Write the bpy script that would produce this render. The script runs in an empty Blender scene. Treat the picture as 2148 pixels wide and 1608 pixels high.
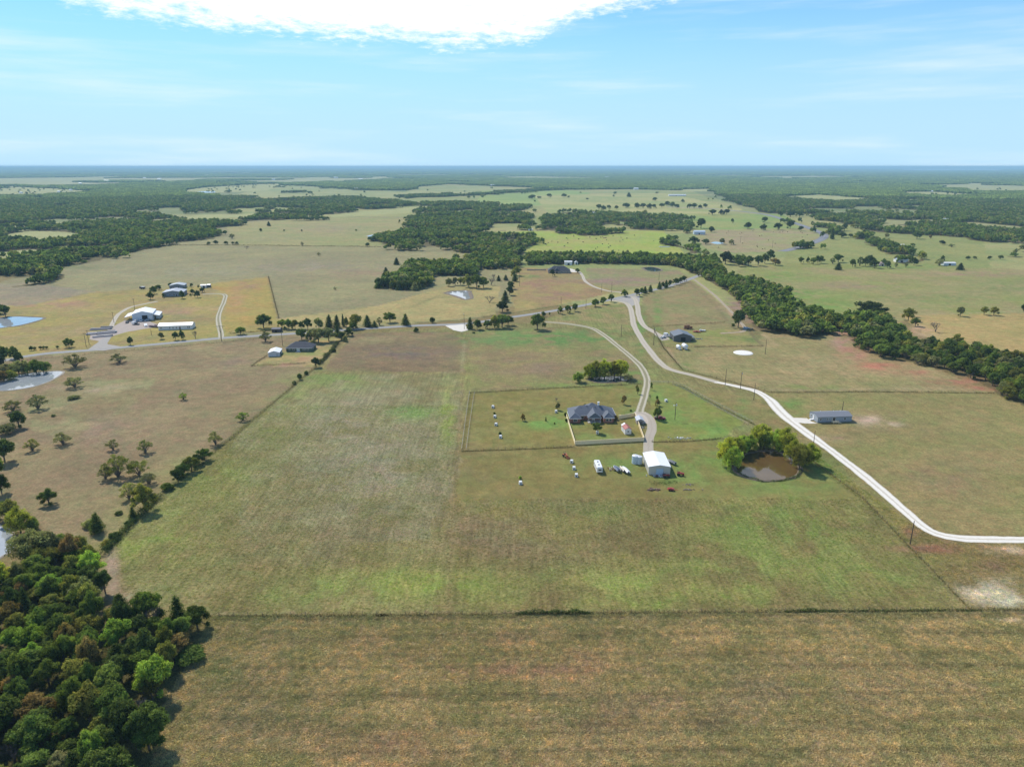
import bpy, bmesh, math, random
import numpy as np
from mathutils import Vector, Matrix

# ------------------------------------------------------------------ camera, sky, sun, exposure
SC = bpy.context.scene
COL = SC.collection
PITCH = math.radians(17.0)
FPX = 1489.0           # focal length in photo pixels (photo 2148 x 1608)
CAMH = 120.0
cam_d = bpy.data.cameras.new('camera')
cam = bpy.data.objects.new('camera', cam_d)
COL.objects.link(cam)
cam.location = (0, 0, CAMH)
cam.rotation_euler = (math.pi / 2 - PITCH, 0, 0)
cam_d.sensor_width = 36.0
cam_d.lens = 36.0 * FPX / 2148.0
cam_d.clip_start = 1.0
cam_d.clip_end = 120000.0
SC.camera = cam

SUN_EL = 46.0
SUN_DIR = Vector((-0.6, 0.8, 0.0))       # horizontal direction towards the sun
SUN_ROT = math.atan2(SUN_DIR.x, SUN_DIR.y)
sun_d = bpy.data.lights.new('sun', 'SUN')
sun_d.energy = 4.3
sun_d.angle = math.radians(0.53)
sun_d.color = (1.0, 0.955, 0.88)
sun = bpy.data.objects.new('sun', sun_d)
COL.objects.link(sun)
sun.location = (-300, 400, 600)
sv = Vector((SUN_DIR.x * math.cos(math.radians(SUN_EL)), SUN_DIR.y * math.cos(math.radians(SUN_EL)), math.sin(math.radians(SUN_EL))))
sun.rotation_euler = sv.to_track_quat('Z', 'Y').to_euler()

SC.view_settings.view_transform = 'Standard'
SC.view_settings.look = 'None'
SC.view_settings.exposure = 0.13
SC.view_settings.gamma = 1.0
SC.view_settings.use_curve_mapping = False
HAZE_DENSITY = 7.6e-5
HAZE_COLOR = (0.50, 0.82, 1.0, 1)


def NN(nt, typ, **kw):
    n = nt.nodes.new(typ)
    for k, v in kw.items():
        if k.startswith('i_'):
            n.inputs[k[2:].replace('_', ' ')].default_value = v
        else:
            setattr(n, k, v)
    return n


def mathn(nt, op, a, b=None, c=None, clamp=False):
    n = nt.nodes.new('ShaderNodeMath')
    n.operation = op
    n.use_clamp = clamp
    for i, s in enumerate((a, b, c)):
        if s is None:
            continue
        if hasattr(s, 'is_linked'):
            nt.links.new(s, n.inputs[i])
        else:
            n.inputs[i].default_value = s
    return n.outputs[0]


def mixc(nt, fac, a, b, blend='MIX'):
    n = nt.nodes.new('ShaderNodeMix')
    n.data_type = 'RGBA'
    n.blend_type = blend
    n.clamp_factor = True
    for idx, s in ((0, fac), (6, a), (7, b)):
        if hasattr(s, 'is_linked'):
            nt.links.new(s, n.inputs[idx])
        else:
            if idx and len(s) == 3:
                s = (*s, 1)
            n.inputs[idx].default_value = s
    return n.outputs[2]


world = bpy.data.worlds.new('World')
SC.world = world
world.use_nodes = True
wt = world.node_tree
wt.nodes.clear()
w_out = wt.nodes.new('ShaderNodeOutputWorld')
w_bg = wt.nodes.new('ShaderNodeBackground')
w_bg.inputs['Strength'].default_value = 0.115
sky = wt.nodes.new('ShaderNodeTexSky')
sky.sky_type = 'NISHITA'
sky.sun_disc = False
sky.sun_elevation = math.radians(SUN_EL)
sky.sun_rotation = SUN_ROT
sky.altitude = 300
sky.air_density = 1.15
sky.dust_density = 0.1
sky.ozone_density = 1.6
tc = wt.nodes.new('ShaderNodeTexCoord')
sep = wt.nodes.new('ShaderNodeSeparateXYZ')
wt.links.new(tc.outputs['Generated'], sep.inputs[0])
az = mathn(wt, 'ARCTAN2', sep.outputs[0], sep.outputs[1])          # radians, + to the right
hyp = mathn(wt, 'SQRT', mathn(wt, 'ADD', mathn(wt, 'MULTIPLY', sep.outputs[0], sep.outputs[0]), mathn(wt, 'MULTIPLY', sep.outputs[1], sep.outputs[1])))
el = mathn(wt, 'ARCTAN2', sep.outputs[2], hyp)
# cloud bank: its lower edge as a function of azimuth
fc = wt.nodes.new('ShaderNodeFloatCurve')
cv = fc.mapping.curves[0]


def azel(px, py):
    u = (px - 1074) / FPX
    v = (py - 804) / FPX
    d = Vector((u, math.cos(PITCH) - v * math.sin(PITCH), -math.sin(PITCH) - v * math.cos(PITCH)))
    return math.atan2(d.x, d.y), math.atan2(d.z, math.hypot(d.x, d.y))


edge_px = [(-400, -140), (60, -12), (180, 22), (300, 50), (450, 66), (620, 84), (800, 96), (960, 104), (1100, 92), (1200, 60), (1300, 32), (1420, 6), (1600, -60), (2300, -330)]
pts = [((a + 1.0) / 2.0, e / 0.6) for a, e in (azel(*p) for p in edge_px)]
cv.points[0].location = (0.0, pts[0][1])
cv.points[1].location = (1.0, 1.0)
for a, e in pts:
    cv.points.new(min(.98, max(.02, a)), min(1, e))
fc.mapping.update()
wt.links.new(mathn(wt, 'MULTIPLY', mathn(wt, 'ADD', az, 1.0), 0.5), fc.inputs['Value'])
edge = mathn(wt, 'MULTIPLY', fc.outputs[0], 0.6)
comb = wt.nodes.new('ShaderNodeCombineXYZ')
wt.links.new(az, comb.inputs[0])
wt.links.new(mathn(wt, 'MULTIPLY', el, 3.2), comb.inputs[1])
n1 = NN(wt, 'ShaderNodeTexNoise', i_Scale=9.0, i_Detail=9.0, i_Roughness=0.62)
n1.inputs['Distortion'].default_value = 0.7
wt.links.new(comb.outputs[0], n1.inputs['Vector'])
n2 = NN(wt, 'ShaderNodeTexNoise', i_Scale=46.0, i_Detail=7.0, i_Roughness=0.68)
wt.links.new(comb.outputs[0], n2.inputs['Vector'])
over = mathn(wt, 'SUBTRACT', el, edge)
over = mathn(wt, 'ADD', over, mathn(wt, 'MULTIPLY', mathn(wt, 'SUBTRACT', n1.outputs['Fac'], 0.5), 0.060))
over = mathn(wt, 'ADD', over, mathn(wt, 'MULTIPLY', mathn(wt, 'SUBTRACT', n2.outputs['Fac'], 0.5), 0.052))
mr = NN(wt, 'ShaderNodeMapRange', interpolation_type='SMOOTHSTEP')
wt.links.new(over, mr.inputs['Value'])
mr.inputs['From Min'].default_value = -0.002
mr.inputs['From Max'].default_value = 0.026
# the bank breaks up again higher in the sky
mr2 = NN(wt, 'ShaderNodeMapRange', interpolation_type='SMOOTHSTEP')
wt.links.new(mathn(wt, 'ADD', el, mathn(wt, 'MULTIPLY', n1.outputs['Fac'], -0.3)), mr2.inputs['Value'])
mr2.inputs['From Min'].default_value = 0.12
mr2.inputs['From Max'].default_value = 0.5
mr2.inputs['To Min'].default_value = 1.0
mr2.inputs['To Max'].default_value = 0.0
cmask = mathn(wt, 'MULTIPLY', mr.outputs[0], mr2.outputs[0])
cmask = mathn(wt, 'MULTIPLY', cmask, mathn(wt, 'ADD', 0.42, mathn(wt, 'MULTIPLY', n2.outputs['Fac'], 0.95)), clamp=True)
# thin high veils
comb2 = wt.nodes.new('ShaderNodeCombineXYZ')
wt.links.new(az, comb2.inputs[0])
wt.links.new(mathn(wt, 'MULTIPLY', el, 11.0), comb2.inputs[1])
n3 = NN(wt, 'ShaderNodeTexNoise', i_Scale=2.6, i_Detail=6.0, i_Roughness=0.55)
wt.links.new(comb2.outputs[0], n3.inputs['Vector'])
mr3 = NN(wt, 'ShaderNodeMapRange', interpolation_type='SMOOTHSTEP')
wt.links.new(n3.outputs['Fac'], mr3.inputs['Value'])
mr3.inputs['From Min'].default_value = 0.46
mr3.inputs['From Max'].default_value = 0.78
mr3.inputs['To Max'].default_value = 0.5
hs = NN(wt, 'ShaderNodeHueSaturation', i_Saturation=1.18, i_Value=0.95)
wt.links.new(sky.outputs[0], hs.inputs['Color'])
lowf = NN(wt, 'ShaderNodeMapRange', interpolation_type='SMOOTHSTEP')
wt.links.new(el, lowf.inputs['Value'])
lowf.inputs['From Min'].default_value = 0.0
lowf.inputs['From Max'].default_value = 0.16
airc = mixc(wt, lowf.outputs[0], (0.60, 0.80, 1.22), (0.52, .96, 1.24))
skyc = mixc(wt, 1.0, hs.outputs[0], airc, 'MULTIPLY')
hzf = NN(wt, 'ShaderNodeMapRange', interpolation_type='SMOOTHSTEP')       # thick pale air low down, all round
wt.links.new(mathn(wt, 'ABSOLUTE', el), hzf.inputs['Value'])
hzf.inputs['From Min'].default_value = 0.0
hzf.inputs['From Max'].default_value = 0.30
hzf.inputs['To Min'].default_value = 0.93
hzf.inputs['To Max'].default_value = 0.0
skyc = mixc(wt, hzf.outputs[0], skyc, (4.2, 6.55, 8.5))
c1 = mixc(wt, mr3.outputs[0], skyc, (7.6, 8.3, 8.8))
c2 = mixc(wt, cmask, c1, (9.6, 9.8, 10.1))
wt.links.new(c2, w_bg.inputs['Color'])
wt.links.new(w_bg.outputs[0], w_out.inputs['Surface'])

# ------------------------------------------------------------------ helpers
R = random.Random(7)
RNG = np.random.default_rng(11)
CP, SP = math.cos(PITCH), math.sin(PITCH)


def G(px, py, z=0.0):
    """the ground point that stands at a given place of the photograph"""
    u = (px - 1074) / FPX
    v = (py - 804) / FPX
    t = (z - CAMH) / (-SP - v * CP)
    return u * t, (CP - v * SP) * t


def HT(px, py, ytop):
    X, Y = G(px, py)
    v = (ytop - 804) / FPX
    return CAMH + Y / (CP - v * SP) * (-SP - v * CP)


def mpp(px, py):
    """metres per photo pixel across, at a ground point"""
    X, Y = G(px, py)
    return (Y * CP + CAMH * SP) / FPX


def to_px(X, Y):
    zc = Y * CP + CAMH * SP
    zc = np.where(zc < 5, np.nan, zc)
    return 1074 + FPX * X / zc, 804 + FPX * (CAMH * CP - Y * SP) / zc


def tag(o, label=None, cat=None, group=None, kind=None):
    if label:
        o['label'] = label
    if cat:
        o['category'] = cat
    if group:
        o['group'] = group
    if kind:
        o['kind'] = kind
    return o


def empty(name, loc, rz=0, label=None, cat=None, group=None):
    o = bpy.data.objects.new(name, None)
    o.empty_display_size = 0.5
    COL.objects.link(o)
    o.location = (loc[0], loc[1], loc[2] if len(loc) > 2 else 0)
    o.rotation_euler = (0, 0, rz)
    return tag(o, label, cat, group)


def s2l(c):
    c = np.asarray(c, float) / 255.0
    return np.where(c <= 0.04045, c / 12.92, ((c + 0.055) / 1.055) ** 2.4)


class MB:
    def __init__(self):
        self.v, self.f, self.m = [], [], []

    def add(self, vs, fs, mi=0):
        b = len(self.v)
        self.v += [tuple(p) for p in vs]
        self.f += [tuple(b + i for i in f) for f in fs]
        self.m += [mi] * len(fs)
        return self

    def box(self, x0, x1, y0, y1, z0, z1, mi=0):
        vs = [(x, y, z) for z in (z0, z1) for y in (y0, y1) for x in (x0, x1)]
        return self.add(vs, [(0, 2, 3, 1), (4, 5, 7, 6), (0, 1, 5, 4), (2, 6, 7, 3), (0, 4, 6, 2), (1, 3, 7, 5)], mi)

    def hexa(self, bottom, top, mi=0):
        n = len(bottom)
        fs = [tuple(reversed(range(n))), tuple(range(n, 2 * n))]
        fs += [(i, (i + 1) % n, n + (i + 1) % n, n + i) for i in range(n)]
        return self.add(list(bottom) + list(top), fs, mi)

    def cyl(self, p0, p1, r0, r1=None, n=8, mi=0, cap=True):
        r1 = r0 if r1 is None else r1
        p0, p1 = Vector(p0), Vector(p1)
        d = (p1 - p0)
        if d.length < 1e-6:
            return self
        d.normalize()
        a = d.orthogonal().normalized()
        b = d.cross(a)
        vs = []
        for p, r in ((p0, r0), (p1, r1)):
            for i in range(n):
                t = 2 * math.pi * i / n
                vs.append(p + (a * math.cos(t) + b * math.sin(t)) * r)
        fs = [(i, (i + 1) % n, n + (i + 1) % n, n + i) for i in range(n)]
        if cap:
            fs += [tuple(reversed(range(n))), tuple(range(n, 2 * n))]
        return self.add(vs, fs, mi)

    def lathe(self, prof, n=12, c=(0, 0, 0), mi=0):
        """prof: list of (radius, z)"""
        vs, fs = [], []
        for r, z in prof:
            for i in range(n):
                t = 2 * math.pi * i / n
                vs.append((c[0] + r * math.cos(t), c[1] + r * math.sin(t), c[2] + z))
        for k in range(len(prof) - 1):
            for i in range(n):
                fs.append((k * n + i, k * n + (i + 1) % n, (k + 1) * n + (i + 1) % n, (k + 1) * n + i))
        fs.append(tuple(range((len(prof) - 1) * n, len(prof) * n)))
        return self.add(vs, fs, mi)

    def loft(self, secs, mi=0, cap=True):
        n = len(secs[0])
        vs = [p for s in secs for p in s]
        fs = []
        for k in range(len(secs) - 1):
            for i in range(n):
                fs.append((k * n + i, k * n + (i + 1) % n, (k + 1) * n + (i + 1) % n, (k + 1) * n + i))
        if cap:
            fs += [tuple(reversed(range(n))), tuple(range((len(secs) - 1) * n, len(secs) * n))]
        return self.add(vs, fs, mi)

    def mesh(self, name, mats, smooth=False):
        me = bpy.data.meshes.new(name)
        me.from_pydata(self.v, [], self.f)
        for m in (mats if isinstance(mats, (list, tuple)) else [mats]):
            me.materials.append(m)
        me.polygons.foreach_set('material_index', self.m)
        if smooth:
            me.polygons.foreach_set('use_smooth', [True] * len(self.f))
        me.update()
        return me

    def build(self, name, mats, parent=None, loc=(0, 0, 0), rz=0, smooth=False, label=None, cat=None, group=None, kind=None):
        return put(name, self.mesh(name, mats, smooth), parent, loc, rz, label, cat, group, kind)


def put(name, me, parent=None, loc=(0, 0, 0), rz=0, label=None, cat=None, group=None, kind=None, scale=None):
    o = bpy.data.objects.new(name, me)
    COL.objects.link(o)
    o.location = loc
    o.rotation_euler = (0, 0, rz)
    if scale:
        o.scale = scale
    if parent:
        o.parent = parent
    return tag(o, label, cat, group, kind)


def np_mesh(name, V, F, mat, smooth=False, face_attr=None):
    me = bpy.data.meshes.new(name)
    V = np.ascontiguousarray(V, dtype=np.float32)
    F = np.ascontiguousarray(F, dtype=np.int32)
    n, k = F.shape
    me.vertices.add(len(V))
    me.vertices.foreach_set('co', V.ravel())
    me.loops.add(n * k)
    me.loops.foreach_set('vertex_index', F.ravel())
    me.polygons.add(n)
    me.polygons.foreach_set('loop_start', np.arange(0, n * k, k, dtype=np.int32))
    me.polygons.foreach_set('loop_total', np.full(n, k, dtype=np.int32))
    if smooth:
        me.polygons.foreach_set('use_smooth', np.ones(n, dtype=bool))
    me.update(calc_edges=True)
    if face_attr is not None:
        a = me.attributes.new('lv', 'FLOAT', 'FACE')
        a.data.foreach_set('value', np.ascontiguousarray(face_attr, dtype=np.float32))
    if mat is not None:
        me.materials.append(mat)
    return me


# ---- materials
_mats = {}


def mat(name, col, rough=0.7, var=0.15, scale=1.5, metal=0.0, spec=0.4, bump=0.0, bscale=8.0, stripes=None):
    if name in _mats:
        return _mats[name]
    m = bpy.data.materials.new(name)
    m.use_nodes = True
    nt = m.node_tree
    b = nt.nodes['Principled BSDF']
    b.inputs['Roughness'].default_value = rough
    b.inputs['Metallic'].default_value = metal
    b.inputs['Specular IOR Level'].default_value = spec
    t = nt.nodes.new('ShaderNodeTexCoord')
    n = NN(nt, 'ShaderNodeTexNoise', i_Scale=scale, i_Detail=5.0, i_Roughness=0.6)
    nt.links.new(t.outputs['Object'], n.inputs['Vector'])
    dark = tuple(c * (1 - var) for c in col)
    lite = tuple(min(1, c * (1 + var)) for c in col)
    c = mixc(nt, n.outputs['Fac'], dark, lite)
    if stripes:
        ax, per, amt = stripes
        sp = nt.nodes.new('ShaderNodeSeparateXYZ')
        nt.links.new(t.outputs['Object'], sp.inputs[0])
        w = mathn(nt, 'FRACT', mathn(nt, 'DIVIDE', sp.outputs[ax], per))
        w = mathn(nt, 'GREATER_THAN', w, 0.86)
        c = mixc(nt, mathn(nt, 'MULTIPLY', w, amt), c, tuple(x * 0.35 for x in col))
    nt.links.new(c, b.inputs['Base Color'])
    if bump:
        n4 = NN(nt, 'ShaderNodeTexNoise', i_Scale=bscale, i_Detail=4.0)
        nt.links.new(t.outputs['Object'], n4.inputs['Vector'])
        bp = NN(nt, 'ShaderNodeBump', i_Strength=bump, i_Distance=0.1)
        nt.links.new(n4.outputs['Fac'], bp.inputs['Height'])
        nt.links.new(bp.outputs[0], b.inputs['Normal'])
    _mats[name] = m
    return m


def leaf_mat(name, translucent=0.3):
    m = bpy.data.materials.new(name)
    m.use_nodes = True
    nt = m.node_tree
    nt.nodes.clear()
    out = nt.nodes.new('ShaderNodeOutputMaterial')
    a = nt.nodes.new('ShaderNodeAttribute')
    a.attribute_type = 'INSTANCER'
    a.attribute_name = 'tint'
    lv = nt.nodes.new('ShaderNodeAttribute')
    lv.attribute_type = 'GEOMETRY'
    lv.attribute_name = 'lv'
    g = nt.nodes.new('ShaderNodeNewGeometry')
    n = NN(nt, 'ShaderNodeTexNoise', i_Scale=0.45, i_Detail=3.0)
    nt.links.new(g.outputs['Position'], n.inputs['Vector'])
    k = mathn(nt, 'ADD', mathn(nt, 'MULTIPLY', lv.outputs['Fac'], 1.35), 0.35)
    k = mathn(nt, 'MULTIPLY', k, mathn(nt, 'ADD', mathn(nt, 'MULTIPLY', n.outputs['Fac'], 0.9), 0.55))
    kk = nt.nodes.new('ShaderNodeCombineColor')
    nt.links.new(mathn(nt, 'MULTIPLY', k, mathn(nt, 'ADD', mathn(nt, 'MULTIPLY', n.outputs['Fac'], 0.5), 0.75)), kk.inputs[0])
    nt.links.new(k, kk.inputs[1])
    nt.links.new(k, kk.inputs[2])
    c = mixc(nt, 1.0, a.outputs['Color'], kk.outputs[0], 'MULTIPLY')
    d = nt.nodes.new('ShaderNodeBsdfDiffuse')
    nt.links.new(c, d.inputs['Color'])
    t = nt.nodes.new('ShaderNodeBsdfTranslucent')
    c2 = mixc(nt, 1.0, c, (1.15, 1.22, 0.75), 'MULTIPLY')
    nt.links.new(c2, t.inputs['Color'])
    mx = NN(nt, 'ShaderNodeMixShader')
    mx.inputs[0].default_value = translucent
    nt.links.new(d.outputs[0], mx.inputs[1])
    nt.links.new(t.outputs[0], mx.inputs[2])
    nt.links.new(mx.outputs[0], out.inputs['Surface'])
    return m


LEAF = leaf_mat('leaf', .40)
BARK = mat('bark', (0.13, 0.10, 0.075), 0.9, 0.35, 3.0)
BARKG = mat('grey_bark', (0.17, 0.145, 0.12), 0.9, 0.3, 3.0)


def smooth01(x):
    x = np.clip(x, 0, 1)
    return x * x * (3 - 2 * x)


def vnoise(X, Y, seed=0):
    xi = np.floor(X)
    yi = np.floor(Y)
    xf = smooth01(X - xi)
    yf = smooth01(Y - yi)
    xi = xi.astype(np.int64)
    yi = yi.astype(np.int64)

    def h(a, b):
        n = (a * 374761393 + b * 668265263 + seed * 974711) & 0xffffffff
        n = ((n ^ (n >> 13)) * 1274126177) & 0xffffffff
        return ((n ^ (n >> 16)) & 0xffff) / 65535.0
    return (h(xi, yi) * (1 - xf) + h(xi + 1, yi) * xf) * (1 - yf) + (h(xi, yi + 1) * (1 - xf) + h(xi + 1, yi + 1) * xf) * yf


def fbm(X, Y, scale, oct=4, seed=0):
    a, s, tot = 0.0, 1.0, 0.0
    for o in range(oct):
        a = a + s * vnoise(X / scale * 2 ** o + 17.3 * o, Y / scale * 2 ** o - 9.1 * o, seed + o)
        tot += s
        s *= 0.55
    return a / tot


def inpoly(px, py, poly):
    r = np.zeros(px.shape, bool)
    n = len(poly)
    for i in range(n):
        x1, y1 = poly[i]
        x2, y2 = poly[(i + 1) % n]
        if y1 == y2:
            continue
        c = ((y1 > py) != (y2 > py)) & (px < (x2 - x1) * (py - y1) / (y2 - y1) + x1)
        r ^= c
    return r


def seg_dist(X, Y, pts):
    d = np.full(X.shape, 1e9)
    for (x1, y1), (x2, y2) in zip(pts[:-1], pts[1:]):
        dx, dy = x2 - x1, y2 - y1
        L = dx * dx + dy * dy + 1e-9
        t = np.clip(((X - x1) * dx + (Y - y1) * dy) / L, 0, 1)
        d = np.minimum(d, np.hypot(X - x1 - t * dx, Y - y1 - t * dy))
    return d

# ------------------------------------------------------------------ the land: fields, as outlines on the ground
# (outline in photo pixels, colour 1, colour 2, patch size m, rows along y, rows along x, tuftiness)
FIELDS = [
    ([(-900, 700), (-200, 352.6), (2400, 352.6), (3200, 700), (3200, 560), (-900, 560)], (122, 134, 88), (150, 152, 104), 300, 0, 0, .3),
    # central farmland
    ([(480, 412), (520, 402), (590, 388), (640, 390), (700, 394), (760, 400), (850, 403), (870, 392), (940, 386), (1050, 390), (1200, 398), (1330, 397), (1450, 400), (1480, 412), (1530, 425), (1560, 440), (1620, 450), (1720, 455), (1760, 470), (1860, 480), (1960, 490), (2050, 498), (2500, 510), (2500, 640), (1500, 640), (480, 640)], (138, 150, 92), (160, 158, 104), 160, 0, 0, .3),
    ([(480, 412), (590, 388), (700, 394), (850, 403), (1000, 388), (1060, 395), (1000, 412), (700, 416)], (158, 162, 108), (140, 152, 96), 220, 0, 0, .3),
    ([(1010, 400), (1180, 397), (1240, 405), (1200, 420), (1130, 432), (1000, 425)], (146, 165, 92), (135, 158, 90), 160, 0, 0, .3),
    ([(1120, 410), (1400, 405), (1560, 440), (1500, 450), (1150, 448)], (172, 170, 112), (150, 160, 98), 130, 0, 0, .3),
    ([(1420, 448), (1640, 450), (1700, 478), (1450, 482)], (134, 156, 84), (150, 158, 92), 90, 0, 0, .3),
    ([(1450, 482), (1700, 478), (1725, 500), (1690, 512), (1640, 527), (1540, 530), (1480, 522)], (150, 154, 98), (158, 146, 112), 60, 0, 0, .4),
    ([(1740, 470), (1860, 480), (2060, 500), (2080, 570), (1860, 566), (1640, 552), (1650, 528), (1735, 498)], (146, 150, 90), (136, 146, 86), 60, 0, .2, .4),
    ([(1000, 486), (1390, 484), (1440, 535), (1100, 530)], (150, 172, 72), (160, 166, 84), 60, 0, 0, .3),
    ([(1560, 554), (1700, 552), (2500, 575), (2500, 662), (1900, 662), (1880, 700), (1600, 640), (1540, 580)], (140, 146, 84), (152, 144, 98), 50, 0, .5, .4),
    ([(1890, 660), (2500, 654), (2500, 760), (2000, 750)], (158, 146, 90), (170, 152, 98), 40, 0, .4, .4),
    # pale pasture, north west
    ([(-600, 720), (-600, 600), (0, 592), (108, 560), (190, 540), (250, 527), (310, 520), (380, 508), (470, 468), (560, 458), (690, 455), (880, 455), (980, 520), (1010, 560), (1090, 560), (1080, 640), (1000, 668), (740, 690), (0, 760)], (150, 146, 104), (140, 136, 100), 60, 0, .6, .5),
    ([(470, 470), (690, 455), (880, 458), (800, 516), (500, 515)], (158, 152, 102), (146, 150, 96), 50, 0, .3, .5),
    ([(-100, 600), (60, 592), (200, 612), (170, 640), (0, 655), (-100, 650)], (142, 134, 112), (150, 142, 112), 30, 0, .4, .5),
    ([(-600, 640), (-100, 648), (60, 640), (200, 612), (440, 600), (563, 580), (583, 668), (600, 690), (200, 735), (-600, 800)], (160, 150, 86), (152, 138, 92), 22, 0, .4, .5),
    ([(425, 597), (563, 580), (583, 668), (470, 697), (478, 615)], (170, 142, 78), (160, 148, 80), 22, 0, .3, .5),
    ([(583, 668), (800, 640), (940, 600), (1050, 600), (1040, 660), (870, 676), (600, 690)], (168, 156, 104), (156, 148, 98), 26, 0, .4, .6),
    ([(1090, 560), (1215, 566), (1222, 582), (1300, 612), (1080, 656), (1070, 610)], (156, 146, 90), (150, 128, 92), 16, 0, .2, .5),
    ([(1228, 562), (1420, 566), (1450, 582), (1300, 612), (1240, 595)], (146, 132, 102), (140, 142, 94), 22, 0, .2, .5),
    # south west grazed pasture
    ([(-700, 760), (0, 755), (200, 738), (560, 706), (735, 694), (664, 768), (610, 812), (380, 1000), (225, 1150), (60, 1130), (-700, 1400)], (138, 124, 94), (146, 134, 98), 24, 0, .2, .5),
    ([(130, 800), (330, 790), (300, 830), (150, 930), (60, 900), (60, 850)], (146, 142, 102), (136, 126, 90), 14, 0, .2, .5),
    ([(640, 716), (735, 696), (664, 768), (530, 766)], (166, 152, 100), (140, 146, 86), 9, 0, 0, .4),
    # the big home field
    ([(735, 696), (1130, 676), (1330, 640), (1420, 780), (1620, 830), (1720, 960), (2036, 1280), (300, 1292), (225, 1150), (380, 1000), (665, 766)], (140, 134, 88), (128, 122, 76), 16, .9, 0, .8),
    ([(640, 790), (970, 780), (960, 1000), (900, 1130), (520, 1130), (480, 930)], (142, 138, 102), (128, 124, 82), 12, 1.0, 0, .8),
    ([(742, 698), (940, 696), (984, 716), (976, 780), (676, 779)], (138, 122, 90), (126, 112, 86), 9, 0, 0, .9),
    ([(985, 700), (1130, 684), (1290, 700), (1352, 800), (985, 818)], (142, 136, 88), (138, 124, 90), 14, 0, 0, .7),
    ([(1130, 672), (1230, 640), (1316, 636), (1330, 690), (1300, 700), (1240, 690)], (146, 136, 92), (130, 136, 80), 10, .8, 0, .5),
    ([(1345, 612), (1450, 588), (1535, 655), (1560, 690), (1400, 695), (1350, 650)], (146, 132, 94), (140, 138, 92), 16, 0, .2, .5),
    ([(1375, 697), (1565, 688), (1590, 722), (1400, 728)], (148, 140, 90), (134, 142, 78), 12, 0, .2, .4),
    # mown hay field
    ([(1388, 730), (1590, 722), (1600, 692), (1740, 698), (1850, 732), (2090, 822), (1620, 824), (1500, 800), (1405, 772)], (154, 142, 100), (144, 138, 92), 16, .5, .2, .5),
    ([(1600, 822), (2090, 822), (2600, 860), (2600, 1140), (1980, 1120), (1890, 1070), (1700, 905)], (138, 134, 84), (146, 136, 90), 18, .2, .2, .6),
    # house yard, mown
    ([(985, 824), (1150, 815), (1345, 806), (1360, 922), (1206, 936), (968, 946)], (136, 128, 76), (128, 124, 68), 10, 0, 0, .25),
    ([(1362, 804), (1412, 802), (1560, 884), (1512, 920), (1366, 926)], (136, 134, 76), (126, 138, 66), 10, 0, 0, .25),
    ([(968, 946), (1206, 938), (1512, 922), (1700, 960), (1808, 1045), (955, 1046)], (132, 126, 74), (124, 118, 68), 10, 0, 0, .3),
    ([(952, 1046), (1808, 1045), (2036, 1280), (975, 1282)], (136, 130, 80), (126, 116, 76), 11, .9, 0, .8),
    ([(300, 1289), (2036, 1280), (2300, 1278), (3800, 2400), (-1500, 2400)], (154, 136, 102), (136, 126, 88), 9, 0, 1.0, 1.0),
    ([(1908, 1145), (2600, 1130), (2600, 1280), (2036, 1280)], (138, 122, 84), (142, 130, 88), 8, 0, 0, .7),
    ([(1410, 800), (1610, 842), (1800, 985), (1900, 1080), (1908, 1145), (2036, 1278), (1810, 1040), (1640, 920)], (132, 128, 78), (142, 130, 86), 8, 0, 0, .7),
]
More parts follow.
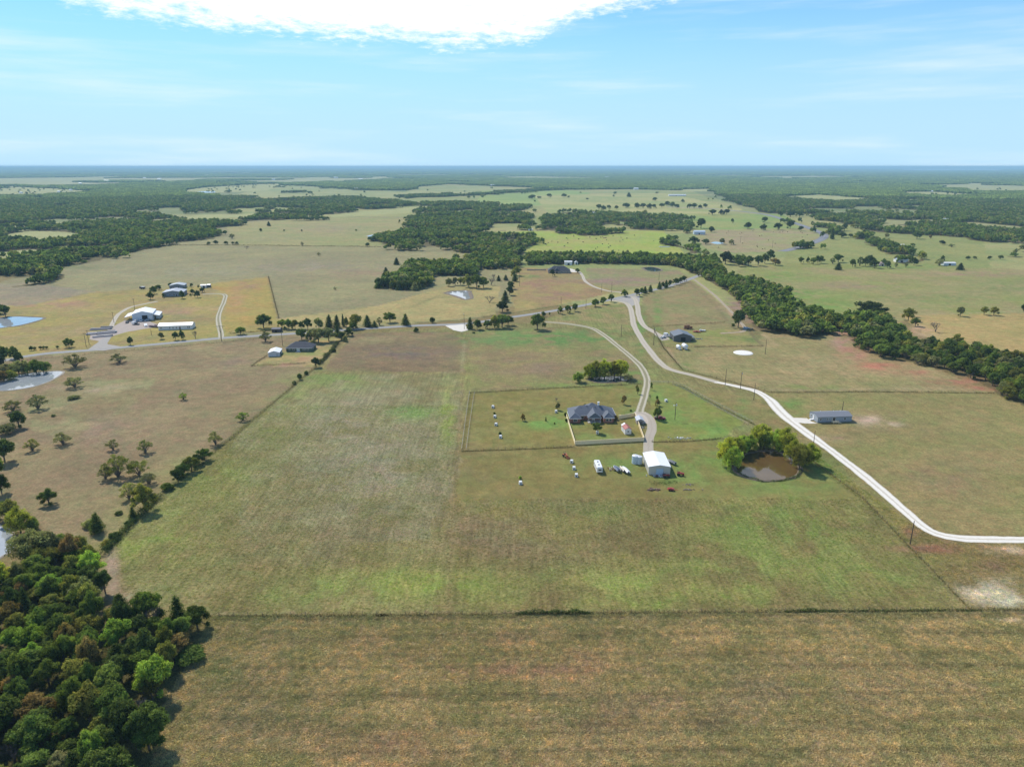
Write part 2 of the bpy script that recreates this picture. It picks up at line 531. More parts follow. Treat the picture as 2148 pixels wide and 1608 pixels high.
# soft patches: (x, y, rx, ry, colour, strength)
PATCH = [
    (860, 866, 60, 16, (112, 158, 56), .7), (700, 798, 90, 22, (124, 152, 60), .8), (640, 835, 60, 28, (128, 150, 62), .6),
    (880, 1218, 230, 40, (140, 158, 60), .75), (690, 1238, 90, 30, (144, 160, 70), .7), (920, 1235, 60, 26, (142, 162, 58), .7), (620, 1260, 60, 20, (132, 160, 60), .6),
    (1290, 1225, 140, 34, (140, 156, 64), .7), (1400, 1262, 160, 16, (130, 160, 50), .6), (1180, 1205, 80, 20, (132, 150, 62), .5),
    (1600, 1180, 200, 60, (134, 150, 64), .65), (1640, 1110, 170, 60, (122, 146, 56), .7), (1480, 1240, 120, 40, (134, 164, 52), .6), (1250, 1075, 120, 22, (118, 140, 58), .6),
    (1840, 1210, 120, 40, (126, 150, 60), .5), (1150, 1060, 220, 14, (120, 130, 66), .5),
    (330, 1130, 130, 60, (140, 162, 60), .75), (450, 1010, 110, 60, (132, 148, 62), .6), (560, 900, 70, 50, (130, 144, 64), .5), (380, 1230, 120, 40, (138, 146, 76), .6),
    (560, 1110, 180, 90, (132, 130, 76), .5), (800, 980, 160, 110, (142, 142, 106), .6), (720, 900, 90, 70, (146, 148, 112), .5), (720, 1140, 130, 50, (128, 122, 82), .35), (1050, 1130, 200, 70, (134, 122, 84), .4),
    (940, 870, 18, 70, (140, 160, 66), .7), (975, 790, 16, 50, (142, 158, 70), .6),
    (1150, 882, 60, 20, (112, 160, 54), .9), (1240, 918, 70, 14, (118, 146, 58), .8), (1420, 872, 44, 22, (114, 152, 54), .8), (1480, 900, 50, 18, (110, 158, 56), .8), (1400, 830, 60, 18, (118, 156, 60), .6),
    (1330, 860, 30, 40, (120, 150, 60), .6), (1055, 915, 30, 20, (126, 138, 66), .5), (1295, 792, 90, 20, (110, 152, 56), .9), (1200, 806, 90, 8, (122, 150, 60), .8),
    (1340, 972, 130, 20, (116, 148, 56), .7), (1430, 1000, 90, 26, (118, 150, 56), .7), (1520, 1000, 60, 26, (116, 146, 56), .7), (1700, 985, 70, 34, (110, 144, 54), .8), (1600, 1020, 120, 22, (118, 148, 58), .8), (1520, 950, 50, 30, (112, 152, 54), .8), (1480, 1022, 80, 20, (122, 148, 60), .6),
    (1150, 708, 160, 18, (98, 146, 58), .95), (1040, 712, 70, 14, (112, 148, 70), .7), (1250, 740, 50, 16, (124, 140, 66), .6), (1010, 790, 30, 30, (128, 146, 66), .5), (1120, 770, 80, 20, (140, 126, 92), .6),
    (850, 740, 100, 14, (118, 108, 100), .5), (800, 712, 90, 10, (146, 144, 90), .6), (830, 770, 40, 10, (122, 92, 74), .6),
    (1380, 660, 10, 40, (112, 148, 62), .7), (1345, 700, 12, 60, (108, 148, 60), .8), (1440, 760, 30, 30, (120, 140, 66), .6),
    (1420, 640, 40, 8, (130, 146, 76), .6), (1500, 665, 60, 10, (128, 142, 76), .5), (1420, 710, 40, 8, (106, 150, 56), .8), (1580, 708, 20, 16, (104, 134, 60), .6),
    (1560, 640, 40, 30, (150, 132, 112), .7), (1585, 660, 30, 26, (150, 128, 108), .7),
    (1690, 620, 60, 22, (116, 158, 52), .9), (1740, 640, 50, 12, (118, 158, 56), .8), (1640, 580, 60, 10, (122, 156, 56), .8), (1900, 560, 120, 6, (122, 156, 62), .7), (1950, 625, 160, 12, (122, 146, 66), .5), (2100, 600, 90, 14, (120, 146, 66), .6), (2050, 575, 120, 8, (160, 134, 104), .5), (1800, 600, 120, 12, (152, 140, 98), .5),
    (1700, 812, 80, 8, (120, 148, 60), .5), (1660, 850, 40, 20, (110, 148, 56), .6), (1560, 860, 20, 40, (112, 146, 60), .5), (1800, 950, 60, 16, (120, 140, 62), .5), (1960, 1000, 120, 40, (138, 124, 84), .4), (1900, 900, 160, 20, (136, 124, 78), .4), (1830, 880, 40, 12, (186, 168, 138), .7), (1870, 890, 24, 6, (196, 176, 146), .5), (1740, 920, 40, 8, (170, 150, 118), .5),
    (2070, 1240, 60, 26, (184, 182, 160), .7), (2120, 1262, 50, 16, (190, 188, 170), .6), (1990, 1150, 110, 9, (158, 122, 90), .9), (2120, 1152, 50, 10, (196, 180, 158), .8), (1915, 1115, 30, 12, (156, 120, 88), .6), (2060, 1190, 70, 16, (136, 116, 84), .6), (2120, 1300, 40, 4, (196, 180, 158), .8),
    (1770, 712, 26, 24, (168, 140, 110), .95), (1790, 742, 30, 14, (172, 132, 96), .9), (1840, 768, 44, 9, (176, 124, 84), .9), (1930, 782, 60, 6, (170, 124, 86), .8), (2010, 800, 60, 7, (168, 120, 84), .8), (2060, 814, 34, 6, (168, 116, 80), .85), (1945, 698, 26, 9, (182, 160, 110), .8), (1925, 690, 14, 10, (180, 160, 112), .8),
    (120, 640, 90, 14, (166, 134, 98), .6), (300, 650, 200, 9, (172, 160, 90), .4), (370, 656, 60, 10, (164, 136, 100), .6), (180, 655, 70, 7, (150, 152, 78), .6), (320, 705, 60, 5, (140, 152, 70), .6), (350, 664, 60, 6, (122, 150, 70), .5), (150, 690, 60, 8, (166, 154, 96), .5), (500, 630, 30, 30, (176, 146, 80), .5), (520, 600, 30, 12, (162, 134, 86), .6), (60, 720, 60, 14, (160, 148, 92), .4), (30, 655, 50, 4, (126, 140, 72), .6),
    (560, 500, 120, 10, (144, 152, 96), .5), (700, 480, 90, 9, (148, 138, 110), .4), (640, 560, 200, 14, (142, 138, 112), .5), (760, 575, 120, 9, (150, 132, 96), .5), (400, 570, 200, 16, (146, 152, 110), .5), (230, 560, 90, 9, (140, 142, 92), .4), (160, 560, 40, 4, (104, 128, 64), .8),
    (1130, 595, 40, 10, (156, 124, 92), .7), (1120, 580, 30, 4, (116, 146, 66), .7), (1170, 620, 60, 12, (154, 128, 92), .7), (1100, 640, 30, 14, (164, 160, 76), .6), (1250, 583, 60, 6, (138, 152, 92), .5), (1290, 590, 80, 7, (150, 126, 112), .6), (1380, 566, 40, 5, (122, 148, 76), .6),
    (640, 752, 50, 9, (176, 150, 98), .7), (660, 726, 40, 6, (168, 146, 102), .5), (590, 763, 50, 5, (170, 140, 110), .6), (490, 755, 40, 20, (130, 118, 96), .4), (190, 815, 80, 8, (170, 162, 128), .5), (60, 1080, 80, 30, (132, 128, 76), .5), (150, 1100, 90, 22, (142, 126, 86), .6), (220, 900, 120, 40, (140, 124, 98), .4),
    (1000, 1345, 320, 20, (152, 128, 94), .4), (560, 1330, 160, 30, (134, 128, 80), .5), (1130, 1400, 240, 26, (156, 128, 94), .6), (900, 1560, 240, 40, (154, 128, 94), .5), (520, 1480, 140, 80, (134, 126, 86), .5), (1700, 1440, 260, 60, (142, 130, 92), .5), (1350, 1500, 200, 60, (124, 110, 86), .5), (820, 1510, 100, 26, (150, 142, 92), .5), (700, 1305, 180, 8, (128, 136, 80), .5), (1380, 1300, 420, 8, (132, 124, 84), .5), (1760, 1400, 120, 10, (146, 134, 88), .4), (450, 1420, 60, 60, (122, 128, 72), .5),
    (235, 1200, 16, 60, (164, 150, 118), .8), (262, 1250, 30, 16, (162, 146, 112), .5),
    (1230, 500, 120, 8, (164, 150, 96), .4), (1350, 500, 60, 6, (146, 172, 70), .5), (1180, 520, 60, 8, (158, 160, 78), .5), (1600, 470, 60, 5, (126, 156, 74), .5), (1590, 500, 80, 7, (160, 144, 112), .5), (1250, 420, 100, 6, (132, 160, 82), .6),
]
# narrow lines seen on the land: (points px, half width m, colour, strength)
LINES = [
    ([(1455, 585), (1500, 620), (1535, 655), (1548, 672)], 1.2, (190, 176, 130), .8), ([(1530, 655), (1562, 690), (1550, 696), (1512, 700)], 1.4, (176, 150, 122), .9), ([(1548, 672), (1600, 726)], 1.0, (120, 108, 84), .6),
    ([(1600, 700), (1630, 724)], 2.0, (174, 156, 118), .6), ([(1400, 728), (1420, 760), (1450, 775)], 1.0, (172, 144, 118), .5),
    ([(735, 697), (665, 768), (612, 812), (380, 1002), (228, 1150)], 1.4, (110, 108, 72), .8), ([(676, 779), (976, 780)], .8, (130, 122, 88), .6), ([(982, 700), (985, 716), (972, 780), (960, 940), (950, 1046), (940, 1290)], 1.2, (138, 120, 90), .35), ([(975, 716), (968, 778)], .6, (168, 160, 124), .6),
    ([(120, 645), (300, 600), (563, 580)], .8, (128, 116, 88), .6), ([(563, 580), (584, 668)], .9, (110, 100, 78), .8), ([(250, 516), (520, 513), (800, 517)], 1.6, (120, 118, 86), .6),
    ([(40, 748), (200, 737), (560, 706)], 1.0, (112, 112, 76), .6), ([(480, 700), (560, 692)], 1.2, (120, 116, 80), .5), ([(870, 676), (1000, 668), (1080, 655), (1200, 636)], 1.0, (118, 124, 78), .8), ([(870, 672), (1080, 650)], .8, (112, 116, 78), .5),
    ([(968, 946), (1206, 937)], .5, (84, 82, 52), .8), ([(985, 824), (1150, 815), (1345, 805)], .5, (92, 90, 56), .8), ([(1366, 926), (1512, 921), (1560, 915)], .5, (88, 88, 52), .8), ([(1362, 803), (1412, 804), (1470, 832)], .5, (92, 112, 60), .6),
    ([(1640, 920), (1810, 1045), (1910, 1150), (2036, 1280)], .6, (150, 138, 98), .8), ([(1634, 922), (1806, 1047), (1906, 1152), (2032, 1280)], .5, (96, 100, 60), .7), ([(1500, 850), (1640, 920), (1800, 1020), (1905, 1130)], .4, (156, 148, 108), .5),
    ([(440, 1293), (1100, 1287), (2148, 1279)], 1.0, (132, 128, 86), .9), ([(440, 1300), (1100, 1294), (2148, 1286)], .5, (70, 64, 46), .5),
    ([(0, 1352), (2148, 1350)], .25, (160, 134, 94), .5), ([(700, 1365), (2148, 1360)], .25, (160, 134, 92), .6), ([(700, 1375), (2148, 1368)], .2, (96, 78, 54), .5), ([(380, 1434), (1500, 1424), (2148, 1420)], .25, (156, 134, 94), .5), ([(1200, 1508), (2148, 1496)], .25, (160, 136, 96), .6), ([(1200, 1520), (2148, 1506)], .2, (100, 82, 56), .5), ([(660, 1590), (860, 1606), (1100, 1640)], .5, (160, 132, 94), .6),
    ([(1617, 823), (1850, 821), (2086, 824)], .6, (78, 80, 50), .8), ([(1620, 817), (2060, 815)], .9, (160, 148, 120), .4),
    ([(1455, 727), (1600, 725)], .5, (80, 74, 52), .8), ([(1360, 685), (1520, 676)], .5, (96, 92, 62), .8), ([(1370, 690), (1390, 727), (1430, 775), (1540, 802), (1600, 822)], .6, (92, 92, 58), .7), ([(1440, 585), (1500, 640), (1540, 690)], .6, (104, 96, 76), .6), ([(1476, 706), (1552, 705)], .5, (96, 88, 60), .6),
    ([(528, 767), (640, 762)], .5, (88, 84, 56), .8), ([(528, 767), (560, 745)], .4, (104, 96, 66), .6), ([(560, 710), (740, 693), (870, 686)], .8, (122, 132, 72), .5),
    ([(1655, 1040), (1720, 1110)], .6, (110, 124, 62), .4), ([(1637, 1010), (1660, 1046)], .8, (104, 128, 54), .6), ([(1920, 661), (2148, 652)], .9, (176, 166, 126), .8), ([(1640, 556), (1900, 570), (2148, 573)], 1.2, (160, 150, 106), .6), ([(890, 628), (960, 620)], 1.4, (126, 126, 84), .5), ([(860, 645), (920, 620)], 1.4, (120, 122, 80), .7),
    ([(1240, 815), (1060, 838), (1024, 848)], .3, (98, 94, 62), .5),
]
for _k, _y in enumerate((1312, 1330, 1338, 1388, 1398, 1412, 1446, 1456, 1472, 1486, 1532, 1544, 1560, 1574, 1592)):
    _x0 = (340, 700, 1100, 420)[_k % 4]
    LINES.append(([(_x0, _y + 5), ((_x0 + 2148) / 2, _y + (3, -2, 4)[_k % 3]), (2300, _y - 4)], .4, ((166, 146, 108), (112, 98, 72), (162, 144, 106))[_k % 3], .5))
FOREST = [
    # near wood
    ([(-400, 1300), (0, 1232), (52, 1205), (86, 1170), (130, 1150), (200, 1170), (222, 1240), (262, 1290), (330, 1300), (425, 1300), (412, 1370), (360, 1440), (325, 1520), (318, 1608), (280, 1720), (200, 1860), (-500, 1860)], 5.6, 'near wood'),
    ([(1520, 585), (1600, 600), (1650, 618), (1668, 650), (1720, 668), (1765, 672), (1800, 668), (1850, 668), (1895, 712), (1925, 735), (2000, 728), (2060, 742), (2180, 768), (2300, 800), (2300, 900), (2148, 850), (2110, 838), (2085, 820), (2040, 795), (1955, 772), (1905, 758), (1850, 750), (1802, 732), (1765, 695), (1735, 704), (1700, 708), (1636, 702), (1585, 690), (1560, 660), (1556, 640), (1530, 615), (1490, 590), (1455, 572)], 7.5, 'east tree line'),
    ([(1105, 541), (1250, 540), (1440, 545), (1500, 548), (1520, 585), (1455, 575), (1430, 562), (1400, 556), (1250, 553), (1105, 556)], 7.5, 'creek line'),
    ([(785, 604), (870, 610), (905, 598), (908, 578), (1000, 578), (1005, 560), (920, 556), (860, 556), (845, 570), (835, 582), (800, 594)], 6.6, 'cedar grove'),
    ([(865, 472), (880, 440), (1000, 440), (1110, 452), (1095, 470), (1112, 500), (1112, 545), (1100, 562), (1000, 566), (975, 545), (975, 528), (900, 527), (840, 527), (792, 512), (800, 500)], 8.0, ''),
    ([(1140, 452), (1200, 445), (1300, 452), (1420, 456), (1450, 462), (1458, 478), (1440, 492), (1340, 492), (1200, 494), (1118, 490), (1125, 472)], 9.0, ''),
    ([(1372, 488), (1395, 488), (1420, 505), (1445, 530), (1500, 535), (1530, 545), (1545, 556), (1500, 562), (1440, 555), (1425, 530), (1395, 508)], 8.0, ''),
    ([(1805, 492), (1835, 495), (1870, 515), (1925, 545), (1905, 556), (1860, 548), (1840, 530), (1815, 510)], 8.0, ''),
    ([(2050, 528), (2100, 505), (2300, 505), (2300, 555), (2060, 545)], 9.0, ''),
    ([(1672, 468), (1716, 472), (1748, 490), (1756, 502), (1744, 506), (1736, 488)], 7.0, ''),
    ([(1655, 528), (1686, 524), (1690, 516), (1665, 514)], 6.0, ''),
    ([(-500, 640), (-60, 606), (0, 604), (60, 596), (106, 580), (110, 566), (180, 552), (250, 534), (310, 527), (385, 512), (430, 500), (470, 480), (520, 468), (560, 464), (690, 462), (700, 452), (860, 444), (840, 424), (740, 415), (560, 416), (480, 414), (380, 405), (380, 372), (-300, 372)], 8.2, ''),
    ([(1000, 446), (1120, 446), (1110, 432), (880, 424), (860, 436)], 8.2, ''),
    ([(1500, 402), (1560, 440), (1640, 449), (1720, 458), (1790, 482), (1900, 492), (1990, 496), (2050, 506), (2500, 520), (2500, 372), (1200, 372), (1200, 394), (1400, 396)], 8.8, ''),
    ([(1000, 405), (1030, 403), (1130, 398), (1220, 394), (1220, 397), (1130, 401), (1020, 409)], 10, ''),
    ([(830, 412), (960, 408), (1030, 407), (1030, 411), (960, 413), (840, 417)], 9, ''),
    ([(606, 403), (650, 402), (650, 406), (610, 406)], 9, ''),
    ([(470, 404), (520, 395), (585, 387), (585, 392), (520, 400)], 10, ''),
    ([(685, 393), (760, 390), (850, 394), (868, 399), (800, 400), (700, 397)], 11, ''),
    ([(940, 386), (1060, 388), (1150, 392), (1150, 394), (1040, 391)], 12, ''),
    ([(1260, 394), (1400, 393), (1400, 396), (1260, 397)], 12, ''),
]
CLEAR = [
    [(10, 492), (60, 484), (150, 487), (190, 498), (110, 506), (20, 506)], [(-20, 530), (60, 524), (125, 524), (110, 534), (-20, 544)], [(335, 460), (430, 450), (560, 447), (640, 447), (545, 453), (400, 461)],
    [(700, 455), (860, 447), (862, 441), (980, 434), (990, 431), (860, 434), (730, 446), (690, 452)], [(1640, 412), (1720, 408), (1810, 415), (1840, 421), (1760, 425), (1680, 420)],
    [(2015, 396), (2300, 397), (2300, 405), (2030, 403)], [(-40, 398), (40, 392), (130, 396), (215, 402), (150, 408), (60, 412), (-40, 414)], [(60, 416), (105, 414), (100, 418), (66, 420)],
    [(-40, 374), (150, 372), (250, 369), (280, 371), (150, 377), (-40, 380)], [(380, 399), (440, 392), (540, 386), (600, 385), (560, 400), (460, 404), (400, 403)],
    [(770, 371), (820, 370), (824, 376), (776, 376)], [(1050, 371), (1110, 370), (1250, 372), (1250, 375), (1060, 375)], [(1420, 397), (1490, 396), (1500, 401), (1440, 402)], [(640, 372), (700, 371), (700, 373), (640, 374)],
    [(1880, 402), (1960, 402), (2100, 410), (2000, 414), (1900, 410)], [(900, 382), (960, 380), (1010, 381), (960, 384)], [(1500, 368), (1700, 367), (1700, 368.5), (1500, 370)], [(880, 448), (990, 440), (1000, 444), (900, 452)],
]


def ground_color(X, Y):
    """world-space colour of the land, and its row and tuft amounts"""
    px, py = to_px(X, Y)
    bad = ~np.isfinite(px) | (np.abs(px) > 5000) | (py > 3000)
    px = np.where(bad, -9000, px)
    py = np.where(bad, 9000, py)
    wx = (fbm(X, Y, 14, 3, 5) - .5) * 5.0
    wy = (fbm(X, Y, 14, 3, 9) - .5) * 5.0
    qx, qy = to_px(X + wx, Y + wy)
    qx = np.where(bad, -9000, qx)
    qy = np.where(bad, 9000, qy)
    C = np.zeros(X.shape + (3,))
    C[:] = s2l((134, 122, 82))
    rows = np.zeros(X.shape + (3,))
    rows[..., 2] = .6
    for i, (poly, c1, c2, sc, ry, rx, tf) in enumerate(FIELDS):
        m = inpoly(qx, qy, poly)
        if not m.any():
            continue
        f = smooth01((fbm(X[m], Y[m], sc, 5, 31 + i) - .33) * 3.2)[:, None]
        C[m] = s2l(c1) * f + s2l(c2) * (1 - f)
        rows[m] = (ry, rx, tf)
    for poly, sp, nm in FOREST:
        m = in_wood(X, Y, px, py, poly, nm)
        far = np.clip((420 - py[m]) / 60, 0, 1)[:, None]
        C[m] = s2l((104, 98, 66)) * (1 - far) + s2l((84, 102, 62)) * far
        rows[m] = (0, 0, .4)
    for c in CLEAR:
        m = inpoly(px, py, c)
        C[m] = s2l((162, 166, 112))
    m = (py < 400) & ~bad
    if m.any():
        # beyond about three kilometres: woods broken by small pastures
        f = far_wood(X[m], Y[m])[:, None]
        inC = np.zeros(m.sum(), bool)
        for c in CLEAR + [FIELDS[1][0]]:
            inC |= inpoly(px[m], py[m], c)
        f = np.where(inC[:, None], 0, f)
        C[m] = np.where(f > .5, s2l((84, 102, 62)), np.where(inC[:, None], C[m], s2l((160, 164, 116))))
    n1 = fbm(X, Y, 9, 4, 77)
    for (cx, cy, rx, ry, c, s) in PATCH:
        d = ((px - cx) / rx) ** 2 + ((py - cy) / ry) ** 2
        m = d < 4.5
        if not m.any():
            continue
        w = np.exp(-d[m] * 1.1) * s * .95
        w = np.clip(w * (.25 + 1.6 * smooth01((n1[m] - .32) * 2.8)), 0, 1)[:, None]
        pc = s2l(c)
        pc = (pc.mean() + (pc - pc.mean()) * .80) * np.array([1.05, .95, 1.0])
        C[m] = C[m] * (1 - w) + pc * w
    for pts, hw, c, s in LINES:
        W = [G(*p) for p in pts]
        xs = [p[0] for p in W]
        ys = [p[1] for p in W]
        m = (X > min(xs) - 6) & (X < max(xs) + 6) & (Y > min(ys) - 6) & (Y < max(ys) + 6)
        if not m.any():
            continue
        d = seg_dist(X[m] + wx[m] * .12, Y[m] + wy[m] * .12, W)
        he = np.maximum(hw, np.hypot(X[m], Y[m]) * .0026)
        w = np.exp(-(d / he) ** 2) * s * (hw / he) ** .7 * (.7 + .5 * vnoise(X[m] / 7, Y[m] / 7, 4))
        w = np.clip(w, 0, 1)[:, None]
        C[m] = C[m] * (1 - w) + s2l(c) * w
    return C, rows


def in_wood(X, Y, px, py, poly, nm, wide=1.0):
    """inside the wood, with a wandering edge and small openings"""
    if nm:
        m = inpoly(px, py, poly)
    else:
        k = np.clip(np.hypot(X, Y) / 1000, .6, 3.5)
        ax = (fbm(X, Y, 90, 3, 61) - .5) * 60 * k * wide
        ay = (fbm(X, Y, 90, 3, 67) - .5) * 90 * k * wide
        qx, qy = to_px(X + ax, Y + ay)
        m = np.isfinite(qx) & inpoly(np.where(np.isfinite(qx), qx, -9e3), np.where(np.isfinite(qy), qy, 9e3), poly)
        m &= ~((fbm(X, Y, 110, 3, 71) > .585) & (np.hypot(X, Y) > 900))
    for c in CLEAR:
        m &= ~inpoly(px, py, c)
    return m


def far_wood(X, Y):
    """1 where far country is wooded, 0 where it is open"""
    r = np.hypot(X, Y)
    n = fbm(X, Y * 1.0, 1500, 4, 201)
    left = np.clip((-X / np.maximum(r, 1) - .25) * 3, 0, 1)      # more open land towards the left
    t = .335 + .03 * left + np.clip((r - 9000) / 40000, 0, .06)
    return (n > t).astype(float)


# ground sheet: rings round the place, finer near it
ang = np.concatenate([np.linspace(-180, -46, 60)[:-1], np.linspace(-46, 46, 760), np.linspace(46, 180, 60)[1:-1]])
ang = np.radians(ang)
rad = np.concatenate([[0.0, 40.0, 80.0], 100.0 * np.exp(np.linspace(0, math.log(52000 / 100.0), 780))])
A_, R_ = np.meshgrid(ang, rad)
GX, GY = np.sin(A_) * R_, np.cos(A_) * R_


def relief(X, Y):
    r = np.hypot(X, Y)
    far = smooth01((r - 14000) / 26000)
    left = np.exp(-((np.arctan2(X, Y) + .62) / .12) ** 2)
    return far * (fbm(X, Y, 9000, 3, 301) * 30 * (1 - smooth01((np.arctan2(X, Y) - .38) / .08)) + left * 62) - (r > 50000) * 60


def make_ground():
    C, rows = ground_color(GX, GY)
    lum = (C * np.array([.3, .59, .11])).sum(-1, keepdims=True)
    C = (lum + (C - lum) * .95) * np.array([1.03, .955, .84])
    Z = relief(GX, GY)
    nr, na = GX.shape
    V = np.stack([GX, GY, Z], -1).reshape(-1, 3)
    idx = np.arange(nr * na).reshape(nr, na)
    a = idx[:-1, :]
    b = idx[1:, :]
    F = np.stack([a, np.roll(a, -1, 1), np.roll(b, -1, 1), b], -1).reshape(-1, 4)
    F = F[:, ::-1]
    me = np_mesh('ground', V, F, None, smooth=True)
    at = me.attributes.new('land', 'FLOAT_COLOR', 'POINT')
    at.data.foreach_set('color', np.concatenate([C, np.ones(C.shape[:2] + (1,))], -1).astype(np.float32).ravel())
    at = me.attributes.new('rows', 'FLOAT_COLOR', 'POINT')
    at.data.foreach_set('color', np.concatenate([rows, np.ones(C.shape[:2] + (1,))], -1).astype(np.float32).ravel())
    m = bpy.data.materials.new('ground')
    m.use_nodes = True
    nt = m.node_tree
    b = nt.nodes['Principled BSDF']
    b.inputs['Roughness'].default_value = 0.95
    b.inputs['Specular IOR Level'].default_value = 0.08
    la = NN(nt, 'ShaderNodeAttribute', attribute_name='land')
    ra = NN(nt, 'ShaderNodeAttribute', attribute_name='rows')
    rs = nt.nodes.new('ShaderNodeSeparateColor')
    nt.links.new(ra.outputs['Color'], rs.inputs[0])
    geo = nt.nodes.new('ShaderNodeNewGeometry')

    def noise(sx, sy, scale, detail=3.0, rough=.6, dist=0.0):
        mp = nt.nodes.new('ShaderNodeMapping')
        mp.inputs['Scale'].default_value = (sx, sy, 1)
        nt.links.new(geo.outputs['Position'], mp.inputs['Vector'])
        n = NN(nt, 'ShaderNodeTexNoise', i_Scale=scale, i_Detail=detail, i_Roughness=rough)
        n.inputs['Distortion'].default_value = dist
        nt.links.new(mp.outputs[0], n.inputs['Vector'])
        return n.outputs['Fac']

    def cent(x, amp):          # 1 + (x-.5)*amp
        return mathn(nt, 'ADD', 1.0, mathn(nt, 'MULTIPLY', mathn(nt, 'SUBTRACT', x, 0.5), amp))
    fine = noise(1, 1, 1.15, 5.0, .72, .4)
    mid = noise(1, 1, 0.22, 4.0, .65, .8)
    big = noise(1, 1, 0.03, 5.0, .6)
    rowy = noise(1, .05, 0.75, 3.0, .65, .25)
    rowx = noise(.06, 1, 0.45, 3.0, .6, .35)
    f = cent(fine, mathn(nt, 'MULTIPLY', mathn(nt, 'ADD', rs.outputs[2], .25), 2.1))
    f = mathn(nt, 'MULTIPLY', f, cent(mid, 1.0))
    f = mathn(nt, 'MULTIPLY', f, cent(big, .45))
    f = mathn(nt, 'MULTIPLY', f, cent(rowy, mathn(nt, 'MULTIPLY', rs.outputs[0], 1.15)))
    f = mathn(nt, 'MULTIPLY', f, cent(rowx, mathn(nt, 'MULTIPLY', rs.outputs[1], .8)))
    cc = nt.nodes.new('ShaderNodeCombineColor')
    hue = noise(1, 1, 0.09, 5.0, .7, 1.0)
    hue2 = noise(1, 1, 0.8, 3.0, .6)
    h = mathn(nt, 'ADD', mathn(nt, 'MULTIPLY', mathn(nt, 'SUBTRACT', hue, .5), .75), mathn(nt, 'MULTIPLY', mathn(nt, 'SUBTRACT', hue2, .5), .45))
    nt.links.new(mathn(nt, 'MULTIPLY', f, mathn(nt, 'ADD', 1.0, h)), cc.inputs[0])
    nt.links.new(f, cc.inputs[1])
    nt.links.new(mathn(nt, 'MULTIPLY', f, mathn(nt, 'ADD', 1.0, mathn(nt, 'MULTIPLY', h, .45))), cc.inputs[2])
    c = mixc(nt, 1.0, la.outputs['Color'], cc.outputs[0], 'MULTIPLY')
    c = mixc(nt, 1.0, c, (GK, GK, GK), 'MULTIPLY')
    nt.links.new(c, b.inputs['Base Color'])
    bp = NN(nt, 'ShaderNodeBump', i_Distance=.6)
    nt.links.new(mathn(nt, 'MULTIPLY', rs.outputs[2], .75), bp.inputs['Strength'])
    nt.links.new(mathn(nt, 'ADD', fine, mathn(nt, 'MULTIPLY', mid, .8)), bp.inputs['Height'])
    nt.links.new(bp.outputs[0], b.inputs['Normal'])
    me.materials.append(m)
    return put('ground', me, kind='structure')


GK = 0.86
ground = make_ground()

# ------------------------------------------------------------------ roads, tracks, pads
def smooth_line(pts, step=3.0):
    P = [Vector((p[0], p[1])) for p in pts]
    P = [P[0] * 2 - P[1]] + P + [P[-1] * 2 - P[-2]]
    out = []
    for i in range(1, len(P) - 2):
        n = max(2, int((P[i + 1] - P[i]).length / step))
        for k in range(n):
            t = k / n
            a, b, c, d = P[i - 1], P[i], P[i + 1], P[i + 2]
            out.append(0.5 * ((2 * b) + (c - a) * t + (2 * a - 5 * b + 4 * c - d) * t * t + (3 * b - a - 3 * c + d) * t ** 3))
    out.append(P[-2])
    return out


def ribbon(name, px, width, m, z=0.03, jit=0.12, label=None, wfun=None, step=2.5):
    L = smooth_line([G(*p) for p in px], step)
    V, F, UV = [], [], []
    s = 0
    rr = random.Random(len(px) * 13 + int(width * 10))
    ja = jb = 0
    cols = [0, .5, 1]
    for i, p in enumerate(L):
        q = L[min(i + 1, len(L) - 1)] - L[max(i - 1, 0)]
        q.normalize()
        n = Vector((q.y, -q.x))
        if i:
            s += (p - L[i - 1]).length
        w = width if wfun is None else wfun(i / (len(L) - 1))
        ja = ja * .7 + rr.uniform(-jit, jit)
        jb = jb * .7 + rr.uniform(-jit, jit)
        for c in cols:
            off = (c - .5) * w + (ja if c == 0 else jb if c == 1 else 0)
            V.append((p.x + n.x * off, p.y + n.y * off, z + (.03 if c == .5 else 0)))
            UV.append((c, s))
    for i in range(len(L) - 1):
        for c in range(2):
            a = i * 3 + c
            F.append((a, a + 3, a + 4, a + 1))
    me = bpy.data.meshes.new(name)
    me.from_pydata(V, [], F)
    uv = me.uv_layers.new(name='uv')
    for l in me.loops:
        uv.data[l.index].uv = UV[l.vertex_index]
    me.materials.append(m)
    me.update()
    o = put(name, me, kind='structure', label=label)
    return o


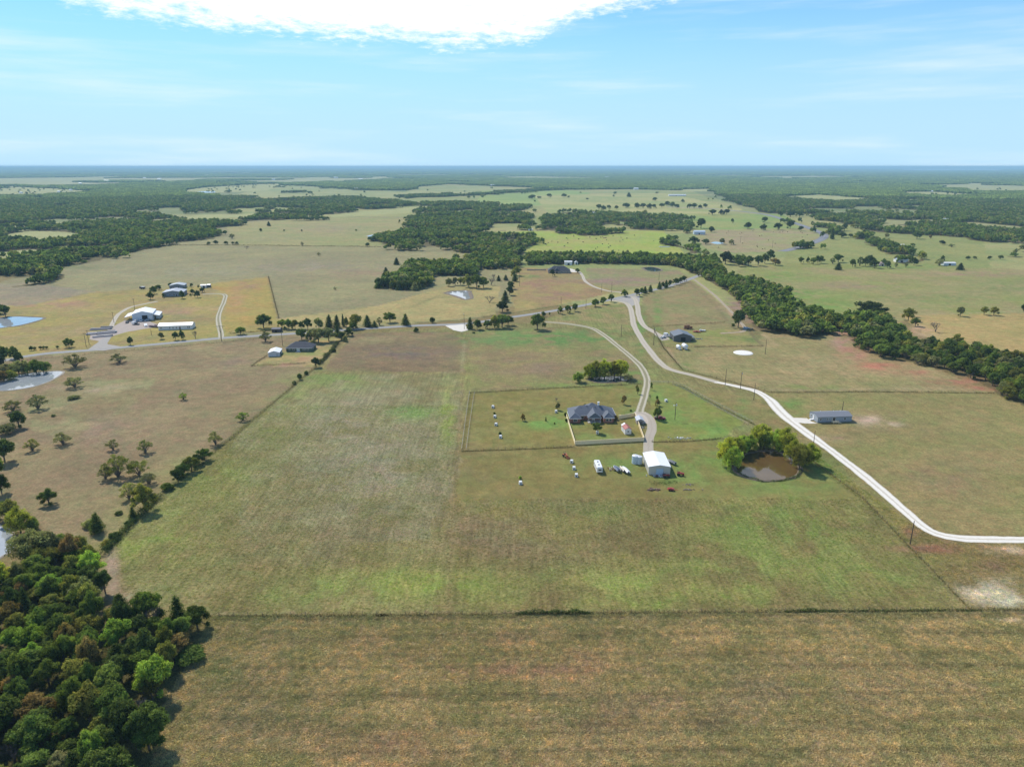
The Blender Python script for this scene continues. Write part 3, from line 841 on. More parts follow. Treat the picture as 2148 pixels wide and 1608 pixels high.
def road_mat(name, base, centre=None, cw=0.16, edge=None, var=.2, ruts=None, gloss=.9):
    m = bpy.data.materials.new(name)
    m.use_nodes = True
    nt = m.node_tree
    b = nt.nodes['Principled BSDF']
    b.inputs['Roughness'].default_value = gloss
    b.inputs['Specular IOR Level'].default_value = .15
    uv = NN(nt, 'ShaderNodeUVMap', uv_map='uv')
    sp = nt.nodes.new('ShaderNodeSeparateXYZ')
    nt.links.new(uv.outputs[0], sp.inputs[0])
    geo = nt.nodes.new('ShaderNodeNewGeometry')
    n = NN(nt, 'ShaderNodeTexNoise', i_Scale=.5, i_Detail=5.0, i_Roughness=.7)
    nt.links.new(geo.outputs['Position'], n.inputs['Vector'])
    d = mathn(nt, 'ABSOLUTE', mathn(nt, 'SUBTRACT', sp.outputs[0], .5))
    d = mathn(nt, 'ADD', d, mathn(nt, 'MULTIPLY', mathn(nt, 'SUBTRACT', n.outputs['Fac'], .5), .2))
    c = mixc(nt, n.outputs['Fac'], tuple(x * (1 - var) for x in base), tuple(min(.95, x * (1 + var)) for x in base))
    if centre is not None:
        mr = NN(nt, 'ShaderNodeMapRange', interpolation_type='SMOOTHSTEP')
        nt.links.new(d, mr.inputs['Value'])
        mr.inputs['From Min'].default_value = cw * .5
        mr.inputs['From Max'].default_value = cw * 1.3
        mr.inputs['To Min'].default_value = 1
        mr.inputs['To Max'].default_value = 0
        c = mixc(nt, mr.outputs[0], c, centre)
    if edge is not None:
        mr = NN(nt, 'ShaderNodeMapRange', interpolation_type='SMOOTHSTEP')
        nt.links.new(d, mr.inputs['Value'])
        mr.inputs['From Min'].default_value = .36
        mr.inputs['From Max'].default_value = .50
        c = mixc(nt, mr.outputs[0], c, edge)
    nt.links.new(c, b.inputs['Base Color'])
    return m


GRASSY = tuple(s2l((122, 128, 72)) * GK)
ASPH = road_mat('pale_asphalt', (.29, .285, .27), edge=(.36, .34, .28), var=.12)
ASPH2 = road_mat('dark_asphalt', (.21, .21, .215), centre=(.27, .265, .25), cw=.05, edge=(.2, .19, .16), var=.12)
WHITE = road_mat('white_limestone', (.72, .67, .58), var=.14, edge=(.46, .41, .30), centre=(.55, .49, .39), cw=.10)
CALI = road_mat('pale_caliche', (.46, .40, .31), centre=(.41, .355, .27), cw=.12, edge=(.36, .33, .21), var=.12)
TWOT = road_mat('two_wheel_track', (.46, .41, .30), centre=(.24, .215, .12), cw=.20, edge=(.25, .24, .12), var=.12)
DRIVE = road_mat('beige_drive', (.40, .345, .27), centre=(.375, .32, .25), cw=.1, edge=(.38, .34, .22), var=.12)
DIRT = road_mat('bare_dirt', (.40, .32, .24), edge=(.28, .24, .14), centre=(.30, .25, .15), cw=.14, var=.15)

ribbon('county_road', [(30, 751), (100, 741), (180, 735), (260, 728), (370, 718), (465, 709), (560, 703), (640, 698), (740, 691), (870, 683), (975, 679), (1060, 667), (1160, 652), (1230, 639), (1300, 624), (1340, 615), (1400, 601), (1445, 586), (1470, 576)], 6.2, ASPH, z=.05, jit=.05, step=5)
ribbon('county_road', [(-900, 840), (-300, 792), (0, 757), (34, 751)], 6.2, ASPH, z=.05, jit=.05, step=8)
hw = [(1640, 527), (1660, 523), (1690, 514), (1716, 505), (1728, 498), (1727, 491), (1712, 484), (1688, 475), (1655, 464), (1610, 451), (1560, 444), (1480, 437), (1400, 434)]
ribbon('highway', hw, 15, ASPH2, z=.12, jit=.05, step=10)
ribbon('white_road', [(1500, 801), (1540, 809), (1585, 820), (1612, 836), (1634, 860), (1655, 880), (1690, 906), (1740, 942), (1800, 988), (1860, 1038), (1905, 1078), (1935, 1103), (1965, 1119), (2010, 1128), (2080, 1131), (2400, 1134), (3000, 1140)], 4.6, WHITE, z=.06, jit=.22,
       wfun=lambda t: 3.9 + 2.4 * math.exp(-((t - .16) / .07) ** 2) + min(1, t * 4) * .7)
ribbon('gravel_road', [(1280, 630), (1308, 634), (1320, 642), (1326, 660), (1330, 682), (1346, 712), (1368, 742), (1392, 767), (1416, 778), (1450, 786), (1503, 801)], 4.6, CALI, z=.055, jit=.12)
ribbon('gravel_road', [(1316, 621), (1331, 626), (1337, 642), (1340, 662), (1350, 682), (1366, 693), (1386, 704), (1400, 712)], 4.6, CALI, z=.045, jit=.12)
ribbon('house_driveway', [(1143, 675), (1190, 679), (1240, 688), (1266, 702), (1290, 721), (1318, 744), (1342, 766), (1354, 786), (1357, 803), (1352, 830), (1344, 856), (1341, 868)], 4.4, TWOT, z=.04, jit=.15)
ribbon('house_driveway', [(1336, 866), (1352, 868), (1364, 880), (1367, 900), (1361, 920), (1360, 948)], 4.6, DRIVE, z=.06, jit=.08)
ribbon('north_driveway', [(1196, 568), (1214, 570), (1222, 578), (1228, 590), (1246, 601), (1275, 610), (1300, 613), (1318, 619)], 3.6, CALI, z=.05, jit=.1)
ribbon('two_track_lane', [(463, 711), (464, 700), (460, 684), (458, 665), (463, 648), (470, 632), (472, 619), (455, 616), (425, 617)], 4.2, TWOT, z=.05, jit=.15)
ribbon('two_track_lane', [(222, 705), (232, 690), (238, 674), (250, 658), (272, 645), (300, 638), (330, 632)], 3.6, CALI, z=.05, jit=.15)
ribbon('dirt_lane', [(1456, 586), (1480, 604), (1504, 624), (1532, 652), (1552, 674), (1562, 688), (1556, 696), (1512, 699)], 2.6, DIRT, z=.05, jit=.2)


def pad(name, px, m, z=.035, jit=.35, n=5):
    W = [Vector(G(*p)) for p in px]
    rr = random.Random(len(px) + int(abs(W[0].x)))
    V = []
    for i, a in enumerate(W):
        b = W[(i + 1) % len(W)]
        for k in range(n):
            p = a.lerp(b, k / n)
            V.append((p.x + rr.uniform(-jit, jit), p.y + rr.uniform(-jit, jit), z))
    c = sum((Vector(v) for v in V), Vector()) / len(V)
    V.append((c.x, c.y, z + .01))
    N = len(V) - 1
    me = bpy.data.meshes.new(name)
    me.from_pydata(V, [], [(i, (i + 1) % N, N) for i in range(N)])
    me.materials.append(m)
    me.update()
    o = put(name, me, kind='structure')
    # all faces upwards
    if me.polygons[0].normal.z < 0:
        me.flip_normals()
    return o


PADM = mat('limestone_pad', (.66, .61, .52), .95, .12, .6, spec=.1)
PADC = mat('gravel_yard', (.40, .335, .28), .95, .18, .35, spec=.1)
PADG = mat('grey_gravel', (.36, .33, .29), .95, .15, .4, spec=.1)
pad('gravel_pad', [(934, 683), (974, 680), (980, 686), (982, 693), (968, 696), (950, 692)], PADM, z=.07, jit=.6)
pad('gravel_yard', [(186, 735), (216, 716), (232, 706), (262, 697), (300, 690), (330, 686), (330, 680), (310, 672), (262, 672), (250, 678), (232, 688), (222, 700), (190, 702), (188, 711), (210, 716)], PADC, z=.04, jit=.5)
pad('gravel_yard', [(182, 735), (220, 735), (262, 728), (228, 726), (222, 716), (236, 704), (216, 710)], PADG, z=.07, jit=.4)
pad('house_pad', [(1664, 876), (1692, 877), (1703, 884), (1715, 888), (1688, 888), (1670, 886), (1658, 884)], PADM, z=.07, jit=.2)
pad('gravel_apron', [(1284, 628), (1316, 620), (1342, 620), (1341, 636), (1325, 642), (1316, 634)], PADG, z=.035, jit=.3)
pad('barn_apron', [(1378, 700), (1398, 703), (1405, 712), (1388, 714), (1372, 700)], PADG, z=.035, jit=.3)
pad('house_apron', [(1330, 864), (1354, 864), (1366, 874), (1366, 888), (1352, 888), (1334, 874)], mat('concrete', (.47, .40, .32), .9, .1, .8), z=.07, jit=.15)
pad('front_walk', [(1195, 563), (1206, 566), (1210, 571), (1198, 571)], PADM, z=.05, jit=.1)
# round raised base of pale stone in the hay field
cx, cy = G(1559, 740)
rp = mpp(1559, 740) * 18.5
c = MB()
c.lathe([(rp + .5, 0), (rp, .32), (rp * .6, .38), (.01, .4)], 36)
_o = c.build('round_stone_base', mat('white_stone', (.74, .70, .62), .95, .08, 1.2, bump=.3), loc=(cx, cy, 0), smooth=False)
tag(_o, 'round low bed of white stone lying alone in the mown hay field', 'stone bed')

# ------------------------------------------------------------------ ponds
def water_mat(name, col, rough=.02, bump=.03, spec=.5):
    m = bpy.data.materials.new(name)
    m.use_nodes = True
    nt = m.node_tree
    b = nt.nodes['Principled BSDF']
    b.inputs['Roughness'].default_value = rough
    b.inputs['Specular IOR Level'].default_value = spec
    geo = nt.nodes.new('ShaderNodeNewGeometry')
    n = NN(nt, 'ShaderNodeTexNoise', i_Scale=.12, i_Detail=3.0)
    nt.links.new(geo.outputs['Position'], n.inputs['Vector'])
    nt.links.new(mixc(nt, n.outputs['Fac'], tuple(x * .75 for x in col), tuple(x * 1.25 for x in col)), b.inputs['Base Color'])
    n2 = NN(nt, 'ShaderNodeTexNoise', i_Scale=1.2, i_Detail=2.0)
    nt.links.new(geo.outputs['Position'], n2.inputs['Vector'])
    bp = NN(nt, 'ShaderNodeBump', i_Strength=bump, i_Distance=.05)
    nt.links.new(n2.outputs['Fac'], bp.inputs['Height'])
    nt.links.new(bp.outputs[0], b.inputs['Normal'])
    return m


W_BROWN = water_mat('brown_water', (.11, .068, .024), .02, .02)
W_PALE = water_mat('sky_sheen_water', (.33, .35, .35), .03, .03, 1.0)  # pale base colour paints in the bright sky these ponds reflect
W_DARK = water_mat('dark_water', (.05, .07, .08), .04, .03, .6)
MUD = mat('pond_mud', (.17, .13, .085), .9, .35, .6, bump=.4, bscale=2.0)
MUDL = mat('pale_mud', (.33, .28, .21), .9, .25, .6, bump=.3, bscale=2.0)


def pond(px, wm, bank=1.2, bh=.25, mud=MUD, name='pond', z=.06):
    L = smooth_line([G(*p) for p in px + px[:1]], 2.0)[:-1]
    cx = sum(p.x for p in L) / len(L)
    cy = sum(p.y for p in L) / len(L)
    N = len(L)
    rr = random.Random(N)
    me = bpy.data.meshes.new(name)
    V = [(p.x - cx, p.y - cy, z) for p in L] + [(0, 0, z)]
    me.from_pydata(V, [], [(i, (i + 1) % N, N) for i in range(N)])
    me.materials.append(wm)
    me.update()
    if me.polygons[0].normal.z < 0:
        me.flip_normals()
    o = put(name, me, loc=(cx, cy, 0), kind='structure')
    if bank:
        rings = []
        j = 0
        prof = [(-.5, -.04), (0.15, .10), (.45, 1.0), (1.0, -.05)]
        V, F = [], []
        for i, p in enumerate(L):
            q = L[(i + 1) % N] - L[i - 1]
            q.normalize()
            n = Vector((q.y, -q.x))
            if (p - Vector((cx, cy))).dot(n) < 0:
                n = -n
            j = j * .6 + rr.uniform(-.25, .25)
            for o_, zz in prof:
                V.append((p.x - cx + n.x * bank * (o_ + j * (o_ > 0)), p.y - cy + n.y * bank * (o_ + j * (o_ > 0)), z + zz * bh * (1 + j)))
        k = len(prof)
        for i in range(N):
            for c in range(k - 1):
                a, b_ = i * k + c, ((i + 1) % N) * k + c
                F.append((a, b_, b_ + 1, a + 1))
        mb = bpy.data.meshes.new('bank')
        mb.from_pydata(V, [], F)
        mb.materials.append(mud)
        mb.update()
        put('bank', mb, parent=o)
    return o


pond([(1541, 975), (1546, 966), (1560, 955), (1585, 948), (1620, 946), (1648, 950), (1668, 964), (1676, 985), (1668, 998), (1640, 1005), (1600, 1007), (1565, 998), (1545, 988)], W_BROWN, 1.5, .35)
pond([(0, 667), (30, 664), (60, 665), (92, 667), (70, 675), (30, 684), (-40, 690), (-60, 675)], W_PALE, 2.0, .3, MUD)
pond([(-10, 812), (10, 793), (40, 786), (80, 781), (131, 779), (112, 795), (80, 808), (40, 816), (0, 819)], W_PALE, 1.0, .2, MUDL)
pond([(-60, 1095), (-10, 1100), (16, 1110), (32, 1130), (30, 1150), (4, 1166), (-40, 1190), (-80, 1150)], W_PALE, .8, .2, MUDL)
pond([(936, 615), (950, 611), (980, 610), (985, 618), (988, 625), (976, 628), (960, 622)], W_PALE, 3.2, .3, MUD)
pond([(769, 495), (785, 492), (806, 492), (804, 497), (780, 498)], W_PALE, 2.0, .2, MUDL)
pond([(1348, 562), (1368, 560), (1388, 566), (1378, 569), (1360, 568)], W_DARK, 2.5, .3, MUD)
pond([(1232, 796), (1250, 790), (1280, 789), (1310, 790), (1322, 796), (1290, 801), (1255, 802)], W_DARK, 1.0, .25, MUD)
pond([(1490, 509), (1502, 507), (1518, 510), (1504, 512)], W_PALE, 1.0, .2, MUDL)
pond([(414, 402.4), (430, 401.2), (450, 402), (449, 404), (425, 404)], W_PALE, 0)
pond([(1885, 355.6), (1960, 354.9), (2100, 354.8), (2112, 356.2), (1990, 357.3), (1905, 356.8)], water_mat('lake_water', (.55, .62, .68), .1, .02, .9), 0, name='lake', z=4)

# ------------------------------------------------------------------ trees
def quads(c, nrm, size, rng, aspect=.75, jitter=.8):
    n = len(c)
    d = nrm + rng.normal(0, jitter, (n, 3))
    d /= np.linalg.norm(d, axis=1, keepdims=True) + 1e-9
    t = np.cross(d, rng.normal(0, 1, (n, 3)))
    t /= np.linalg.norm(t, axis=1, keepdims=True) + 1e-9
    b = np.cross(d, t)
    s = size[:, None] * .5
    V = np.stack([c - t * s - b * s * aspect, c + t * s * .8 - b * s * aspect * .6, c + t * s + b * s * aspect, c - t * s * .7 + b * s * aspect * .8], 1).reshape(-1, 3)
    F = np.arange(4 * n).reshape(n, 4)
    return V, F


def blob_leaves(blobs, n, size, rng, up=.25, jitter=.8, inner=.12):
    """blobs: (cx,cy,cz,rx,ry,rz). leaves lie on the outside of the heap of blobs"""
    B = np.array(blobs)
    w = (B[:, 3] * B[:, 4]) + B[:, 3] * B[:, 5]
    k = rng.choice(len(B), n * 3, p=w / w.sum())
    d = rng.normal(0, 1, (n * 3, 3))
    d[:, 2] += up
    d /= np.linalg.norm(d, axis=1, keepdims=True)
    # lumpy radius
    ph = rng.uniform(0, 6.28, (len(B), 3))
    lump = 1 + .20 * np.sin(d[:, 0] * 5 + ph[k, 0]) * np.sin(d[:, 1] * 5 + ph[k, 1]) + .15 * np.sin(d[:, 2] * 7 + ph[k, 2])
    rr = (1.04 - np.abs(rng.normal(0, inner * 1.5, n * 3)) + .16 * np.maximum(0, rng.normal(0, 1, n * 3)) ** 1.5 * .5) * lump
    p = B[k, :3] + d * B[k, 3:] * rr[:, None]
    keep = np.ones(n * 3, bool)
    for j in range(len(B)):
        q = np.linalg.norm((p - B[j, :3]) / B[j, 3:], axis=1)
        keep &= (q > .80) | (k == j)
    keep &= rr > .45
    p, d = p[keep][:n], d[keep][:n]
    dd = d / (B[k[keep][:n], 3:] + 1e-6)
    dd /= np.linalg.norm(dd, axis=1, keepdims=True)
    sz = size * rng.uniform(.6, 1.35, len(p))
    V, F = quads(p, dd * 1.2, sz, rng, jitter=jitter)
    lv = rng.uniform(0, 1, len(p)) * .55 + rng.uniform(0, 1, len(B))[k[keep][:len(p)]] * .45
    return V, F, lv


def ico(blob, rng, sub=1, shrink=.78):
    bm = bmesh.new()
    bmesh.ops.create_icosphere(bm, subdivisions=sub, radius=1)
    V = np.array([v.co[:] for v in bm.verts])
    F = np.array([[v.index for v in f.verts] for f in bm.faces])
    bm.free()
    V = V * (1 + rng.normal(0, .08, (len(V), 1))) * np.array(blob[3:]) * shrink + np.array(blob[:3])
    return V, F


def limbs(blobs, kind, rng):
    mb = MB()
    if kind == 'mesquite':
        roots = [(rng.uniform(-.03, .03), rng.uniform(-.03, .03)) for _ in range(3)]
        for i, b in enumerate(blobs):
            r = roots[i % 3]
            m1 = (r[0] + (b[0]) * .35 + rng.uniform(-.03, .03), r[1] + b[1] * .35 + rng.uniform(-.03, .03), b[2] * .5)
            mb.cyl((r[0], r[1], -.02), m1, .017, .011, 5, cap=False)
            mb.cyl(m1, (b[0], b[1], b[2]), .011, .005, 4, cap=False)
            for _ in range(3):
                e = (b[0] + rng.uniform(-1, 1) * b[3], b[1] + rng.uniform(-1, 1) * b[4], b[2] + rng.uniform(-.3, .9) * b[5])
                mb.cyl((b[0], b[1], b[2]), e, .006, .002, 3, cap=False)
        return mb
    if kind == 'bare':
        def grow(p, d, L, r, k):
            q = p + d * L
            mb.cyl(p, q, r, r * .62, 5 if k > 1 else 3, cap=False)
            if k == 0:
                return
            for _ in range(3 if k > 1 else 4):
                nd = (d + Vector((rng.uniform(-1, 1), rng.uniform(-1, 1), rng.uniform(-.35, .75))) * .75).normalized()
                grow(q, nd, L * rng.uniform(.62, .85), r * .58, k - 1)
        for _ in range(3):
            grow(Vector((0, 0, 0)), Vector((rng.uniform(-.5, .5), rng.uniform(-.5, .5), 1)).normalized(), .27, .03, 4)
        return mb
    h = {'round': .42, 'tall': .5, 'willow': .22, 'cedar': .9, 'bush': .3}.get(kind, .4)
    r0 = {'cedar': .022, 'bush': .02}.get(kind, .034)
    mb.cyl((0, 0, -.02), (rng.uniform(-.02, .02), rng.uniform(-.02, .02), h * .6), r0, r0 * .75, 7, cap=False)
    mb.cyl((0, 0, h * .55), (0, 0, h), r0 * .75, r0 * .45, 6, cap=False)
    if kind != 'cedar':
        for b in blobs:
            z0 = h * rng.uniform(.35, .95)
            m1 = (b[0] * .5, b[1] * .5, z0 + (b[2] - z0) * .6)
            mb.cyl((0, 0, z0), m1, r0 * .45, r0 * .28, 4, cap=False)
            mb.cyl(m1, (b[0], b[1], b[2]), r0 * .28, r0 * .08, 4, cap=False)
    return mb


def make_blobs(kind, rng):
    out = []
    if kind in ('round', 'tall'):
        n = 26 if kind == 'round' else 23
        for i in range(n):
            t = i * 2.4 + rng.uniform(-.5, .5)
            rr = math.sqrt((i + .5) / n) * (.37 if kind == 'round' else .29) * rng.uniform(.85, 1.12)
            z = .80 - (rr / .36) ** 2 * rng.uniform(.16, .40) + rng.uniform(-.09, .07)
            if i % 3 == 2:
                z -= rng.uniform(.1, .25)
            r = rng.uniform(.075, .145)
            out.append((rr * math.cos(t), rr * math.sin(t), z, r, r * rng.uniform(.8, 1.15), r * rng.uniform(.7, 1.05)))
        out.append((0, 0, .55, .23, .23, .2))
    elif kind == 'cedar':
        for i in range(16):
            z = .08 + .82 * i / 15
            w = .40 * (1 - z) ** .75 + .05
            t = i * 2.4
            out.append((w * .38 * math.cos(t), w * .38 * math.sin(t), z, w * .8, w * .8, .11))
    elif kind == 'mesquite':
        for i in range(22):
            t = i * 2.4 + rng.uniform(-.5, .5)
            rr = math.sqrt((i + .5) / 22) * .42
            z = .86 - (rr / .42) ** 2 * .42 + rng.uniform(-.14, .06)
            if i % 3 == 2:
                z = rng.uniform(.3, .5)
            r = rng.uniform(.07, .13)
            out.append((rr * math.cos(t), rr * math.sin(t), z, r * 1.15, r * 1.15, r * .95))
    elif kind == 'willow':
        for i in range(20):
            t = i * 2.4 + rng.uniform(-.4, .4)
            rr = math.sqrt((i + .3) / 20) * .36
            top = .88 - rr * .75 + rng.uniform(-.12, .08)
            r = rng.uniform(.085, .15)
            out.append((rr * math.cos(t), rr * math.sin(t), top - r * .3, r, r, r * 1.15))
            if i % 2:
                out.append((rr * 1.05 * math.cos(t + .5), rr * 1.05 * math.sin(t + .5), rng.uniform(.2, .5), r * 1.1, r * 1.1, r * 1.5))
    elif kind == 'bush':
        for i in range(10):
            t = i * 2.4
            rr = math.sqrt((i + .3) / 10) * .34
            r = rng.uniform(.14, .22)
            z = .62 - rr * 1.0 + rng.uniform(-.08, .1)
            out.append((rr * math.cos(t), rr * math.sin(t), max(z, .2), r, r, r * 1.1))
        out.append((0, 0, .3, .3, .3, .3))
    return out


LOD = {'hi': 1.0, 'mid': .42, 'lo': .1}
SPEC = {  # leaves, leaf size, up, jitter, inner
    'round': (6000, .036, .3, .8, .13), 'tall': (5600, .034, .3, .8, .13), 'cedar': (5200, .030, .2, .6, .08),
    'mesquite': (4200, .030, .5, .9, .34), 'willow': (6200, .032, .3, 1.0, .16), 'bush': (3000, .05, .3, .8, .12)}
ASSET = {}


def asset(kind, lod, var):
    key = (kind, lod, var)
    if key in ASSET:
        return ASSET[key]
    rng = np.random.default_rng(sum(ord(ch) for ch in kind) * 31 + var)
    bl = make_blobs(kind, rng) if kind != 'bare' else []
    tr = limbs(bl, kind, rng)
    tm = tr.mesh('trunk', BARKG if kind in ('mesquite', 'bare') else BARK)
    if kind == 'bare':
        ASSET[key] = (tm, None)
        return ASSET[key]
    n, sz, up, jit, inner = SPEC[kind]
    f = LOD[lod]
    V, F, lv = blob_leaves(bl, int(n * f), sz / f ** .5 * .95, rng, up, jit, inner)
    if kind not in ('mesquite',):
        V2s, F2s = [], []
        off = len(V)
        nf = 0
        for b in bl[:: (2 if kind == 'willow' else 1)]:
            v2, f2 = ico(b, rng, 1, .62)
            V2s.append(v2)
            F2s.append(np.concatenate([f2, f2[:, 2:3]], 1) + off)
            off += len(v2)
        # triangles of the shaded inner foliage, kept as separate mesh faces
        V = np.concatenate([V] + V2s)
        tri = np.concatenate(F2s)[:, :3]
        me = bpy.data.meshes.new('crown')
        me.vertices.add(len(V))
        me.vertices.foreach_set('co', V.astype(np.float32).ravel())
        nq, ntr = len(F), len(tri)
        me.loops.add(nq * 4 + ntr * 3)
        me.loops.foreach_set('vertex_index', np.concatenate([F.ravel(), tri.ravel()]).astype(np.int32))
        me.polygons.add(nq + ntr)
        me.polygons.foreach_set('loop_start', np.concatenate([np.arange(nq) * 4, nq * 4 + np.arange(ntr) * 3]).astype(np.int32))
        me.polygons.foreach_set('loop_total', np.concatenate([np.full(nq, 4), np.full(ntr, 3)]).astype(np.int32))
        me.update(calc_edges=True)
        a = me.attributes.new('lv', 'FLOAT', 'FACE')
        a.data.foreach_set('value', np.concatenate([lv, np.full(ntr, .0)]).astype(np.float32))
        me.materials.append(LEAF)
    else:
        me = np_mesh('crown', V, F, LEAF, face_attr=lv)
    ASSET[key] = (tm, me)
    return ASSET[key]


TINT = {  # leaf colours
    'dark green': (.042, .066, .024), 'deep green': (.052, .082, .026), 'mid green': (.070, .105, .030), 'olive': (.098, .112, .036),
    'yellow-green': (.150, .185, .035), 'bright green': (.115, .180, .040), 'brownish': (.110, .090, .045), 'grey-green': (.098, .112, .066),
    'pale green': (.120, .140, .070), 'rusty': (.150, .095, .050), 'blackish green': (.028, .045, .020), 'bare': (.2, .18, .15)}
for _k in TINT:
    TINT[_k] = tuple(c * f for c, f in zip(TINT[_k], (2.6, 2.25, 1.55)))
KIND = {'oak': ('round', 'oak_tree', 'tree', 'oak'), 'tall': ('tall', 'broadleaf_tree', 'tree', 'broadleaf tree'),
        'cedar': ('cedar', 'cedar_tree', 'tree', 'cedar'), 'mesq': ('mesquite', 'mesquite_tree', 'tree', 'mesquite'),
        'willow': ('willow', 'willow_tree', 'tree', 'willow'), 'bare': ('bare', 'leafless_tree', 'tree', 'leafless tree'), 'bush': ('bush', 'bush', 'bush', 'bush')}
ORD = ['first', 'second', 'third', 'fourth', 'fifth', 'sixth', 'seventh', 'eighth', 'ninth', 'tenth', 'eleventh', 'twelfth', 'thirteenth', 'fourteenth', 'fifteenth', 'sixteenth', 'seventeenth', 'eighteenth', 'nineteenth', 'twentieth', 'twenty-first', 'twenty-second', 'twenty-third', 'twenty-fourth', 'twenty-fifth', 'twenty-sixth', 'twenty-seventh', 'twenty-eighth', 'twenty-ninth', 'thirtieth', 'thirty-first', 'thirty-second', 'thirty-third', 'thirty-fourth', 'thirty-fifth', 'thirty-sixth', 'thirty-seventh', 'thirty-eighth', 'thirty-ninth', 'fortieth']
n_tree = 0


def tree(X, Y, w, h, kind, tintname, label, group, rr=R, z=0, oname=None):
    global n_tree
    shape, oname_, cat, _ = KIND[kind]
    oname = oname or oname_
    if len(label.split()) > 16:
        print('LONG', label)
    r = math.hypot(X, Y)
    lod = 'hi' if r < 330 else 'mid'
    var = n_tree % (6 if shape == 'round' else 4)
    n_tree += 1
    tm, cm = asset(shape, lod, var)
    root = empty(oname, (X, Y, z), rr.uniform(0, 6.28), label, cat, group)
    wf = {'cedar': .95, 'mesquite': .95, 'willow': .95}.get(shape, .95)
    sc = (w / wf, w / wf, h)
    put('trunk', tm, root, scale=sc)
    if cm is not None:
        c = put('crown', cm, root, scale=sc)
        t = TINT[tintname]
        k = rr.uniform(.78, 1.28)
        c['tint'] = [t[0] * k * rr.uniform(.94, 1.06), t[1] * k, t[2] * k * rr.uniform(.9, 1.1)]
    return root


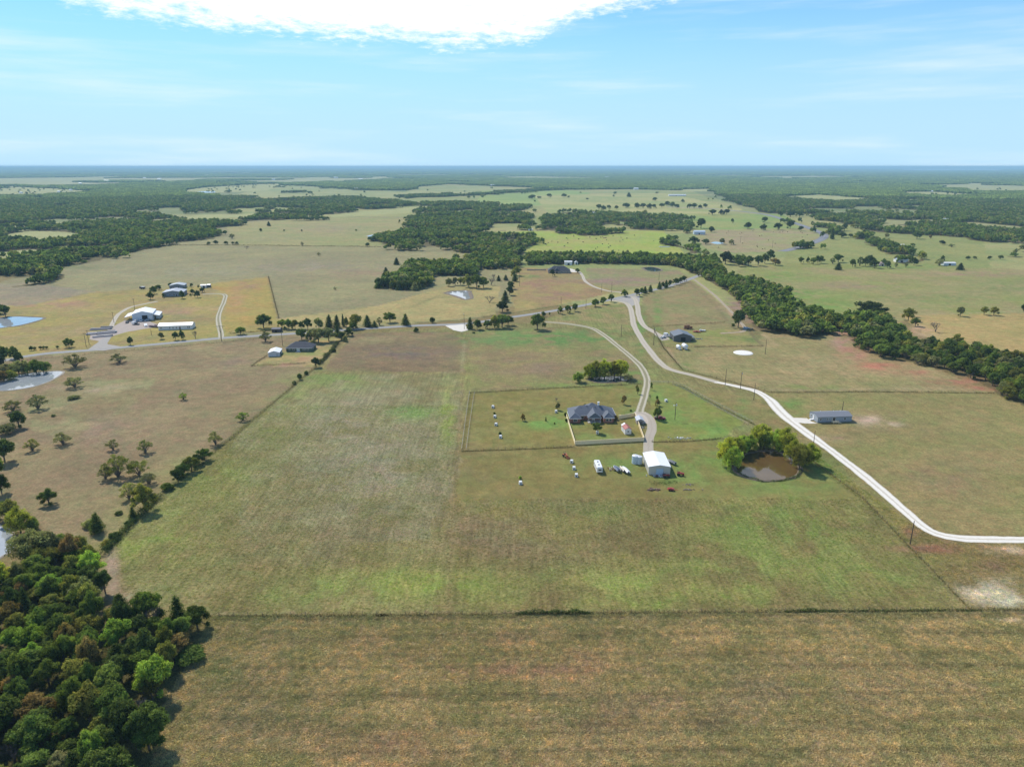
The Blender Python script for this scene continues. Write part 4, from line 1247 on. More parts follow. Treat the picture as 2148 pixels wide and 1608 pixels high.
# single trees: (photo x, foot y, top y, crown width px, kind, leaf colour)
D, DD, M_, O_, Y_, B_, BR, GG, PG, RU, BG, NB = 'dark green', 'deep green', 'mid green', 'olive', 'yellow-green', 'bright green', 'brownish', 'grey-green', 'pale green', 'rusty', 'blackish green', 'bare'
CLUSTERS = [
    ('of the row below the left pond', [(157, 812, 785, 42, 'mesq', GG), (80, 857, 822, 42, 'mesq', GG), (28, 862, 835, 44, 'mesq', GG), (155, 836, 828, 26, 'bush', GG)]),
    ('of the mesquites beside the gravel junction', [(250, 760, 738, 38, 'mesq', GG), (158, 770, 738, 48, 'mesq', GG), (145, 728, 708, 22, 'oak', D)]),
    ('at the left edge of the grazed pasture', [(40, 896, 858, 34, 'oak', D), (16, 909, 882, 34, 'bush', GG), (10, 968, 918, 48, 'oak', D), (-6, 1000, 955, 44, 'oak', M_), (4, 1035, 990, 34, 'oak', D), (68, 944, 916, 34, 'mesq', PG), (132, 931, 903, 40, 'mesq', GG), (112, 873, 867, 10, 'bush', GG)]),
    ('of the grazed pasture middle group', [(237, 943, 917, 28, 'mesq', GG), (305, 949, 917, 33, 'mesq', PG), (248, 999, 945, 60, 'mesq', O_), (292, 997, 957, 50, 'mesq', O_), (313, 1014, 988, 38, 'mesq', GG), (222, 1004, 974, 36, 'mesq', GG), (272, 1046, 1005, 44, 'mesq', PG)]),
    ('of the cedars above the near wood', [(305, 1070, 1013, 54, 'oak', O_), (103, 1057, 1024, 38, 'oak', DD), (205, 1116, 1074, 34, 'cedar', D), (280, 1088, 1062, 19, 'cedar', D), (250, 1078, 1070, 16, 'bush', D), (186, 1105, 1088, 30, 'bush', PG), (268, 1100, 1090, 14, 'bush', D)]),
    ('of the brush climbing the fence', [(430, 965, 938, 30, 'oak', DD), (415, 974, 950, 30, 'oak', D), (402, 987, 956, 36, 'oak', O_), (386, 998, 970, 32, 'oak', DD), (374, 1010, 980, 30, 'oak', D), (352, 1027, 1010, 26, 'bush', M_), (240, 1130, 1112, 24, 'bush', D), (225, 1145, 1128, 24, 'bush', O_)]),
    ('beside the grazed pasture fence', [(510, 881, 860, 30, 'mesq', B_), (385, 838, 821, 20, 'mesq', B_), (452, 932, 900, 33, 'mesq', GG)]),
    ('around the bottom left pond', [(24, 1094, 1044, 46, 'oak', O_), (44, 1118, 1062, 44, 'willow', Y_), (12, 1086, 1050, 36, 'oak', D), (68, 1112, 1080, 34, 'bush', M_), (70, 1178, 1108, 70, 'willow', GG), (108, 1172, 1112, 50, 'oak', GG), (152, 1182, 1118, 52, 'oak', BR), (190, 1180, 1138, 40, 'bush', O_)]),
    ('at the left end of the county road', [(8, 765, 723, 40, 'oak', D), (30, 752, 725, 24, 'oak', D), (40, 762, 734, 20, 'oak', D), (-8, 775, 735, 40, 'oak', BG), (12, 664, 638, 22, 'oak', D), (0, 658, 636, 26, 'oak', DD)]),
    ('on the far bank of left pond', [(14, 786, 762, 30, 'willow', GG), (40, 784, 756, 30, 'willow', PG), (58, 782, 756, 26, 'willow', GG), (76, 782, 753, 30, 'willow', M_), (92, 781, 756, 26, 'willow', M_), (24, 796, 772, 26, 'bush', O_), (4, 800, 770, 30, 'bush', BR)]),
    ('of the small left roadside trees', [(66, 735, 725, 9, 'oak', D), (73, 734, 724, 7, 'bush', GG), (85, 733, 725, 8, 'oak', D), (92, 732, 725, 8, 'oak', D), (98, 732, 725, 8, 'oak', D), (121, 731, 724, 7, 'oak', D)]),
    ('in front of the long white building', [(274, 723, 705, 13, 'oak', D), (338, 711, 695, 13, 'oak', GG), (368, 713, 694, 14, 'oak', D), (382, 712, 691, 14, 'oak', D), (410, 710, 690, 14, 'bare', NB)]),
    ('of the row above the green house', [(505, 701, 684, 22, 'oak', M_), (553, 688, 657, 34, 'oak', D), (557, 716, 690, 30, 'mesq', GG), (592, 688, 668, 22, 'oak', M_), (606, 690, 668, 22, 'oak', M_), (619, 690, 668, 16, 'oak', O_), (632, 690, 672, 14, 'oak', D), (646, 690, 666, 20, 'oak', D), (669, 690, 664, 20, 'oak', PG), (691, 688, 659, 19, 'cedar', D), (707, 687, 660, 17, 'cedar', D), (720, 684, 657, 8, 'cedar', D), (727, 690, 662, 10, 'oak', O_), (746, 688, 656, 28, 'oak', O_), (741, 692, 676, 18, 'oak', D), (771, 685, 660, 20, 'cedar', D), (786, 686, 672, 14, 'cedar', D), (796, 682, 662, 14, 'mesq', GG), (818, 676, 653, 27, 'oak', DD), (851, 682, 657, 19, 'cedar', D), (907, 677, 664, 14, 'oak', D)]),
    ('of the thicket behind the green house', [(633, 712, 687, 26, 'oak', D), (652, 716, 690, 24, 'oak', GG), (668, 718, 686, 36, 'oak', GG), (690, 716, 684, 32, 'oak', GG), (708, 706, 680, 16, 'cedar', D), (716, 712, 694, 22, 'oak', D), (732, 704, 686, 22, 'oak', D), (724, 716, 700, 12, 'bush', GG)]),
    ('along the fence below green house', [(663, 770, 747, 20, 'oak', D), (629, 796, 779, 10, 'bush', D), (643, 785, 776, 11, 'bush', D), (617, 806, 796, 10, 'bush', GG), (708, 720, 712, 10, 'bush', GG), (700, 738, 728, 10, 'bush', D)]),
    ('of the bushes by the white gravel pad', [(873, 696, 684, 11, 'bush', D), (994, 699, 695, 6, 'bush', D), (986, 690, 665, 16, 'cedar', D), (1001, 691, 668, 20, 'oak', D), (1022, 689, 670, 18, 'oak', DD), (1037, 688, 660, 24, 'oak', O_), (1053, 687, 656, 34, 'oak', M_), (1066, 682, 660, 24, 'oak', DD)]),
    ('standing alone in green grass below the road', [(1127, 691, 656, 34, 'oak', DD)]),
    ('of the cedar row stepping uphill from the road', [(1054, 654, 629, 28, 'oak', BG), (1060, 633, 609, 18, 'cedar', BG), (1069, 619, 597, 17, 'oak', BG), (1072, 606, 588, 17, 'oak', D), (1080, 590, 572, 14, 'cedar', D), (1077, 582, 564, 14, 'oak', O_), (1084, 578, 556, 20, 'oak', O_), (1046, 589, 577, 10, 'cedar', BG), (1061, 588, 576, 11, 'cedar', BG), (1037, 588, 570, 12, 'bare', NB), (1027, 634, 618, 22, 'bare', NB)]),
    ('of the clump by the muddy pond', [(942, 600, 582, 16, 'oak', GG), (955, 598, 580, 14, 'oak', GG), (966, 598, 580, 16, 'oak', O_), (982, 602, 574, 26, 'oak', O_), (1000, 604, 572, 26, 'oak', DD), (1014, 604, 578, 24, 'oak', DD), (1030, 598, 580, 18, 'bare', NB)]),
    ('of the small oaks below the county road', [(1140, 664, 652, 11, 'oak', D), (1153, 662, 654, 5, 'oak', O_), (1175, 658, 641, 14, 'oak', M_), (1191, 656, 638, 15, 'oak', DD), (1206, 653, 635, 14, 'oak', DD), (1249, 643, 626, 18, 'oak', M_), (1266, 638, 621, 16, 'oak', M_), (1282, 633, 615, 14, 'oak', DD), (1310, 622, 606, 17, 'oak', M_)]),
    ('of the roadside row past the junction', [(1336, 621, 603, 14, 'oak', D), (1346, 618, 602, 12, 'oak', DD), (1353, 615, 600, 12, 'cedar', D), (1364, 612, 597, 12, 'cedar', D), (1383, 606, 590, 11, 'cedar', D), (1390, 604, 590, 10, 'oak', D), (1397, 603, 587, 12, 'cedar', D), (1405, 601, 586, 10, 'oak', D), (1418, 597, 582, 14, 'oak', D), (1427, 594, 580, 12, 'oak', D), (1435, 591, 577, 13, 'oak', D)]),
    ('of the willow thicket above the house yard', [(1213, 801, 780, 22, 'willow', B_), (1236, 793, 762, 24, 'willow', Y_), (1250, 790, 755, 30, 'willow', O_), (1268, 791, 753, 30, 'willow', Y_), (1288, 791, 756, 26, 'willow', O_), (1302, 791, 750, 30, 'willow', Y_), (1244, 793, 772, 20, 'willow', M_), (1318, 799, 782, 24, 'mesq', GG)]),
    ('of the willows round the brown pond', [(1524, 974, 916, 38, 'willow', Y_), (1536, 985, 934, 34, 'willow', B_), (1540, 955, 912, 34, 'willow', Y_), (1556, 949, 912, 30, 'willow', B_), (1572, 946, 912, 30, 'willow', B_), (1594, 938, 886, 40, 'willow', Y_), (1602, 943, 900, 26, 'willow', M_), (1628, 944, 900, 34, 'willow', B_), (1646, 948, 896, 42, 'willow', Y_), (1664, 966, 920, 34, 'willow', Y_), (1676, 984, 924, 36, 'willow', O_), (1696, 976, 928, 38, 'willow', Y_), (1684, 974, 932, 30, 'willow', M_)]),
    ('of the small trees round the brick house', [(1309, 848, 827, 12, 'oak', BR), (1379, 880, 852, 19, 'oak', M_), (1379, 851, 836, 12, 'oak', BR), (1378, 842, 828, 6, 'oak', M_), (1337, 826, 808, 8, 'oak', O_), (1336, 817, 806, 6, 'oak', BR), (1366, 818, 800, 5, 'oak', M_), (1252, 908, 883, 20, 'oak', DD), (1170, 860, 843, 11, 'oak', GG), (1166, 842, 832, 9, 'bare', NB), (1097, 882, 867, 12, 'oak', BR), (1145, 883, 873, 4, 'cedar', D), (1227, 856, 846, 9, 'oak', D), (1186, 872, 863, 7, 'bush', D), (1188, 884, 876, 7, 'bush', D), (1292, 880, 868, 9, 'bush', BR), (1323, 862, 858, 6, 'bush', M_), (1163, 889, 886, 4, 'bush', O_), (1363, 836, 826, 5, 'bare', NB), (1049, 911, 904, 7, 'bush', D), (1091, 1004, 996, 7, 'bush', B_), (1037, 868, 864, 5, 'bush', D)]),
    ('alone on the right hand pastures', [(1548, 687, 645, 32, 'oak', DD), (1905, 672, 644, 24, 'oak', O_), (1920, 684, 665, 20, 'oak', M_), (1912, 664, 643, 20, 'mesq', GG), (2014, 663, 641, 18, 'oak', GG), (2064, 660, 641, 17, 'oak', O_), (2084, 661, 642, 18, 'oak', O_), (2146, 656, 635, 12, 'oak', D), (1962, 696, 670, 26, 'bare', NB), (1825, 662, 629, 62, 'oak', BG)]),
    ('around the distant right farmstead', [(1680, 553, 537, 13, 'oak', M_), (1694, 552, 538, 8, 'oak', M_), (1706, 554, 538, 16, 'oak', M_), (1714, 552, 534, 12, 'oak', M_), (1722, 552, 535, 14, 'oak', M_), (1746, 553, 538, 14, 'mesq', D), (1758, 550, 531, 22, 'oak', D), (1758, 566, 551, 17, 'cedar', BG), (1788, 560, 541, 14, 'oak', M_), (1803, 558, 534, 15, 'mesq', D), (1815, 558, 538, 16, 'oak', D), (1824, 556, 533, 24, 'oak', D), (1834, 562, 543, 20, 'oak', D), (1853, 557, 541, 13, 'oak', DD), (1861, 562, 545, 16, 'oak', D), (1917, 556, 538, 17, 'oak', D), (1900, 561, 546, 8, 'mesq', GG), (1879, 561, 546, 9, 'mesq', GG), (1970, 557, 540, 20, 'mesq', PG), (1977, 547, 535, 10, 'oak', D), (2014, 566, 551, 16, 'cedar', BG), (2030, 545, 536, 10, 'oak', D), (2044, 543, 537, 9, 'oak', D), (2076, 544, 536, 10, 'oak', D), (2098, 544, 534, 12, 'oak', D)]),
    ('in pastures beyond the highway bend', [(1923, 501, 484, 19, 'oak', D), (1976, 513, 503, 13, 'oak', BG), (1996, 518, 510, 14, 'mesq', M_), (1745, 502, 476, 10, 'cedar', D), (1766, 498, 486, 22, 'oak', D), (1784, 498, 489, 12, 'oak', D), (1860, 498, 488, 10, 'oak', GG), (1951, 501, 491, 6, 'oak', BR), (1914, 517, 509, 11, 'oak', M_), (1716, 461, 451, 20, 'oak', GG), (1745, 463, 454, 12, 'oak', GG), (1771, 484, 466, 14, 'oak', D)]),
    ('in the fields inside highway bend', [(1569, 480, 465, 18, 'oak', BG), (1601, 483, 469, 15, 'oak', BG), (1632, 482, 466, 19, 'oak', BG), (1657, 480, 460, 18, 'oak', BG), (1604, 467, 453, 15, 'oak', D), (1680, 484, 473, 12, 'oak', D), (1536, 468, 457, 7, 'oak', D), (1637, 453, 442, 11, 'oak', D), (1658, 455, 443, 17, 'oak', D), (1677, 455, 443, 17, 'oak', D), (1492, 487, 474, 15, 'oak', BG), (1470, 479, 455, 22, 'oak', D), (1626, 556, 540, 22, 'oak', BR), (1521, 554, 524, 28, 'oak', BG), (1455, 511, 495, 26, 'oak', D), (1480, 512, 500, 18, 'oak', D), (1570, 558, 534, 20, 'oak', DD), (1590, 557, 533, 20, 'oak', D), (1604, 552, 530, 18, 'oak', D), (1616, 546, 522, 18, 'oak', D), (1550, 559, 542, 18, 'oak', M_), (1514, 512, 498, 14, 'oak', GG), (1534, 513, 501, 14, 'oak', GG)]),
    ('of the oak row across the far pale field', [(1256, 439, 427, 14, 'oak', D), (1266, 441, 430, 12, 'oak', D), (1277, 438, 429, 10, 'oak', D), (1293, 439, 430, 9, 'oak', D), (1313, 436, 425, 18, 'oak', D), (1336, 437, 424, 14, 'oak', D), (1349, 437, 425, 14, 'oak', D), (1362, 438, 426, 13, 'oak', D), (1372, 437, 427, 11, 'oak', D), (1388, 435, 425, 12, 'oak', D), (1399, 433, 421, 13, 'oak', D), (1410, 435, 422, 13, 'oak', D), (1420, 437, 427, 13, 'oak', D), (1432, 425, 417, 9, 'oak', D), (1446, 437, 426, 12, 'oak', D), (1456, 437, 425, 13, 'oak', D), (1468, 438, 429, 10, 'oak', D), (1479, 435, 426, 11, 'oak', D), (1494, 451, 438, 18, 'oak', BG), (1513, 451, 439, 14, 'oak', BG), (1524, 450, 437, 14, 'oak', BG)]),
    ('scattered beyond the bright green pasture', [(1116, 418, 407, 17, 'oak', D), (1152, 414, 405, 12, 'oak', D), (1183, 414, 405, 12, 'oak', D), (1193, 415, 410, 6, 'oak', D), (1319, 413, 403, 11, 'cedar', D), (1374, 421, 413, 12, 'oak', D), (1290, 408, 401, 8, 'oak', M_), (1378, 406, 402, 9, 'oak', D), (1131, 416, 411, 10, 'oak', GG), (1095, 407, 403, 5, 'oak', D), (1218, 405, 402, 5, 'oak', D), (1287, 413, 408, 5, 'oak', D), (1122, 424, 419, 5, 'oak', D), (1089, 500, 489, 16, 'oak', D), (1183, 489, 479, 12, 'oak', D), (1232, 418, 414, 7, 'bush', D)]),
    ('alone in the wide pale pasture', [(634, 516, 505, 8, 'mesq', GG), (669, 536, 528, 9, 'mesq', GG), (703, 608, 600, 8, 'mesq', GG), (517, 522, 514, 11, 'bare', NB), (564, 474, 464, 9, 'cedar', BG), (547, 485, 477, 6, 'bush', D), (596, 485, 480, 4, 'bush', D), (633, 485, 480, 4, 'bush', D), (771, 517, 508, 11, 'oak', D), (810, 578, 560, 15, 'cedar', BG), (832, 555, 540, 14, 'cedar', BG), (438, 514, 506, 9, 'oak', D), (453, 513, 503, 11, 'oak', D), (474, 513, 505, 10, 'oak', D), (489, 513, 506, 8, 'oak', D), (497, 513, 506, 9, 'oak', D), (176, 551, 544, 14, 'bush', M_), (747, 484, 480, 5, 'bush', M_), (487, 500, 488, 16, 'mesq', GG), (838, 468, 459, 5, 'oak', Y_)]),
    ('around the two grey-roofed houses', [(316, 628, 611, 16, 'oak', D), (323, 616, 599, 16, 'oak', D), (334, 608, 596, 12, 'oak', D), (329, 606, 598, 12, 'oak', D), (358, 601, 592, 11, 'oak', D), (371, 601, 593, 9, 'oak', D), (383, 603, 594, 10, 'oak', D), (402, 602, 593, 8, 'oak', D), (404, 617, 605, 10, 'oak', D), (382, 626, 608, 12, 'oak', D), (415, 624, 608, 13, 'oak', D), (425, 613, 602, 12, 'oak', D), (400, 621, 615, 5, 'oak', D), (416, 602, 597, 5, 'cedar', D), (343, 624, 614, 6, 'oak', D), (388, 614, 602, 6, 'oak', D)]),
    ('near the dark-roofed house across the road', [(1159, 579, 563, 12, 'oak', BG), (1211, 572, 562, 11, 'oak', DD), (1163, 559, 556, 3, 'cedar', D), (1075, 540, 530, 30, 'oak', D)]),
]
for phrase, L in CLUSTERS:
    order = sorted(range(len(L)), key=lambda i: L[i][0])
    for k, i in enumerate(order):
        x, yb, yt, wpx, kd, tn = L[i]
        X, Y = G(x, yb)
        h = max(1.2, HT(x, yb, yt))
        w = wpx * mpp(x, yb) * {'willow': 1.22, 'mesq': .9}.get(kd, 1)
        h *= {'mesq': .9}.get(kd, 1)
        tn2 = tn if kd != 'bare' else 'grey'
        if len(L) == 1:
            lab = f'big {tn2} {KIND[kd][3]} {phrase}'
        elif k == 0:
            lab = f'{tn2} {KIND[kd][3]}, leftmost {phrase}'
        elif k == len(L) - 1:
            lab = f'{tn2} {KIND[kd][3]}, rightmost {phrase}'
        else:
            lab = f'{tn2} {KIND[kd][3]}, {ORD[k]} from left, {phrase}'
        tree(X, Y, w, h, kd, tn, lab, 'trees ' + phrase.replace('of the ', 'in the ') if len(L) > 1 else None)

# woods: nearest trees one by one, the rest as masses
TINTS_NEAR = [D, DD, DD, M_, M_, O_, O_, BR, GG, Y_, D, M_, DD, O_, M_, DD, M_, B_]
TINTS_EAST = [D, DD, DD, M_, O_, D, D, DD, M_]
TINTS_GROVE = [D, D, DD, GG, BG, O_]


def forest_points(poly, sp, seed, nm):
    W = [G(*p) for p in poly]
    xs = [p[0] for p in W]
    ys = [p[1] for p in W]
    rng = np.random.default_rng(seed)
    nx, ny = int((max(xs) - min(xs)) / sp) + 2, int((max(ys) - min(ys)) / (sp * .87)) + 2
    if nx * ny > 3_000_000:
        sp = sp * math.sqrt(nx * ny / 3e6)
        nx, ny = int((max(xs) - min(xs)) / sp) + 2, int((max(ys) - min(ys)) / (sp * .87)) + 2
    I, J = np.meshgrid(np.arange(nx), np.arange(ny))
    X = min(xs) + (I + .5 * (J % 2)) * sp + rng.uniform(-.36, .36, I.shape) * sp
    Y = min(ys) + J * sp * .87 + rng.uniform(-.36, .36, I.shape) * sp
    X, Y = X.ravel(), Y.ravel()
    px, py = to_px(X, Y)
    m = np.isfinite(px) & in_wood(X, Y, px, py, poly, nm)
    if not nm:
        m |= np.isfinite(px) & (rng.uniform(0, 1, len(X)) < .09) & in_wood(X, Y, px, py, poly, nm, 2.4)
        m &= ~((fbm(X, Y, 35, 2, 88) > .66) & (np.hypot(X, Y) < 2500))
    return X[m], Y[m]


single, mass = [], []
for fi, (poly, sp, nm) in enumerate(FOREST):
    X, Y = forest_points(poly, sp, 50 + fi, nm)
    if nm == 'near wood':
        px, py = to_px(X, Y)
        m = (py < 1730) & (px > -90)
        single += [(a, b, nm, sp) for a, b in zip(X[m], Y[m])]
        mass += [(a, b, fi) for a, b in zip(X[~m], Y[~m])]
    elif nm:
        px, py = to_px(X, Y)
        m = (px < 2180)
        rr_ = RNG.uniform(0, 1, len(X))
        single += [(a, b, nm, sp) for a, b in zip(X[m], Y[m])]
        mass += [(a, b, fi) for a, b in zip(X[~m], Y[~m])]
    else:
        keep = np.hypot(X, Y) < (3300 if max(p[1] for p in poly) > 425 else 6000)
        mass += [(a, b, fi) for a, b in zip(X[keep], Y[keep])]
LIM = {'near wood': 165, 'east tree line': 120, 'creek line': 24, 'cedar grove': 30}
names_w = {'near wood': 'lower left wood', 'east tree line': 'belt beside hay field', 'creek line': 'creek tree line', 'cedar grove': 'dark pasture grove'}
for nm, lim in LIM.items():
    S = [s for s in single if s[2] == nm]
    S.sort(key=lambda s: s[1])
    # nearest ones stay single
    mass += [(s[0], s[1], 99) for s in S[lim:]]
    S = S[:lim]
    per = 14 if nm == 'near wood' else 12
    rows = [S[i:i + per] for i in range(0, len(S), per)]
    print(nm, len(S), len(rows))
    for ri, row in enumerate(rows):
        row.sort(key=lambda s: s[0])
        for k, (X, Y, _, sp) in enumerate(row):
            if nm == 'near wood':
                kd = R.choices(['oak', 'tall', 'cedar', 'bush', 'willow', 'bare'], [8, 5, 1.2, 1, .6, .7])[0]
                tn = R.choice(TINTS_NEAR)
                h = R.uniform(5.5, 12.0)
                w = R.uniform(5.2, 9.6)
                if Y > 185:
                    h *= .8
                if kd == 'cedar':
                    tn = R.choice([D, BG, DD])
                    w *= .75
                if kd == 'bush':
                    h *= .6
                if kd == 'bare':
                    tn = 'bare'
            elif nm == 'cedar grove':
                kd = R.choices(['oak', 'cedar'], [6, 3])[0]
                tn = R.choice(TINTS_GROVE)
                h = R.uniform(7, 11.5)
                w = R.uniform(7, 10)
            else:
                kd = R.choices(['oak', 'tall', 'cedar'], [8, 4, .5])[0]
                tn = R.choice(TINTS_EAST)
                h = R.uniform(8.5, 13)
                w = R.uniform(8, 12)
                px_, py_ = to_px(np.array([X]), np.array([Y]))
                if nm == 'east tree line' and px_[0] > 1850:
                    kd = R.choice(['tall', 'oak', 'mesq']) if R.random() < .35 else 'oak'
                    h *= .82
                    w *= .82
                    tn = R.choice([D, O_, DD, M_, GG])
            if len(row) == 1:
                o_ = 'only one'
            else:
                o_ = 'leftmost' if k == 0 else 'rightmost' if k == len(row) - 1 else ORD[k] + ' from left'
            depth = 'front row' if ri == 0 else ORD[ri] + ' row'
            kw_ = 'broadleaf' if kd in ('oak', 'tall') else KIND[kd][3]
            lab = f'{"grey" if kd == "bare" else tn} {kw_}, {o_}, {depth} of the {names_w[nm]}'
            tree(X, Y, w, h, kd, tn, lab, 'trees of the ' + names_w[nm], oname='broadleaf_tree' if kd in ('oak', 'tall') else None)


# masses of trees: points carrying instances
def instancer(name, P, rot, scl, tint, idx, sources, label, cat):
    me = bpy.data.meshes.new(name)
    me.vertices.add(len(P))
    me.vertices.foreach_set('co', P.astype(np.float32).ravel())
    for nm, typ, arr in (('rot', 'FLOAT', rot), ('scl', 'FLOAT_VECTOR', scl), ('tint', 'FLOAT_COLOR', np.concatenate([tint, np.ones((len(P), 1))], 1)), ('idx', 'INT', idx)):
        a = me.attributes.new(nm, typ, 'POINT')
        a.data.foreach_set({'FLOAT': 'value', 'INT': 'value', 'FLOAT_VECTOR': 'vector', 'FLOAT_COLOR': 'color'}[typ], np.ascontiguousarray(arr, dtype=np.int32 if typ == 'INT' else np.float32).ravel())
    me.update()
    o = put(name, me, label=label, cat=cat, kind='stuff')
    ng = bpy.data.node_groups.new(name + '_nodes', 'GeometryNodeTree')
    ng.interface.new_socket('Geometry', in_out='INPUT', socket_type='NodeSocketGeometry')
    ng.interface.new_socket('Geometry', in_out='OUTPUT', socket_type='NodeSocketGeometry')
    gi = ng.nodes.new('NodeGroupInput')
    go = ng.nodes.new('NodeGroupOutput')
    iop = ng.nodes.new('GeometryNodeInstanceOnPoints')
    jn = ng.nodes.new('GeometryNodeJoinGeometry')
    for s in reversed(sources):
        oi = ng.nodes.new('GeometryNodeObjectInfo')
        oi.inputs['Object'].default_value = s
        oi.inputs['As Instance'].default_value = True
        ng.links.new(oi.outputs['Geometry'], jn.inputs[0])

    def named(nm, typ):
        n = ng.nodes.new('GeometryNodeInputNamedAttribute')
        n.data_type = typ
        n.inputs['Name'].default_value = nm
        return n.outputs['Attribute']
    cx_ = ng.nodes.new('ShaderNodeCombineXYZ')
    ng.links.new(named('rot', 'FLOAT'), cx_.inputs[2])
    ng.links.new(gi.outputs[0], iop.inputs['Points'])
    ng.links.new(jn.outputs[0], iop.inputs['Instance'])
    iop.inputs['Pick Instance'].default_value = True
    ng.links.new(named('idx', 'INT'), iop.inputs['Instance Index'])
    ng.links.new(cx_.outputs[0], iop.inputs['Rotation'])
    ng.links.new(named('scl', 'FLOAT_VECTOR'), iop.inputs['Scale'])
    ng.links.new(iop.outputs[0], go.inputs[0])
    md = o.modifiers.new('nodes', 'NODES')
    md.node_group = ng
    return o


def lo_tree(var, kind='round'):
    """a light tree for the far woods: crown and trunk as one small mesh"""
    rng = np.random.default_rng(900 + var)
    bl = make_blobs(kind, rng)
    V, F, lv = blob_leaves(bl, 260, .13, rng, .35, .6, .1)
    Vs, Fs, L = [V], [F], [lv]
    off = len(V)
    for b in bl:
        v2, f2 = ico(b, rng, 1, .86)
        Vs.append(v2)
        # give each triangle its own fourth corner on an edge so that the sheet stays all quads
        mid = (v2[f2[:, 2]] + v2[f2[:, 0]]) / 2
        Vs.append(mid)
        q = np.concatenate([f2 + off, (off + len(v2) + np.arange(len(f2)))[:, None]], 1)
        Fs.append(q)
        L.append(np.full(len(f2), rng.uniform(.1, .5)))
        off += len(v2) + len(mid)
    me = np_mesh('far_tree', np.concatenate(Vs), np.concatenate(Fs), LEAF, face_attr=np.concatenate(L))
    return bpy.data.objects.new('far_tree', me)


def clump(var):
    """a patch of distant wood, 1 unit wide: many crowns"""
    rng = np.random.default_rng(700 + var)
    Vs, Fs, L = [], [], []
    off = 0
    for i in range(34):
        t = rng.uniform(0, 6.28)
        r = math.sqrt(rng.uniform(0, 1)) * .5
        s = rng.uniform(.075, .115)
        b = (r * math.cos(t), r * math.sin(t), .45, s, s, .5 * rng.uniform(.75, 1.15))
        v2, f2 = ico(b, rng, 1, 1.0)
        Vs.append(v2)
        mid = (v2[f2[:, 2]] + v2[f2[:, 0]]) / 2
        Vs.append(mid)
        Fs.append(np.concatenate([f2 + off, (off + len(v2) + np.arange(len(f2)))[:, None]], 1))
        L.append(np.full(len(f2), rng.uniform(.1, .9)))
        off += len(v2) + len(mid)
    me = np_mesh('wood_patch', np.concatenate(Vs), np.concatenate(Fs), LEAF, face_attr=np.concatenate(L))
    return bpy.data.objects.new('wood_patch', me)


def tint_arr(n, rng, names):
    T = np.array([TINT[k] for k in names])
    t = T[rng.integers(0, len(T), n)]
    return t * rng.uniform(.85, 1.2, (n, 1))


LO = [lo_tree(v, 'round' if v < 5 else 'tall') for v in range(7)]
CL = [clump(v) for v in range(4)]
Mx = np.array([(a, b) for a, b, _ in mass])
print('mass trees', len(Mx))
rng = np.random.default_rng(5)
n = len(Mx)
h = rng.uniform(7.5, 12.5, n)
w = rng.uniform(8.5, 13.0, n)
instancer('woodland', np.c_[Mx, np.full(n, -.3)], rng.uniform(0, 6.28, n), np.c_[w, w, h], tint_arr(n, rng, [D, DD, DD, M_, M_, O_, D, DD, GG, DD]) * 1.25, rng.integers(0, len(LO), n), LO, 'dense mixed woods spreading behind the pastures', 'woods')

# beyond three kilometres, patches of wood whose size grows with distance
P, S, r = [], [], 3250.0
while r < 46000:
    s = max(48, r * .0125)
    dr = s * .62
    na = int(math.radians(92) * r / (s * .66))
    a = np.radians(-46) + (np.arange(na) + rng.uniform(-.3, .3, na)) * s * .66 / r
    rr = r + rng.uniform(-.4, .4, na) * dr
    P.append(np.c_[np.sin(a) * rr, np.cos(a) * rr])
    S.append(np.full(na, s))
    r += dr
P = np.concatenate(P)
S = np.concatenate(S)
px, py = to_px(P[:, 0], P[:, 1])
m = far_wood(P[:, 0], P[:, 1]) > .5
near_in = np.zeros(len(P), bool)
for poly, sp, nm in FOREST[11:14]:
    near_in |= inpoly(px, py, poly) & (py > 399)
m = np.where(py > 399, near_in, m)
for c in CLEAR + [FIELDS[1][0], FIELDS[2][0]]:
    m &= ~inpoly(px, py, c)
m &= ~((px > 1880) & (px < 2116) & (py > 354.3) & (py < 358.2))
P, S = P[m], S[m]
n = len(P)
print('patches', n)
instancer('distant_woodland', np.c_[P, relief(P[:, 0], P[:, 1]) - .5], rng.uniform(0, 6.28, n), np.c_[S, S, rng.uniform(9, 13.5, n)], tint_arr(n, rng, [DD, DD, D, M_, DD]) * 1.3, rng.integers(0, len(CL), n), CL, 'woods reaching to the horizon between small pastures', 'woods')
# hedgerow dots in the far clearings
n = 1100
X = rng.uniform(-5000, 5000, n * 4)
Y = rng.uniform(1900, 7000, n * 4)
px, py = to_px(X, Y)
m = np.zeros(len(X), bool)
for c in CLEAR[5:8] + CLEAR[9:10] + CLEAR[14:15] + [FIELDS[2][0]]:
    m |= inpoly(px, py, c)
m2 = inpoly(px, py, FIELDS[2][0])
m &= (~m2) | (rng.uniform(0, 1, len(X)) < .14)
X, Y = X[m][:n], Y[m][:n]
n = len(X)
w = rng.uniform(8, 15, n)
instancer('scattered_far_trees', np.c_[X, Y, np.zeros(n)], rng.uniform(0, 6.28, n), np.c_[w, w, rng.uniform(7, 11, n)], tint_arr(n, rng, [D, DD, M_]), rng.integers(0, len(LO), n), LO, 'loose small trees dotted over the farthest pastures', 'trees')

